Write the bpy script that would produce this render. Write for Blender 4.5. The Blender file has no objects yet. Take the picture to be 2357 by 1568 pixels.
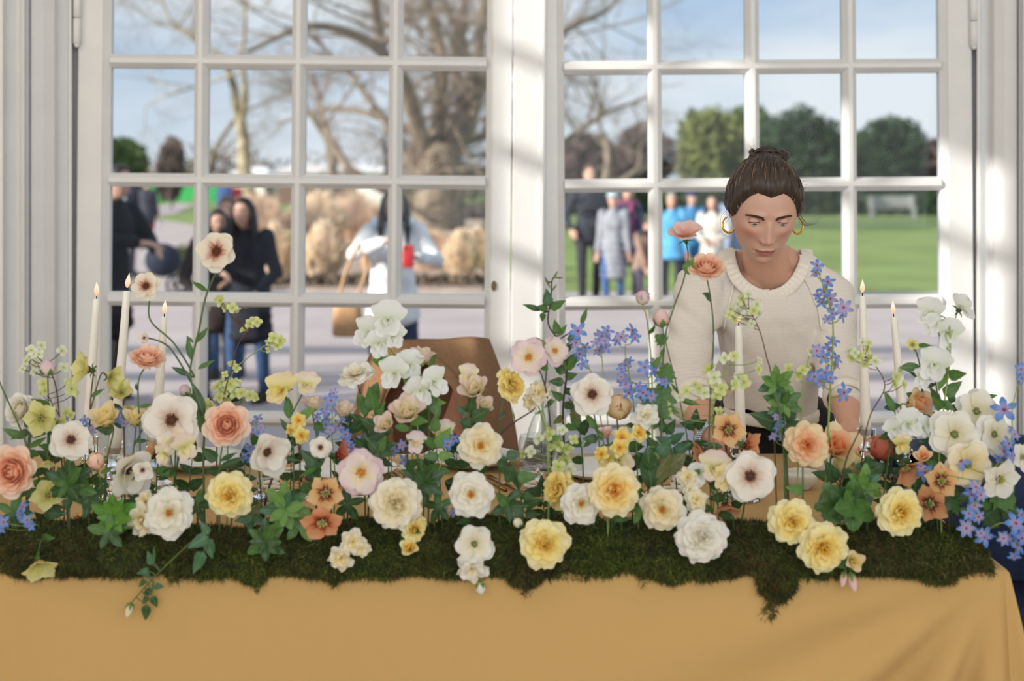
import bpy, bmesh, math, random
import numpy as np
from mathutils import Vector, Matrix, Quaternion, noise as mnoise

random.seed(7)
SC = bpy.context.scene
COL = SC.collection
D2R = math.pi / 180.0

# ------------------------------------------------------------------ camera
F_PX, CX, HZ, CAM_Z = 3274.0, 1178.5, 415.0, 1.406      # focal length in pixels, principal point, eye height
cam_data = bpy.data.cameras.new('camera')
cam = bpy.data.objects.new('camera', cam_data)
COL.objects.link(cam)
cam.location = (0, 0, CAM_Z)
cam.rotation_euler = (math.pi / 2, 0, 0)
cam_data.sensor_width = 36.0
cam_data.lens = F_PX / 2357.0 * 36.0
cam_data.shift_y = (HZ - 784.0) / 2357.0
cam_data.clip_end = 600
cam_data.dof.use_dof = True
cam_data.dof.focus_distance = 3.0
cam_data.dof.aperture_fstop = 3.0
SC.camera = cam
SC.view_settings.view_transform = 'Standard'
SC.view_settings.look = 'None'
SC.view_settings.gamma = 1.0
SC.view_settings.use_curve_mapping = False
SC.view_settings.exposure = 0.0

# ------------------------------------------------------------------ sky, sun, fill lights
world = bpy.data.worlds.new('sky'); SC.world = world
world.use_nodes = True
wn = world.node_tree; wn.nodes.clear()
def wnode(t, **kw):
    n = wn.nodes.new(t)
    for k, v in kw.items(): setattr(n, k, v)
    return n
w_tc = wnode('ShaderNodeTexCoord')
w_sep = wnode('ShaderNodeSeparateXYZ'); wn.links.new(w_tc.outputs['Generated'], w_sep.inputs[0])
w_ramp = wnode('ShaderNodeValToRGB'); wn.links.new(w_sep.outputs['Z'], w_ramp.inputs[0])
cr = w_ramp.color_ramp
cr.elements[0].position = 0.0; cr.elements[0].color = (0.72, 0.81, 0.89, 1)
cr.elements[1].position = 1.0; cr.elements[1].color = (0.20, 0.38, 0.74, 1)
e = cr.elements.new(0.12); e.color = (0.47, 0.63, 0.84, 1)
e = cr.elements.new(0.35); e.color = (0.30, 0.50, 0.82, 1)
w_map = wnode('ShaderNodeMapping'); w_map.inputs['Scale'].default_value = (2.2, 2.2, 7.0)
w_map.inputs['Location'].default_value = (0.35, 0.2, 0.1)
wn.links.new(w_tc.outputs['Generated'], w_map.inputs[0])
w_noi = wnode('ShaderNodeTexNoise'); w_noi.inputs['Scale'].default_value = 1.3
w_noi.inputs['Detail'].default_value = 6; w_noi.inputs['Roughness'].default_value = 0.55
wn.links.new(w_map.outputs[0], w_noi.inputs['Vector'])
w_cr = wnode('ShaderNodeValToRGB'); wn.links.new(w_noi.outputs['Fac'], w_cr.inputs[0])
w_cr.color_ramp.elements[0].position = 0.36; w_cr.color_ramp.elements[0].color = (0, 0, 0, 1)
w_cr.color_ramp.elements[1].position = 0.58; w_cr.color_ramp.elements[1].color = (1, 1, 1, 1)
w_mix = wnode('ShaderNodeMix', data_type='RGBA'); wn.links.new(w_cr.outputs[0], w_mix.inputs['Factor'])
wn.links.new(w_ramp.outputs[0], w_mix.inputs['A']); w_mix.inputs['B'].default_value = (0.86, 0.91, 0.96, 1)
w_bg = wnode('ShaderNodeBackground'); w_bg.inputs['Strength'].default_value = 1.0
wn.links.new(w_mix.outputs['Result'], w_bg.inputs['Color'])
w_out = wnode('ShaderNodeOutputWorld'); wn.links.new(w_bg.outputs[0], w_out.inputs[0])

SUN_DIR = Vector((0.85, 0.45, -0.36)).normalized()      # the way the low winter sun travels
sun_data = bpy.data.lights.new('sun', 'SUN'); sun = bpy.data.objects.new('sun', sun_data); COL.objects.link(sun)
sun_data.energy = 7.6; sun_data.angle = 0.012; sun_data.color = (1.0, 0.93, 0.83)
sun.rotation_euler = SUN_DIR.to_track_quat('-Z', 'Y').to_euler(); sun.location = (-6, -4, 8)

def area(name, loc, aim, sx, sy, energy, color):
    l = bpy.data.lights.new(name, 'AREA'); o = bpy.data.objects.new(name, l); COL.objects.link(o)
    l.shape = 'RECTANGLE'; l.size = sx; l.size_y = sy; l.energy = energy; l.color = color
    o.location = loc; o.rotation_euler = (Vector(aim) - Vector(loc)).to_track_quat('-Z', 'Y').to_euler()
    return o
# added fill lights: a soft cool one behind the camera, a warm one left
area('fill_light_rear', (0.6, -2.6, 2.3), (0.2, 3.6, 1.1), 5.5, 2.6, 132, (0.90, 0.96, 1.0))
area('fill_light_warm', (-3.4, 1.4, 2.6), (-0.9, 4.3, 1.2), 1.0, 1.0, 20, (1.0, 0.80, 0.58))

# ------------------------------------------------------------------ helpers
def P(px, py, d):
    """world point that lies at depth d (metres from the camera) on a given sight line"""
    return Vector(((px - CX) / F_PX * d, d, CAM_Z - (py - HZ) / F_PX * d))

def srgb(r, g, b):
    f = lambda c: (c / 12.92) if c <= 0.04045 else ((c + 0.055) / 1.055) ** 2.4
    return (f(r / 255.0), f(g / 255.0), f(b / 255.0), 1.0)

MATS = {}
def mat(name, col, rough=0.6, var=0.08, scale=30.0, metal=0.0, bump=0.0, bscale=80.0, spec=0.4, sub=0.0, emit=None, estr=0.0,
        trans=0.0, dirt=None, stretch=None):
    """procedural principled material: base colour with fine noise variation, optional bump, translucency"""
    if name in MATS: return MATS[name]
    m = bpy.data.materials.new(name); m.use_nodes = True; nt = m.node_tree; N = nt.nodes; Lk = nt.links
    b = N['Principled BSDF']; out = N['Material Output']
    b.inputs['Roughness'].default_value = rough; b.inputs['Metallic'].default_value = metal
    b.inputs['Specular IOR Level'].default_value = spec
    tc = N.new('ShaderNodeTexCoord')
    vec = tc.outputs['Object']
    if stretch:
        mp = N.new('ShaderNodeMapping'); mp.inputs['Scale'].default_value = stretch
        Lk.new(vec, mp.inputs[0]); vec = mp.outputs[0]
    no = N.new('ShaderNodeTexNoise'); no.inputs['Scale'].default_value = scale; no.inputs['Detail'].default_value = 4
    Lk.new(vec, no.inputs['Vector'])
    rp = N.new('ShaderNodeValToRGB'); Lk.new(no.outputs['Fac'], rp.inputs[0])
    lo = tuple(max(0, c * (1 - var)) for c in col[:3]) + (1,); hi = tuple(min(1, c * (1 + var)) for c in col[:3]) + (1,)
    if dirt: lo = dirt
    rp.color_ramp.elements[0].position = 0.3; rp.color_ramp.elements[0].color = lo
    rp.color_ramp.elements[1].position = 0.7; rp.color_ramp.elements[1].color = hi
    Lk.new(rp.outputs[0], b.inputs['Base Color'])
    if bump:
        n2 = N.new('ShaderNodeTexNoise'); n2.inputs['Scale'].default_value = bscale; n2.inputs['Detail'].default_value = 3
        Lk.new(vec, n2.inputs['Vector'])
        bp = N.new('ShaderNodeBump'); bp.inputs['Strength'].default_value = bump; bp.inputs['Distance'].default_value = 0.004
        Lk.new(n2.outputs['Fac'], bp.inputs['Height']); Lk.new(bp.outputs[0], b.inputs['Normal'])
    if emit:
        b.inputs['Emission Color'].default_value = emit; b.inputs['Emission Strength'].default_value = estr
    if sub:
        b.inputs['Subsurface Weight'].default_value = sub; b.inputs['Subsurface Radius'].default_value = (0.012, 0.005, 0.003)
        b.inputs['Subsurface Scale'].default_value = 1.0
    if trans:
        tr = N.new('ShaderNodeBsdfTranslucent'); Lk.new(rp.outputs[0], tr.inputs['Color'])
        mx = N.new('ShaderNodeMixShader'); mx.inputs[0].default_value = trans
        Lk.new(b.outputs[0], mx.inputs[1]); Lk.new(tr.outputs[0], mx.inputs[2]); Lk.new(mx.outputs[0], out.inputs[0])
    MATS[name] = m
    return m

def glass_mat(name, tint=(0.97, 0.985, 0.99), gloss=0.9, rough=0.0, edge=1.5):
    """thin clear glass: transparent with a fresnel reflection"""
    if name in MATS: return MATS[name]
    m = bpy.data.materials.new(name); m.use_nodes = True; nt = m.node_tree; nt.nodes.clear()
    o = nt.nodes.new('ShaderNodeOutputMaterial'); t = nt.nodes.new('ShaderNodeBsdfTransparent'); g = nt.nodes.new('ShaderNodeBsdfGlossy')
    t.inputs[0].default_value = (*tint, 1); g.inputs['Roughness'].default_value = rough; g.inputs[0].default_value = (gloss, gloss, gloss, 1)
    lw = nt.nodes.new('ShaderNodeLayerWeight'); lw.inputs['Blend'].default_value = .5
    pw = nt.nodes.new('ShaderNodeMath'); pw.operation = 'POWER'; pw.inputs[1].default_value = 4.0; nt.links.new(lw.outputs['Facing'], pw.inputs[0])
    fr = nt.nodes.new('ShaderNodeMath'); fr.operation = 'MULTIPLY_ADD'; fr.inputs[1].default_value = .75; fr.inputs[2].default_value = .045; nt.links.new(pw.outputs[0], fr.inputs[0])
    mx = nt.nodes.new('ShaderNodeMixShader')
    nt.links.new(fr.outputs[0], mx.inputs[0]); nt.links.new(t.outputs[0], mx.inputs[1]); nt.links.new(g.outputs[0], mx.inputs[2])
    nt.links.new(mx.outputs[0], o.inputs[0]); MATS[name] = m
    return m

def new_mesh(name, verts, faces, mats, smooth=True, fmat=None):
    me = bpy.data.meshes.new(name)
    me.from_pydata([tuple(v) for v in verts], [], faces)
    for m in (mats if isinstance(mats, (list, tuple)) else [mats]): me.materials.append(m)
    if smooth: me.polygons.foreach_set('use_smooth', [True] * len(me.polygons))
    if fmat is not None: me.polygons.foreach_set('material_index', fmat)
    me.update()
    return me

def link(name, me, parent=None, loc=None, mw=None):
    o = bpy.data.objects.new(name, me); COL.objects.link(o)
    if parent is not None: o.parent = parent
    if mw is not None: o.matrix_local = mw
    elif loc is not None: o.location = loc
    return o

def empty(name, loc, rotz=0.0):
    o = bpy.data.objects.new(name, None); COL.objects.link(o)
    o.empty_display_size = 0.05; o.location = loc; o.rotation_euler = (0, 0, rotz)
    return o

def tag(o, label=None, cat=None, group=None, kind=None):
    if label: o['label'] = label
    if cat: o['category'] = cat
    if group: o['group'] = group
    if kind: o['kind'] = kind
    return o

def thing(name, label, cat, loc=(0, 0, 0), rotz=0.0, group=None):
    return tag(empty(name, loc, rotz), label, cat, group)

class MB:
    """collects shapes into one mesh"""
    def __init__(s): s.v = []; s.f = []; s.m = []
    def add(s, v, f, mi=0):
        b = len(s.v); s.v.extend(Vector(p) for p in v); s.f.extend(tuple(i + b for i in q) for q in f); s.m.extend([mi] * len(f)); return s
    def box(s, x0, x1, y0, y1, z0, z1, mi=0, bev=0.0):
        if bev <= 0:
            v = [(x, y, z) for x in (x0, x1) for y in (y0, y1) for z in (z0, z1)]
            f = [(0, 1, 3, 2), (4, 6, 7, 5), (0, 4, 5, 1), (2, 3, 7, 6), (0, 2, 6, 4), (1, 5, 7, 3)]
            return s.add(v, f, mi)
        bm = bmesh.new(); bmesh.ops.create_cube(bm, size=1)
        for q in bm.verts:
            q.co = ((x0 + x1) / 2 + q.co.x * (x1 - x0), (y0 + y1) / 2 + q.co.y * (y1 - y0), (z0 + z1) / 2 + q.co.z * (z1 - z0))
        bmesh.ops.bevel(bm, geom=bm.edges[:], offset=bev, segments=2, profile=0.5, affect='EDGES')
        bm.verts.index_update(); s.bm(bm, mi); bm.free(); return s
    def bm(s, bm, mi=0):
        bm.verts.index_update()
        s.add([q.co.copy() for q in bm.verts], [[q.index for q in f.verts] for f in bm.faces], mi)
    def tube(s, pts, rad, n=6, mi=0, cap=True):
        pts = [Vector(p) for p in pts]; k = len(pts)
        if not isinstance(rad, (list, tuple)): rad = [rad] * k
        v, f = [], []; up = None
        for i, p in enumerate(pts):
            t = (pts[min(i + 1, k - 1)] - pts[max(i - 1, 0)])
            t = t.normalized() if t.length > 1e-9 else Vector((0, 0, 1))
            if up is None:
                up = Vector((1, 0, 0)) if abs(t.x) < 0.8 else Vector((0, 1, 0))
            a = t.cross(up)
            a = a.normalized() if a.length > 1e-6 else t.orthogonal().normalized()
            b = a.cross(t).normalized(); up = b
            up = b
            for j in range(n):
                w = 2 * math.pi * j / n
                v.append(p + (a * math.cos(w) + b * math.sin(w)) * rad[i])
        for i in range(k - 1):
            for j in range(n):
                f.append((i * n + j, i * n + (j + 1) % n, (i + 1) * n + (j + 1) % n, (i + 1) * n + j))
        if cap:
            f.append(tuple(range(n - 1, -1, -1))); f.append(tuple((k - 1) * n + j for j in range(n)))
        return s.add(v, f, mi)
    def lathe(s, prof, n=24, mi=0, c=(0, 0, 0), cap=False, flute=None):
        v, f = [], []; k = len(prof); c = Vector(c)
        for (r, z) in prof:
            for j in range(n):
                w = 2 * math.pi * j / n
                rr = r * (1 + (flute(j, n, z) if flute else 0))
                v.append(c + Vector((rr * math.cos(w), rr * math.sin(w), z)))
        for i in range(k - 1):
            for j in range(n):
                f.append((i * n + j, i * n + (j + 1) % n, (i + 1) * n + (j + 1) % n, (i + 1) * n + j))
        if cap:
            f.append(tuple(range(n - 1, -1, -1))); f.append(tuple((k - 1) * n + j for j in range(n)))
        return s.add(v, f, mi)
    def ball(s, c, r, n=12, m=8, mi=0):
        """ellipsoid; r a number or a triple"""
        r = (r, r, r) if not isinstance(r, (list, tuple, Vector)) else r
        c = Vector(c); v = [c + Vector((0, 0, -r[2]))]; f = []
        for i in range(1, m):
            a = -math.pi / 2 + math.pi * i / m
            for j in range(n):
                w = 2 * math.pi * j / n
                v.append(c + Vector((r[0] * math.cos(a) * math.cos(w), r[1] * math.cos(a) * math.sin(w), r[2] * math.sin(a))))
        v.append(c + Vector((0, 0, r[2]))); top = len(v) - 1
        for j in range(n): f.append((0, 1 + (j + 1) % n, 1 + j))
        for i in range(m - 2):
            for j in range(n):
                f.append((1 + i * n + j, 1 + i * n + (j + 1) % n, 1 + (i + 1) * n + (j + 1) % n, 1 + (i + 1) * n + j))
        b = 1 + (m - 2) * n
        for j in range(n): f.append((b + j, b + (j + 1) % n, top))
        return s.add(v, f, mi)
    def limb(s, pts, rad, n=12, mi=0, sq=1.0):
        """tapered limb with round ends"""
        pts = [Vector(p) for p in pts]
        s.tube(pts, rad, n, mi)
        for p, r in zip(pts, rad): s.ball(p, r, n, 8, mi)
        return s
    def build(s, name, mats, parent=None, loc=None, smooth=True):
        me = new_mesh(name, s.v, s.f, mats, smooth, s.m if isinstance(mats, (list, tuple)) else None)
        return link(name, me, parent, loc)
    def mesh(s, name, mats, smooth=True):
        return new_mesh(name, s.v, s.f, mats, smooth, s.m if isinstance(mats, (list, tuple)) else None)

def sharp(o, ang=35):
    """smooth faces but keep the hard edges of boxes"""
    o.data.set_sharp_from_angle(angle=ang * D2R)
    return o

def catmull(pts, n=6):
    pts = [Vector(p) for p in pts]
    if len(pts) < 3:
        return [pts[0].lerp(pts[-1], i / n) for i in range(n + 1)]
    q = [pts[0] * 2 - pts[1]] + pts + [pts[-1] * 2 - pts[-2]]; out = []
    for i in range(1, len(q) - 2):
        a, b, c, d = q[i - 1], q[i], q[i + 1], q[i + 2]
        for k in range(n):
            t = k / n
            out.append(0.5 * ((2 * b) + (c - a) * t + (2 * a - 5 * b + 4 * c - d) * t * t + (3 * b - a - 3 * c + d) * t ** 3))
    out.append(pts[-1]); return out

def voxel(mb, size, smooth_it=4, name='blob', fac=0.5):
    """fuses the collected shapes into one continuous skin"""
    me = new_mesh(name, mb.v, mb.f, MATS.get('skin') or mat('skin', (0.6, 0.36, 0.27, 1)))
    o = bpy.data.objects.new(name, me); COL.objects.link(o)
    r = o.modifiers.new('r', 'REMESH'); r.mode = 'VOXEL'; r.voxel_size = size; r.use_smooth_shade = True
    if smooth_it:
        q = o.modifiers.new('s', 'SMOOTH'); q.iterations = smooth_it; q.factor = fac
    dg = bpy.context.evaluated_depsgraph_get(); dg.update()
    ne = bpy.data.meshes.new_from_object(o.evaluated_get(dg))
    ne.polygons.foreach_set('use_smooth', [True] * len(ne.polygons))
    bpy.data.objects.remove(o); bpy.data.meshes.remove(me)
    ne.name = name
    return ne

def verts_of(me):
    a = np.empty(len(me.vertices) * 3); me.vertices.foreach_get('co', a); return a.reshape(-1, 3)
def set_verts(me, a):
    me.vertices.foreach_set('co', a.astype(np.float32).ravel()); me.update()
# ================================================================== the room
WY = 4.40                                              # inner face of the glazed doors
wx = lambda px, d=WY: (px - CX) / F_PX * d
wz = lambda py, d=WY: CAM_Z - (py - HZ) / F_PX * d
M_paint = mat('white_gloss_paint', srgb(230, 230, 230), 0.42, 0.03, 9, bump=0.05, bscale=60, spec=0.45)
M_paint_out = mat('white_paint_outside', srgb(232, 234, 236), 0.5, 0.03, 9)
M_gap = mat('dark_joint', srgb(40, 38, 36), 0.9)
M_floor = mat('pale_stone_floor', srgb(196, 178, 152), 0.5, 0.12, 3.0, bump=0.1)
M_wall = mat('cream_wall_paint', srgb(226, 218, 204), 0.7, 0.03, 5)
M_ceil = mat('white_ceiling_paint', srgb(240, 238, 232), 0.8, 0.02, 5)
M_rust = mat('aged_brass', srgb(120, 96, 66), 0.45, 0.4, 90, metal=0.7)
M_pane = glass_mat('window_glass', (0.965, 0.98, 0.985), 0.15)

X0, X1, YB, ZC = -4.0, 4.4, -3.4, 4.0
def struct(name, mb, m, parent=None, smooth=False, label=None):
    o = mb.build(name, m, parent, smooth=smooth)
    if parent is None: o['kind'] = 'structure'
    if label: o['label'] = label
    return o
struct('floor', MB().box(X0, X1, YB, 4.62, -0.12, 0.0), M_floor, label='pale stone floor of the garden room')
struct('ceiling', MB().box(X0 - .2, X1 + .2, YB - .2, 4.7, ZC, ZC + .15), M_ceil)
# left wall with a high window that lets the sun in towards the doors
wl = MB()
WYa, WYb, WZa, WZb = 1.30, 2.30, 2.28, 3.85
wl.box(X0 - .2, X0, YB, WYa, 0, ZC).box(X0 - .2, X0, WYb, 4.6, 0, ZC).box(X0 - .2, X0, WYa, WYb, 0, WZa).box(X0 - .2, X0, WYa, WYb, WZb, ZC)
struct('wall_left', wl, M_wall)
wf = MB()
for k in range(1, 3):
    y = WYa + (WYb - WYa) * k / 3; wf.box(X0 - .12, X0 - .07, y - .022, y + .022, WZa, WZb)
for k in range(1, 5):
    z = WZa + (WZb - WZa) * k / 5; wf.box(X0 - .12, X0 - .07, WYa, WYb, z - .022, z + .022)
o = struct('window_1', wf, M_paint)
struct('pane', MB().box(X0 - .1, X0 - .094, WYa, WYb, WZa, WZb), glass_mat('dimming_window_glass', (.76, .77, .78), .3), o)  # grey tint added to the pane to weaken the sun streaks on the doors
struct('wall_right', MB().box(X1, X1 + .2, YB, 4.6, 0, ZC), M_wall)
# rear side: tall glazed openings between slim posts
wr = MB(); wr.box(X0, X1, YB - .15, YB, 3.1, ZC).box(X0, X1, YB - .15, YB, 0, 0.25)
for k in range(6):
    x = X0 + (X1 - X0) * k / 5; wr.box(x - .07, x + .07, YB - .15, YB, 0.25, 3.1)
struct('wall_rear', wr, M_paint)
# window wall beside and above the doors
DTOP = 2.52
wb = MB()
wb.box(X0, wx(-60, 4.22), 4.22, 4.6, 0, ZC).box(wx(2480, 4.22), X1, 4.22, 4.6, 0, ZC)
wb.box(wx(-60, 4.22), wx(2480, 4.22), 4.36, 4.6, DTOP + .06, ZC)
struct('wall_back', wb, M_paint)

def casing(name, prof, label):
    mb = MB(); pts = [(wx(px, y), y) for px, y in prof]; n = len(pts)
    v = [(x, y, z) for z in (0, DTOP + .08) for x, y in pts]
    f = [(i, i + 1, n + i + 1, n + i) for i in range(n - 1)]
    mb.add(v, f); e_ = .03 if pts[-1][0] > pts[0][0] else -.03
    mb.box(min(pts[0][0], pts[-1][0] + e_), max(pts[0][0], pts[-1][0] + e_), 4.455, 4.6, 0, DTOP + .08)
    return struct(name, mb, M_paint, label=label)
profL = [(-64, 4.22), (6, 4.22), (12, 4.262), (14, 4.27), (44, 4.262), (48, 4.244), (51, 4.240), (56, 4.244), (58, 4.262), (60, 4.272), (65, 4.268), (67, 4.31),
         (70, 4.315), (72, 4.300), (100, 4.318), (124, 4.342), (128, 4.352), (131, 4.388), (134, 4.392), (156, 4.39), (157.5, 4.380), (164.5, 4.380), (166, 4.390), (167, 4.402)]
casing('trim_1', profL, 'cream moulded casing at the left of the doors')
profR = [(2247 + (167 - px) * 0.98, y) for px, y in profL]
casing('trim_2', profR, 'white moulded casing at the right of the doors, streaked with sun')
struct('trim_3', MB().box(wx(150), wx(2265), 4.37, 4.6, DTOP + .003, DTOP + .12), M_paint)

# one glazing bar: narrow inner face, splayed sides down to the glass, square outside
def bar_mesh(name, L):
    sec = [(-.006, .0), (.006, .0), (.0095, .004), (.0215, .021), (.0215, .050), (-.0215, .050), (-.0215, .021), (-.0095, .004)]
    v = [(x, y, z) for z in (0, L) for x, y in sec]; n = len(sec)
    f = [(i, (i + 1) % n, n + (i + 1) % n, n + i) for i in range(n)] + [tuple(range(n - 1, -1, -1)), tuple(range(n, 2 * n))]
    me = new_mesh(name, v, f, M_paint, smooth=False); return me

def door(name, xh, xe, cols, rows, sag, glassL, glassR, label):
    """a leaf hung at px xh, free edge px xe; glazing bars at px cols and heights rows"""
    root = MB(); hx = wx(xh); L = lambda px: wx(px) - hx
    zb, zt = 0.01, DTOP - .005
    y0, y1 = WY, WY + .05
    a, b = sorted((L(xh), L(xe))); gl, gr = L(glassL), L(glassR)
    zr0, zr1 = wz(1238), DTOP - .09                    # top of bottom rail, underside of top rail
    def splay(xa, xb):                                 # stile from xa to xb, splayed on the glass side xb
        s = 1 if xb > xa else -1
        sec = [(xa, 0), (xb - s * .022, 0), (xb - s * .018, .005), (xb, .021), (xb, .05), (xa, .05)]
        v = [(x, WY + y, z) for z in (zb, zt) for x, y in sec]; n = 6
        f = [(i, (i + 1) % n, n + (i + 1) % n, n + i) for i in range(n)] + [tuple(range(n)), tuple(range(n, 2 * n))]
        return v, f
    root.add(*splay(a, gl)); root.add(*splay(b, gr))
    root.box(gl, gr, y0, y1, zb, zr0).box(gl, gr, y0, y1, zr1, zt)
    d = struct(name, root, M_paint, label=label)
    d.location = (hx, 0, 0); d.rotation_euler = (0, sag * D2R, 0)
    zs = [wz(r) for r in rows]
    vm = bar_mesh('muntin', zr1 - zr0)
    for c in cols:
        link('muntin', vm, d, (L(c), WY + .0006, zr0))
    hm = bar_mesh('muntin', gr - gl)
    for z in zs:
        o = link('muntin', hm, d); o.matrix_local = Matrix.Translation((gl, WY, z)) @ Matrix.Rotation(math.pi / 2, 4, 'Y')
    xs = [gl] + [L(c) for c in cols] + [gr]; zz = [zr0] + sorted(zs) + [zr1]
    for i in range(4):
        for j in range(len(zz) - 1):
            m = MB().box(xs[i] + .001, xs[i + 1] - .001, WY + .032, WY + .035, zz[j] + .001, zz[j + 1] - .001)
            o = m.build('pane', M_pane, d, smooth=False)
    return d
d1 = door('door_1', 169, 1167, (449, 674.5, 898.5), (-136, 138, 413, 688, 964), 0.50, 240, 1108, 'white glazed door leaf on the left')
d2 = door('door_2', 2245, 1252, (1517, 1742.5, 1967), (-124, 149, 422, 694, 967), -0.38, 1307, 2175, 'white glazed door leaf on the right, sunlit')
# meeting strip on the left leaf
mb = MB().box(wx(1170) - d1.location.x, wx(1246) - d1.location.x, WY - .020, WY - .001, .012, DTOP - .01, bev=.003)
mb.box(wx(1232) - d1.location.x, wx(1242) - d1.location.x, WY - .026, WY - .019, .012, DTOP - .01, bev=.002)
o = struct('meeting_strip', mb, M_paint, d1)
struct('joint', MB().box(wx(1246.5) - d1.location.x, wx(1251.5) - d1.location.x, WY + .012, WY + .02, .012, DTOP - .01), M_gap, d1)
# keyhole plate
kp = MB(); bm = bmesh.new(); bmesh.ops.create_cone(bm, cap_ends=True, segments=20, radius1=.0085, radius2=.008, depth=.004)
bmesh.ops.transform(bm, matrix=Matrix.Translation((wx(1130) - d1.location.x, WY - .002, wz(650))) @ Matrix.Diagonal((1, 1, 1.9, 1)) @ Matrix.Rotation(math.pi / 2, 4, 'X'), verts=bm.verts)
kp.bm(bm); bm.free(); struct('keyhole_plate', kp, M_rust, d1, label='aged brass keyhole plate')
kp = MB(); kp.ball((wx(1137) - d1.location.x, WY, wz(827)), (.004, .004, .006)); struct('screw', kp, M_rust, d1)
# knuckle hinges
def hinge(d, px, py0, py1, k):
    mb = MB(); x = wx(px) - d.location.x; z1, z0 = wz(py0), wz(py1); n = 3
    for i in range(n):
        a, b = z0 + (z1 - z0) * i / n, z0 + (z1 - z0) * (i + 1) / n - .0015
        mb.lathe([(0.0, a), (.0095, a + .0012), (.0125, a + .003), (.0125, b - .002), (.011, b), (0, b)], 14, c=(x, WY - .012, 0))
    mb.ball((x, WY - .012, z0 - .002), (.009, .009, .008))
    return struct('hinge', mb, M_paint, d, smooth=True)
hinge(d1, 168, -80, 103, 0); hinge(d2, 2248, -70, 108, 1)
for d, px in ((d1, 168), (d2, 2248)):
    hinge(d, px, 1100, 1250, 0)

# outside of the building: facade, parapet and roof rails that shade the forecourt
M_fac = mat('pale_render', srgb(214, 210, 200), 0.8, 0.05, 4)
mb = MB(); mb.box(-32, X0 - .2, 4.25, 4.7, -.2, ZC + .2); mb.box(X1 + .2, 8, 4.25, 4.7, -.2, ZC + .2); mb.box(-32, 8, 4.6, 4.72, 3.1, 4.42)
mb.box(X0 - .2, X1 + .2, 4.25, 4.62, -.2, -.12)
struct('wall_facade', mb, M_fac)
mb = MB(); mb.box(-32, 8, 4.6, 4.72, 5.22, 5.52).box(-32, 8, 4.6, 4.72, 6.62, 7.02)
for k in range(11): mb.box(-32 + 4 * k - .05, -32 + 4 * k + .05, 4.62, 4.70, 4.4, 7.0)
struct('trim_4', mb, M_fac)
# ================================================================== outside the doors
GZ = -0.20
def G(px, d): return Vector(((px - CX) / F_PX * d, d, GZ))
def gd(py): return (CAM_Z - GZ) * F_PX / (py - HZ)       # depth of the ground seen at image height py
M_pave = mat('resin_bound_path', srgb(186, 172, 168), 0.85, 0.10, 1.2, bump=0.2, bscale=200)
M_lawn = mat('mown_lawn', srgb(128, 146, 78), 0.9, 0.22, 0.5, bump=0.6, bscale=120)
M_soil = mat('mulched_soil', srgb(178, 156, 138), 0.95, 0.3, 3)
def ground_sheet(name, pts, z, m, label=None):
    mb = MB(); n = len(pts)
    v = [(p[0], p[1], z) for p in pts] + [(p[0], p[1], z - .03) for p in pts]
    f = [tuple(range(n))] + [tuple((i, n + i, n + (i + 1) % n, (i + 1) % n)) for i in range(n)]
    return struct(name, mb.add(v, f), m, label=label)
ground_sheet('ground', [(-90, 4.5), (90, 4.5), (90, 230), (-90, 230)], GZ - .03, M_lawn, 'green park lawn seen through the doors')
def gp(*pp): return [tuple(G(px, gd(py)))[:2] for px, py in pp]
ground_sheet('pavement', [(-60, 4.7), (60, 4.7), (60, gd(672)), (G(1290, gd(672)).x, gd(672)), (G(1100, gd(668)).x, gd(668)), (G(560, gd(650)).x, gd(650)),
                          (G(470, gd(640)).x, gd(628)), (-60, gd(628))], GZ, M_pave, 'pale path in front of the doors with bars of shadow')
ground_sheet('pavement', gp((150, 700), (470, 660), (560, 560), (650, 520), (440, 517), (330, 500), (405, 492), (450, 470), (400, 468), (330, 478), (250, 560), (150, 600)), GZ + .004, M_pave,
             'branch path leading away at the left')
ground_sheet('flower_bed', gp((545, 668), (1112, 672), (1112, 505), (560, 500)), GZ + .02, M_soil, 'soil bed of the ornamental grasses')

rng = np.random.default_rng(11)
def blades(mb_v, mb_f, base, n, h, spread, lean, w):
    pass
def grass_clump(px, py, hpx, wpx, m, label, group, seed, plume=False):
    """one clump: several hundred arching blades from one crown"""
    d = gd(py); c = G(px, d); h = hpx * d / F_PX; r = wpx * d / F_PX / 2
    rg = np.random.default_rng(seed); v, f = [], []
    n = 1200
    for i in range(n):
        a = rg.uniform(0, 2 * math.pi); q = rg.uniform(0, 1) ** 0.55
        dx, dy = math.cos(a), math.sin(a); b0 = .62 * r * q; out = r * (.15 + .42 * q) * rg.uniform(.5, 1.2)
        hh = h * (0.55 + 0.45 * rg.random()) * (1 - .30 * q * q)
        w = .016 + .022 * rg.random(); px_, py_ = -dy * w, dx * w; k = len(v)
        for t in (0, .45, .8, 1.0):
            o = b0 + out * t ** 1.6; z = hh * (t - 0.22 * q * t ** 3)
            s = (1.08 - t) ** .3 * (1.0 if not plume else (.8 + 1.4 * math.exp(-((t - .8) / .2) ** 2)))
            v.append((dx * o + px_ * s, dy * o + py_ * s, z)); v.append((dx * o - px_ * s, dy * o - py_ * s, z))
        for t in range(3): f.append((k + 2 * t, k + 2 * t + 1, k + 2 * t + 3, k + 2 * t + 2))
    me = new_mesh('ornamental_grass', v, f, m); o = link('ornamental_grass', me, None, (c.x, c.y, GZ + .02))
    return tag(o, label, 'grass', group)
M_gr1 = mat('dry_grass_blond', srgb(240, 222, 196), 0.8, 0.10, 6, trans=0.45)
M_gr2 = mat('dry_grass_tan', srgb(230, 206, 182), 0.8, 0.14, 6, trans=0.45)
M_gr3 = mat('grass_green_tan', srgb(200, 190, 150), 0.8, 0.25, 6, trans=0.45)
GR = 'ornamental grasses in the bed outside'
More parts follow.
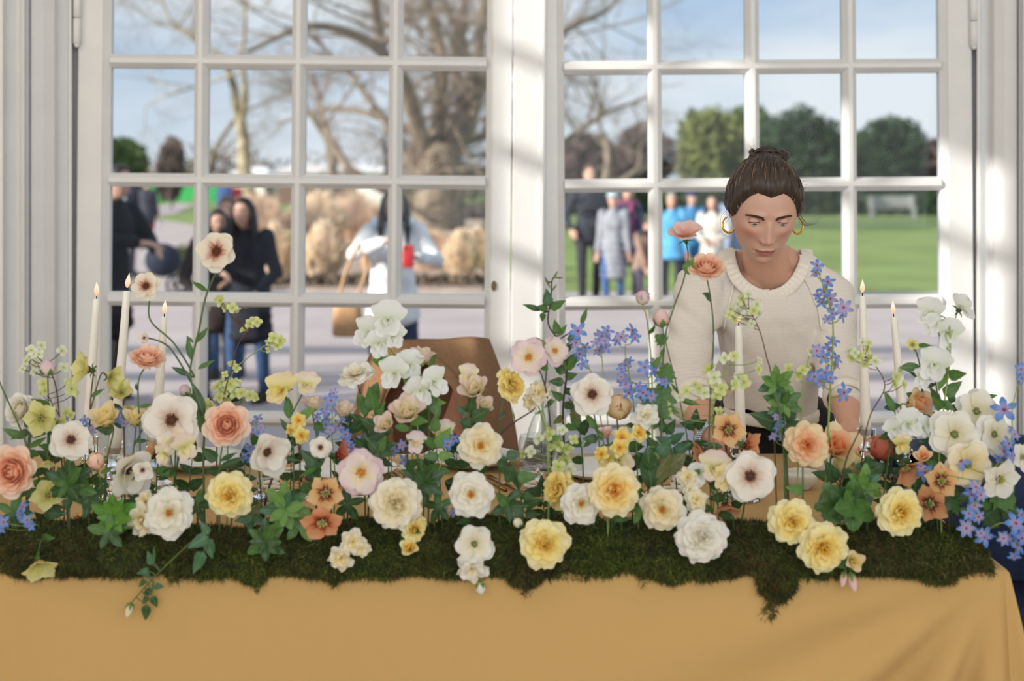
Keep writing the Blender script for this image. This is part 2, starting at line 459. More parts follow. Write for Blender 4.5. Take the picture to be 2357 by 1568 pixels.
for k, (px, py, h, w, m, lab) in enumerate([
    (592, 575, 150, 150, M_gr2, 'tall tan ornamental grass mound behind the couple in dark coats'),
    (728, 570, 142, 150, M_gr1, 'blond plumed ornamental grass at the left of the second pane of the bed'),
    (815, 560, 132, 190, M_gr2, 'broad tan ornamental grass mound behind the white jacket'),
    (868, 620, 120, 110, M_gr2, 'tan grass clump just left of the person in the white jacket'),
    (745, 655, 158, 100, M_gr1, 'pale upright blond grass clump left of the white jacket at the path edge'),
    (668, 640, 110, 90, M_gr3, 'greenish dry grass clump at the path edge right of the couple'),
    (1060, 650, 128, 84, M_gr1, 'leaning blond grass clump right of the white jacket at the path edge'),
    (985, 620, 100, 150, M_gr2, 'low tan grass clump between white jacket and door stile'),
    (1092, 620, 104, 120, M_gr1, 'greenish grass clump beside the door stile'),
    (632, 650, 150, 70, M_gr1, 'narrow blond grass clump beside the dark coated woman'),
]): grass_clump(px, py, h, w, m, lab, GR, 100 + k, plume=(k in (1, 4, 6)))

def leaf_cloud(v, f, centre, rad, n, size, rg, shell=0.55):
    """n small leaf quads spread through an ellipsoid"""
    dirs = rg.normal(size=(n, 3)); dirs /= np.linalg.norm(dirs, axis=1)[:, None]
    rr = (shell + (1 - shell) * rg.random(n)) ** 1.0
    p = np.array(centre) + dirs * rr[:, None] * np.array(rad)
    a = rg.normal(size=(n, 3)); a /= np.linalg.norm(a, axis=1)[:, None]
    b = np.cross(a, rg.normal(size=(n, 3))); b /= np.linalg.norm(b, axis=1)[:, None]
    s = (size * (0.6 + 0.8 * rg.random(n)))[:, None]
    q = np.stack([p - a * s * .5 - b * s * .28, p + a * s * .5 - b * s * .28, p + a * s * .5 + b * s * .28, p - a * s * .5 + b * s * .28], 1).reshape(-1, 3)
    k = len(v); v.extend(map(tuple, q)); f.extend((k + 4 * i, k + 4 * i + 1, k + 4 * i + 2, k + 4 * i + 3) for i in range(n))
M_bark = mat('grey_brown_bark', srgb(132, 118, 102), 0.9, 0.35, 3, bump=0.6, bscale=12)
M_bark2 = mat('pale_plane_bark', srgb(176, 164, 140), 0.9, 0.35, 2.5, dirt=srgb(110, 98, 82))
M_twig = mat('fine_twigs', srgb(138, 120, 104), 0.9, 0.2, 3)
def leafy_tree(px, d, pytop, wpx, m, label, group, seed, base_py=None, n=5200, lobes=7, name='leafy_tree', size=.26):
    root = thing(name, label, 'tree', tuple(G(px, d)), 0, group); rg = np.random.default_rng(seed)
    H = (HZ - pytop) * d / F_PX + CAM_Z - GZ; W = wpx * d / F_PX / 2; v, f = [], []
    for k in range(lobes):
        a = 2 * math.pi * k / lobes + rg.random(); q = 0.0 if k == 0 else 0.5 * W
        cz = H * (0.62 if k else 0.7) + rg.uniform(-.1, .1) * H
        c = (math.cos(a) * q, math.sin(a) * q * .7, cz if k % 2 == 0 else H * .42)
        leaf_cloud(v, f, c, (W * .62, W * .55, H * .32), n // lobes, size, rg, .5)
    me = new_mesh('crown', v, f, m, smooth=False); link('crown', me, root)
    MB().tube([(0, 0, 0), (0.05, 0, H * .3), (0, .05, H * .7)], [W * .09, W * .07, W * .02], 8).build('trunk', M_bark, root)
    return root
M_ev1 = mat('dark_evergreen', srgb(44, 68, 36), 0.7, 0.35, 0.7, trans=0.15)
M_ev2 = mat('mid_green_leaves', srgb(74, 100, 46), 0.7, 0.35, 0.7, trans=0.15)
M_ev3 = mat('olive_leaves', srgb(120, 126, 72), 0.7, 0.3, 0.7, trans=0.15)
M_ev4 = mat('purple_brown_leaves', srgb(112, 96, 92), 0.7, 0.3, 0.7, trans=0.15)
TG = 'evergreens across the lawn'
for k, (px, d, pt, w, m, lab) in enumerate([
    (1640, 70, 252, 160, M_ev3, 'olive green rounded evergreen behind the people at the right'),
    (1710, 74, 246, 150, M_ev2, 'mid green evergreen just left of the florist head'),
    (1845, 68, 240, 210, M_ev1, 'tall dark evergreen right behind the florist head'),
    (1930, 76, 300, 150, M_ev2, 'lower green evergreen between the two dark evergreens'),
    (2050, 68, 278, 170, M_ev1, 'dark rounded evergreen in the rightmost pane'),
    (2130, 72, 318, 100, M_ev4, 'purplish brown bush at the right end of the evergreens'),
    (2240, 75, 300, 160, M_ev2, 'green evergreen behind the right door stile'),
    (290, 76, 318, 120, M_ev2, 'dark bush beyond the lawn in the leftmost pane'),
    (395, 80, 322, 64, M_ev4, 'slim conical brownish tree in the leftmost pane'),
    (1345, 80, 310, 130, M_ev4, 'grey brown leafless thicket left of the green evergreens'),
    (1480, 84, 290, 180, M_ev4, 'pale brown winter thicket behind the standing group'),
]): leafy_tree(px, d, pt, w, m, lab, TG, 200 + k)
# a long clipped hedge and shrubs below the evergreens
v, f = [], []; rg = np.random.default_rng(5)
for k in range(26):
    p = G(1280 + k * 44, 66); leaf_cloud(v, f, (p.x, p.y, GZ + .5), (.9, .7, .7), 260, .2, rg, .3)
o = link('hedge', new_mesh('hedge', v, f, M_ev1, smooth=False)); tag(o, 'low dark hedge along the far edge of the lawn', 'hedge', kind='stuff')
v, f = [], []
for k in range(16):
    p = G(560 + k * 36, gd(662) + .25 * (k % 2)); leaf_cloud(v, f, (p.x, p.y, GZ + .12), (.20, .14, .09), 120, .06, rg, .3)
o = link('groundcover', new_mesh('groundcover', v, f, mat('dark_groundcover', srgb(122, 106, 90), .9, .4, 5), smooth=False))
tag(o, 'dark low groundcover along the front edge of the grass bed', 'plant', kind='stuff')
v, f = [], []
for k in range(9):
    p = G(920 + k * 26, gd(505)); leaf_cloud(v, f, (p.x, p.y, GZ + .3), (.7, .5, .5), 160, .16, rg, .3)
o = link('shrubbery', new_mesh('shrubbery', v, f, mat('grey_shrub', srgb(108, 100, 96), .9, .35, 3), smooth=False))
tag(o, 'grey leafless shrubbery around the foot of the big tree', 'shrub', kind='stuff')
v, f = [], []
p = G(432, gd(628)); leaf_cloud(v, f, (p.x, p.y, GZ + .2), (.45, .4, .3), 700, .08, rg, .3)
o = link('low_shrub', new_mesh('low_shrub', v, f, M_ev3, smooth=False)); tag(o, 'low green shrub at the path edge beside the left glazing bar', 'shrub')

def bare_tree(px, d, H, r0, seed, label, mb_mat, lean=(0, 0), first=0.3, depth=6, spread=0.62, twig=14, limbs=None, up=0.25, twl=1.0):
    """leafless tree: recursive branches, the finest shoots gathered as one twig part"""
    rg = random.Random(seed); root = thing('bare_tree', label, 'tree', tuple(G(px, d)), 0, 'leafless trees in the park')
    br, tw = MB(), MB()
    def grow(p, dirv, L, r, lev):
        n = 4; pts = [p]; q = p.copy(); dv = dirv.copy()
        for i in range(n):
            dv = (dv + Vector((rg.uniform(-1, 1), rg.uniform(-1, 1), rg.uniform(-.5, .8) * up)) * 0.20).normalized()
            q = q + dv * (L / n); pts.append(q)
        r1 = r * 0.62
        rad = [r + (r1 - r) * i / n for i in range(n + 1)]
        (br if lev < depth - 1 else tw).tube(pts, rad, 7 if lev < 2 else (5 if lev < 4 else 3), cap=False)
        if lev >= depth:
            for k in range(7):
                i = rg.randrange(n); b = pts[i]; nd = (dv * .6 + Vector((rg.uniform(-1, 1), rg.uniform(-1, 1), rg.uniform(-.7, .9)))).normalized(); m_ = b + nd * L * .45
                tw.tube([b, m_, m_ + (nd + Vector((rg.uniform(-.6, .6), rg.uniform(-.6, .6), rg.uniform(-.6, .3)))).normalized() * L * .5], [r1 * .55, r1 * .45, r1 * .3], 3, cap=False)
            return
        kids = 2 if lev < 2 else 3
        for k in range(kids + (1 if lev >= depth - 2 else 0)):
            t = 1.0 if k == 0 else rg.uniform(.45, .95); i = min(n - 1, int(t * n)); b = pts[i].lerp(pts[i + 1], t * n - i)
            ax = Vector((rg.uniform(-1, 1), rg.uniform(-1, 1), rg.uniform(-.35, .6))).normalized()
            nd = (dv * (1 - spread * (.5 if k == 0 else 1)) + ax * spread).normalized()
            grow(b, nd, L * rg.uniform(.66, .86), r1 * (.92 if k == 0 else .68), lev + 1)
    if limbs is None:
        grow(Vector((0, 0, 0)), Vector((lean[0], lean[1], 1)).normalized(), H * first, r0, 0)
    else:
        for pts, ra, rb, lev in limbs:
            pts = catmull(pts, 5); n = len(pts)
            br.tube(pts, [ra + (rb - ra) * i / (n - 1) for i in range(n)], 9, cap=False)
            for k in range(7):
                i = int((.3 + .7 * k / 6) * (n - 1)); i = min(i, n - 2)
                dv = (pts[i + 1] - pts[i]).normalized(); ax = Vector((rg.uniform(-1, 1), rg.uniform(-.7, .7), rg.uniform(-.6, .6))).normalized()
                rr = ra + (rb - ra) * i / (n - 1)
                grow(pts[i], (dv * .45 + ax * .7).normalized(), H * .14 * rg.uniform(.8, 1.2), rr * .30, lev)
    br.build('branches', mb_mat, root); 
    t = tw.build('twigs', M_twig, root); t['kind'] = 'stuff'
    return root
# the big plane tree: limbs placed as they grow from the short stout trunk
D = 46.0
def TL(*pp): # limb points (px, py, depth offset) relative to the foot of the tree
    f0 = G(1012, D); return [P(px, py, D + dz) - f0 for px, py, dz in pp]
bare_tree(1012, D, 22, 1.0, 3, 'huge old plane tree with a stout trunk and forking limbs behind the left door', M_bark, depth=5, twl=1, limbs=[
    (TL((1008, 560, 0), (1008, 470, 0), (1012, 400, 0), (1020, 330, 0)), .95, .66, 3),
    (TL((1035, 360, 0), (1075, 280, 0), (1085, 190, 1), (1105, 90, 1), (1120, -60, 2)), .32, .14, 3),
    (TL((1000, 350, 0), (1010, 250, 0), (1020, 160, -1), (1000, 60, -1), (960, -60, -2)), .24, .12, 3),
    (TL((985, 360, 0), (955, 270, -1), (930, 190, -2), (880, 120, -3), (800, 75, -4), (700, 62, -5), (570, 118, -6)), .30, .07, 3),
    (TL((880, 120, -3), (870, 60, -3), (850, -60, -4)), .20, .13, 3),
    (TL((990, 340, 0), (940, 300, 2), (860, 265, 3), (760, 250, 4), (640, 285, 5)), .20, .05, 3),
    (TL((1030, 330, 0), (1060, 230, 3), (1045, 120, 4), (1070, 20, 5), (1040, -80, 5)), .20, .11, 3),
    (TL((1085, 190, 1), (1180, 150, 2), (1320, 60, 3), (1400, 20, 4), (1460, -60, 4)), .17, .06, 3),
])
bare_tree(578, 58, 15, .36, 21, 'pale barked leafless tree in the second pane of the left door', M_bark2, depth=6, spread=.6, first=.28)
bare_tree(455, 85, 14, .3, 22, 'hazy leafless tree at the left glazing bar', M_bark, depth=6, spread=.6, first=.25)
bare_tree(760, 72, 13, .3, 23, 'distant leafless tree behind the tent roofs', M_bark, depth=6, spread=.62, first=.25)
bare_tree(1380, 60, 9, .28, 24, 'leafless tree behind the standing group at the door joint', M_bark, depth=6, spread=.6, first=.25)

v, f = [], []; rg = np.random.default_rng(55)
for k in range(46):
    p = G(150 + k * 27, 105 + 10 * rg.random()); h_ = rg.uniform(1.6, 3.2); leaf_cloud(v, f, (p.x, p.y, GZ + h_ * .7), (2.0, 1.6, h_), 170, .34, rg, .2)
o = link('thicket', new_mesh('thicket', v, f, mat('winter_thicket', srgb(140, 126, 116), .9, .3, .6), smooth=False)); tag(o, 'grey brown winter thicket along the far left horizon', 'thicket', kind='stuff')
# distant buildings: a low shed with a pale roof and a white marquee
def shed(px, d, wpx, pye, pyr, m_wall, m_roof, name, label, cat):
    c = G(px, d); W = wpx * d / F_PX / 2; ze = CAM_Z - (pye - HZ) * d / F_PX - GZ; zr = CAM_Z - (pyr - HZ) * d / F_PX - GZ
    root = thing(name, label, cat, tuple(c))
    MB().box(-W, W, -2, 2, 0, ze).build('wall', m_wall, root, smooth=False)
    mb = MB(); v = [(-W - .4, -2.4, ze), (W + .4, -2.4, ze), (W + .4, 2.4, ze), (-W - .4, 2.4, ze), (-W * .8, 0, zr), (W * .8, 0, zr)]
    mb.add(v, [(0, 1, 5, 4), (1, 2, 5), (2, 3, 4, 5), (3, 0, 4), (3, 2, 1, 0)]); mb.build('roof', m_roof, root, smooth=False)
    return root
shed(745, 98, 190, 400, 378, mat('brown_boards', srgb(120, 92, 76), .8), mat('pale_roof_sheet', srgb(214, 206, 200), .6), 'pavilion', 'long low brown pavilion with a pale roof beyond the grasses', 'building')
shed(868, 82, 74, 398, 376, mat('white_canvas', srgb(235, 235, 232), .7), mat('white_canvas_roof', srgb(240, 240, 238), .7), 'marquee', 'small white marquee beside the trunk of the big tree', 'tent')
shed(584, 98, 70, 402, 385, mat('white_canvas', srgb(235, 235, 232), .7), mat('white_canvas_roof', srgb(240, 240, 238), .7), 'marquee', 'white marquee behind the pale barked tree', 'tent')
# green site hoarding: panels on posts
hd = thing('hoarding', 'bright green site hoarding across the far left of the lawn', 'fence', tuple(G(372, 98)))
M_hoard = mat('green_hoarding_panel', srgb(52, 164, 84), .6, .08, 1)
for k in range(7):
    MB().box(-3.6 + k * 1.2, -2.44 + k * 1.2, -.03, .03, .1, 1.22).build('panel', M_hoard, hd, smooth=False)
    MB().box(-3.64 + k * 1.2, -3.58 + k * 1.2, .02, .1, 0, 1.3).build('post', M_bark, hd, smooth=False)
# park bench on the far side of the lawn
bn = thing('park_bench', 'pale grey park bench by the hedge on the far side of the lawn', 'bench', tuple(G(2055, 60)))
M_bench = mat('weathered_bench_wood', srgb(178, 176, 172), .8)
for k in range(4): MB().box(-1.0, 1.0, -.25 + k * .12, -.16 + k * .12, .42, .46).build('seat_slat', M_bench, bn, smooth=False)
for k in range(3): MB().box(-1.0, 1.0, .22, .26, .54 + k * .14, .64 + k * .14).build('back_slat', M_bench, bn, smooth=False)
for sx in (-.85, .85):
    MB().box(sx - .05, sx + .05, -.25, -.17, 0, .42).build('leg', M_bench, bn, smooth=False)
    MB().box(sx - .05, sx + .05, .19, .27, 0, .96).build('leg', M_bench, bn, smooth=False)
# ================================================================== people
def attr_col(me, name, arr):
    a = me.attributes.new(name, 'FLOAT_COLOR', 'POINT'); a.data.foreach_set('color', np.asarray(arr, dtype=np.float32).ravel())
def skin_mat(name, rough=0.5, sub=0.25):
    """skin: pigment from the mesh attribute (lips, blush), fine pore bump, subsurface light"""
    if name in MATS: return MATS[name]
    m = bpy.data.materials.new(name); m.use_nodes = True; nt = m.node_tree; b = nt.nodes['Principled BSDF']
    at = nt.nodes.new('ShaderNodeAttribute'); at.attribute_name = 'pigment'
    no = nt.nodes.new('ShaderNodeTexNoise'); no.inputs['Scale'].default_value = 260
    mx = nt.nodes.new('ShaderNodeMix'); mx.data_type = 'RGBA'; mx.blend_type = 'MULTIPLY'; mx.inputs['Factor'].default_value = 0.18
    nt.links.new(at.outputs['Color'], mx.inputs['A']); nt.links.new(no.outputs['Color'], mx.inputs['B'])
    nt.links.new(mx.outputs['Result'], b.inputs['Base Color'])
    b.inputs['Roughness'].default_value = rough; b.inputs['Specular IOR Level'].default_value = 0.45
    b.inputs['Subsurface Weight'].default_value = sub; b.inputs['Subsurface Radius'].default_value = (.010, .004, .002); b.inputs['Subsurface Scale'].default_value = .6
    bp = nt.nodes.new('ShaderNodeBump'); bp.inputs['Strength'].default_value = .05; bp.inputs['Distance'].default_value = .001
    nt.links.new(no.outputs['Fac'], bp.inputs['Height']); nt.links.new(bp.outputs[0], b.inputs['Normal'])
    MATS[name] = m; return m
M_skin = skin_mat('skin'); MATS['skin'] = M_skin

HT, HB, HW = .107, .127, .0755        # crown height, chin depth, half width of the head (metres, about the ear line)
def head_base(n=72, m=56):
    """head without features: cranium, narrowing jaw, flat face, nape; face towards -Y"""
    v, f = [], []
    for i in range(m + 1):
        a = -math.pi / 2 + math.pi * i / m; sz, cz = math.sin(a), math.cos(a)
        for j in range(n):
            w = 2 * math.pi * j / n; cx, cy = math.cos(w), math.sin(w)
            z = sz * (HT if sz > 0 else HB); r = cz ** 0.86
            x = HW * r * np.sign(cx) * abs(cx) ** .92
            y = (.098 if cy > 0 else .084) * r * cy
            if z < 0:
                t = -z / HB
                x *= 1 - .19 * t ** 2.2
                if cy > 0: y *= 1 - .75 * min(1, t * 1.1)          # nape
                else: y = y * (1 - .02 * t) - .012 * t ** 2 * abs(cy)  # the chin comes forward
            v.append((x, y, z))
    for i in range(m):
        for j in range(n):
            f.append((i * n + j, i * n + (j + 1) % n, (i + 1) * n + (j + 1) % n, (i + 1) * n + j))
    return v, f
def face_sculpt(p, k=1.0):
    """pushes the features out of a smooth head; p: N x 3 in head space"""
    x, y, z = p[:, 0], p[:, 1], p[:, 2]; fr = (1 / (1 + np.exp((y + .030) / .006)))
    ax = np.abs(x); g = lambda cx, cz, sx, sz: np.exp(-((ax - cx) / sx) ** 2 - ((z - cz) / sz) ** 2)
    d = np.zeros(len(p))
    d += -.0045 * g(.027, .020, .018, .008)                 # brows
    d += +.0105 * g(.031, .000, .0165, .0105)               # sockets
    d += +.0030 * g(.0, .012, .008, .010)
    bridge = np.clip((.010 - z) / .046, 0, 1)
    d += -(.004 + .0150 * bridge ** 1.3) * np.exp(-(x / (.0070 + .0045 * bridge)) ** 2) * (1 / (1 + np.exp(-(z + .047) / .0018))) * (1 / (1 + np.exp((z - .016) / .005)))
    d += -.0045 * g(0, -.039, .0095, .0075)                 # tip
    d += -.0080 * g(.0125, -.0425, .0052, .0056)            # wings
    d += +.0030 * g(.0200, -.050, .006, .010)               # fold beside the nose
    d += -.0065 * g(.041, -.022, .018, .015)                # cheeks
    d += +.0040 * g(.052, -.062, .014, .022)
    d += -.0050 * g(0, -.074, .026, .016)                   # mouth barrel
    d += -.0040 * g(.006, -.0695, .012, .0036)              # upper lip
    d += -.0048 * g(0, -.0805, .0125, .0042)                # lower lip
    d += +.0050 * g(0, -.0748, .0210, .0015)                # mouth line
    d += +.0030 * g(.0255, -.0760, .004, .004)              # corners
    d += +.0016 * g(0, -.056, .003, .006)
    d += +.0050 * g(0, -.0945, .016, .005)                 # under the lip
    d += -.0100 * g(0, -.1130, .024, .012)                  # chin
    q = p.copy(); q[:, 1] += d * fr * k
    return q
def face_pigment(p, base, lips, blush, fr=None):
    x, y, z = p[:, 0], p[:, 1], p[:, 2]; ax = np.abs(x); fm = (y < -.03).astype(float)
    c = np.tile(np.array(base[:3]), (len(p), 1))
    def mix(w, col):
        nonlocal c; w = np.clip(w * fm, 0, 1)[:, None]; c = c * (1 - w) + np.array(col[:3]) * w
    mix(.75 * np.exp(-((ax - .043) / .017) ** 2 - ((z + .028) / .016) ** 2), blush)
    mix(.45 * np.exp(-(x / .010) ** 2 - ((z + .039) / .010) ** 2), blush)
    mix(.30 * np.exp(-(x / .014) ** 2 - ((z + .100) / .010) ** 2), blush)
    mix(.35 * np.exp(-((ax - .030) / .016) ** 2 - ((z + .010) / .006) ** 2), tuple(b * .72 for b in base[:3]))
    wl = .0235 - .0005; up = (ax < wl) & (z < -.0684 + .0016 * np.cos(x / .0055) * (ax < .012) - .10 * np.maximum(0, ax - .008)) & (z > -.0848 + 12.0 * ax ** 2)
    lp = np.where(up & (fm > 0), .85, 0.0); mix(lp, lips)
    mix(.7 * np.exp(-(x / .021) ** 2 - ((z + .0750) / .0012) ** 2), tuple(l * .35 for l in lips[:3]))
    return c
def hand(mb, wrist, fwd, side, nrm, s=1.0, curl=.5, thumb_up=True, grip=None):
    """palm, four curled fingers of different length and a thumb from the side; fwd finger direction, side towards the thumb, nrm back of hand"""
    fwd, side, nrm = [Vector(q).normalized() for q in (fwd, side, nrm)]; w = Vector(wrist)
    L = .19 * s
    pal = w + fwd * L * .24
    mb.limb([w, w + fwd * L * .22, w + fwd * L * .42], [.021 * s, .024 * s, .022 * s], 10)
    for k, o in enumerate((.026, .009, -.009, -.025)):
        b0 = w + fwd * L * .14 + side * o * .6 * s; kn = w + fwd * L * (.47 - .02 * abs(k - 1.2)) + side * o * s
        mb.limb([b0, kn], [.012 * s, .0105 * s], 8)
        ln = L * (.42, .47, .44, .34)[k]; p = kn; dv = fwd.copy(); r = .0092 * s
        for j, q in enumerate((.44, .32, .24)):
            c = curl * (.55, .75, .55)[j]
            dv = (dv * math.cos(c) - nrm * math.sin(c)).normalized(); nrm_l = nrm
            n = p + dv * ln * q
            mb.limb([p, n], [r, r * .92], 8); p = n; r *= .9
            nrm2 = nrm
    t0 = w + fwd * L * .10 + side * .018 * s; t1 = t0 + (fwd * .55 + side * .75 - nrm * .3).normalized() * L * .20
    t2 = t1 + (fwd * .85 + side * .35 - nrm * .45).normalized() * L * .17; t3 = t2 + (fwd * .95 - side * .05 - nrm * .5).normalized() * L * .13
    mb.limb([t0, t1, t2, t3], [.014 * s, .0115 * s, .0098 * s, .0082 * s], 8)

def strands(mb, roots_dirs, n=5, r=.0006):
    for pts in roots_dirs:
        pts = catmull(pts, 5); k = len(pts); mb.tube(pts, [r * (1 - .75 * i / (k - 1)) for i in range(k)], 3, cap=False)

# ------------------------------------------------------------------ the florist
FL = thing('person', 'woman in a cream knitted jumper leaning over the table with hair pinned up', 'person', (.62, 3.60, 0))
FO = Vector(FL.location)
HC = P(1771, 521, 3.20) + Vector((0, .069, .041)); HT_TILT = 27
HM = Matrix.Translation(HC) @ Matrix.Rotation(1.0 * D2R, 4, 'Y') @ Matrix.Rotation(HT_TILT * D2R, 4, 'X')
HMI = HM.inverted()
def toL(me_pts): return np.asarray(me_pts) @ np.array(HMI.to_3x3()).T + np.array(HMI.translation)
def toW(p): return np.asarray(p) @ np.array(HM.to_3x3()).T + np.array(HM.translation)
mb = MB(); v, f = head_base(96, 76); mb.add([HM @ Vector(q) for q in v], f)
# ears
for s in (-1, 1):
    for (y, z, r) in ((.004, .010, .011), (.010, .020, .010), (.002, -.008, .009), (.000, -.019, .0075)):
        mb.ball(HM @ Vector((s * .0735, y, z)), (.006, r, r * 1.1))
mb.limb([HM @ Vector((0, .040, -.040)), P(1768, 640, 3.44), P(1768, 705, 3.47)], [.045, .058, .074], 24)
for s in (-1, 1): mb.limb([P(1768 + s * 10, 600, 3.46), P(1768 + s * 112, 655, 3.50)], [.052, .046], 16)
chest = P(1766, 770, 3.50); mb.ball(chest, (.100, .075, .115), 24, 16); mb.ball(P(1768, 700, 3.455), (.100, .066, .070), 20, 14)
for s in (-1, 1): mb.limb([P(1768 + s * 25, 650, 3.43), P(1768 + s * 125, 690, 3.48)], [.045, .045], 14)
EL_L, WR_L = P(1578, 865, 3.36), P(1628, 1000, 3.20)
EL_R, WR_R = P(1938, 860, 3.385), P(1952, 972, 3.23)
mb.limb([P(1765, 800, 3.52), P(1768, 960, 3.58)], [.08, .09], 18)
for sh, el, wr in ((P(1625, 670, 3.47), EL_L, WR_L), (P(1908, 690, 3.47), EL_R, WR_R)):
    mb.limb([P(1766, 700, 3.48), sh, el], [.05, .044, .040], 14)
    mb.limb([el, el.lerp(wr, .35), el.lerp(wr, .75), wr], [.039, .042, .032, .0245], 16)
hand(mb, WR_L, P(1712, 1052, 3.10) - WR_L, (.35, -.75, .35), (-.35, -.35, .9), .92, .55)
hand(mb, WR_R, P(1992, 1046, 3.09) - WR_R, (-.7, -.5, .1), (.35, -.25, .9), .92, .75)
body = voxel(mb, .0026, 4, 'body')
p = verts_of(body); loc = toL(p)
near = (np.abs(loc[:, 0]) < .09) & (loc[:, 2] > -.125) & (loc[:, 1] < .0) & (loc[:, 2] < .12)
loc2 = loc.copy(); loc2[near] = face_sculpt(loc[near]); p2 = p.copy(); p2[near] = toW(loc2[near])
base_skin = srgb(222, 178, 158)
col = np.tile(np.array(srgb(222, 172, 148)[:3]), (len(p), 1))
col[near] = face_pigment(loc[near], base_skin, srgb(176, 98, 94), srgb(214, 136, 122))
hnd = (p[:, 1] < 3.16) & (p[:, 2] < .86); col[hnd] = np.array(srgb(222, 156, 132)[:3])
set_verts(body, p2 - np.array(FO)); attr_col(body, 'pigment', np.c_[col, np.ones(len(col))])
body.materials.clear(); body.materials.append(M_skin)
link('body', body, FL)
locF = loc2[near]
def surf(x, z):
    """front skin point of the head at head-space x, z"""
    d = ((locF[:, 0] - x) / 1.0) ** 2 + (locF[:, 2] - z) ** 2 + np.where(locF[:, 1] > -.035, 1, 0); i = np.argsort(d)[:4]
    return Vector((x, float(locF[i, 1].mean()), z))
HMO = Matrix.Translation(-FO) @ HM
M_white = mat('eye_white', srgb(214, 206, 200), .25, .02, 40); M_iris = mat('iris_grey_green', srgb(92, 104, 98), .15, .3, 500)
M_pupil = mat('pupil_black', srgb(14, 12, 12), .1); M_lash = mat('lash_dark_brown', srgb(44, 30, 26), .7, .1)
M_lid = mat('lid_skin', srgb(212, 166, 146), .5, .04, 200); M_brow = mat('brow_brown', srgb(74, 50, 40), .7, .25, 300)
for s in (-1, 1):
    c = Vector((s * .0315, -.0640, -.0005)); R = .0124
    eb = MB(); eb.ball(c, R, 20, 14, 0)
    gz = Vector((0, -.86, -.50)).normalized()
    for rr, dd, mi in ((.0062, .0, 1), (.0030, .0004, 2)):
        a = gz.orthogonal().normalized(); b = gz.cross(a); h = math.sqrt(R * R - rr * rr)
        vs = [c + gz * (R + .0006 + dd)] + [c + gz * (h + .0004 + dd) + (a * math.cos(w) + b * math.sin(w)) * rr for w in [2 * math.pi * j / 18 for j in range(18)]]
        eb.add(vs, [(0, 1 + j, 1 + (j + 1) % 18) for j in range(18)], mi)
    o = eb.build('eye', [M_white, M_iris, M_pupil], FL); o.matrix_local = HMO
    # lids: shells that follow the ball; the upper one is lowered, she looks down
    def lid(t0, t1, rr, name, m, wid=1.0, thick=.0011):
        mb = MB(); n, k = 15, 6; vs = []
        for lay in (0, 1):
            for i in range(k + 1):
                for j in range(n):
                    u = -1 + 2 * j / (n - 1); lon = u * 84 * D2R * wid
                    e = (1 - u * u) ** .6
                    mid = (-7 - 4 * u * s) * D2R
                    tt = mid + (t0(u) * e + (t1 - t0(u)) * e * i / k) * D2R if t1 is not None else 0
                    r = rr - lay * thick
                    vs.append(c + Vector((math.sin(lon) * math.cos(tt), -math.cos(lon) * math.cos(tt), math.sin(tt))) * r)
        N0 = (k + 1) * n
        fs = [(i * n + j, i * n + j + 1, (i + 1) * n + j + 1, (i + 1) * n + j) for i in range(k) for j in range(n - 1)]
        fs += [(N0 + a, N0 + b, N0 + c_, N0 + d) for a, d, c_, b in fs]
        fs += [(j, N0 + j, N0 + j + 1, j + 1) for j in range(n - 1)]
        mb.add(vs, fs); q = mb.build(name, m, FL); q.matrix_local = HMO; return q
    lid(lambda u: 15, 80, R + .0016, 'eyelid', M_lid); lid(lambda u: -16, -75, R + .0013, 'eyelid', M_lid)
    lid(lambda u: 14, 21, R + .0021, 'eyelash', M_lash, 1.04)
    bw = MB(); rg = random.Random(4)
    for k in range(130):
        t = k / 129; x = s * (.0125 + .036 * t); zc = .0155 + .0045 * math.sin(t * 2.4) - .0045 * t * t + (.0 if t > .15 else -.002 * (1 - t / .15))
        wdt = .0054 * (1 - .78 * t) + .0006
        z0 = zc + rg.uniform(-1, 1) * wdt * .7; a = surf(x, z0); b = surf(x + s * .0050, z0 + .0022 - .004 * t)
        bw.tube([a + Vector((0, -.0004, 0)), (a + b) / 2 + Vector((0, -.0012, 0)), b + Vector((0, -.0006, 0))], [.0007, .0007, .0003], 4, cap=False)
    o = bw.build('eyebrow', M_brow, FL); o.matrix_local = HMO
# hair: a combed-back cap with grooves, a loose knot, and wisps
M_hair = mat('brown_hair', srgb(62, 49, 42), .42, .38, 26, bump=.5, bscale=60, spec=.5, stretch=(6, 1.2, 1.2))
def hairline(az):
    """lowest hair height round the head; az 0 at the face, pi at the nape"""
    a = abs(az)
    pts = [(0, .064), (.22, .068), (.45, .070), (.7, .058), (.95, .030), (1.1, .002), (1.3, -.012), (1.55, -.012), (1.8, -.020), (2.2, -.050), (3.2, -.064)]
    for (a0, z0), (a1, z1) in zip(pts, pts[1:]):
        if a <= a1: return z0 + (z1 - z0) * (a - a0) / (a1 - a0)
    return -.06
v, f = head_base(120, 90); q = np.array(v); fs = []
lowm = np.array([(hairline(math.atan2(a[0], -a[1])) - a[2]) for a in q])
puff = .0125 * np.clip(-lowm / .018, 0, 1) ** .6 + .0012 - .006 * np.clip(lowm / .010, 0, 1)
nr = q / np.array([HW, .09, HT]) ** 2; nr /= np.linalg.norm(nr, axis=1)[:, None]
az = np.arctan2(q[:, 0], -q[:, 1]); top = np.array((0.004, .05, .085)); dd = q - top
az2 = np.arctan2(dd[:, 0], -dd[:, 1])
groove = .0016 * np.sin(az2 * 46 + 3 * np.sin(az2 * 5) + 30 * q[:, 2]) + .0013 * np.sin(az2 * 23 + 1.3 + 14 * q[:, 2]) + .001 * np.sin(az2 * 91)
q = q + nr * (puff + groove * np.clip(-lowm / .02, 0, 1))[:, None]
keep = lowm < .014
mbh = MB(); idx = {}
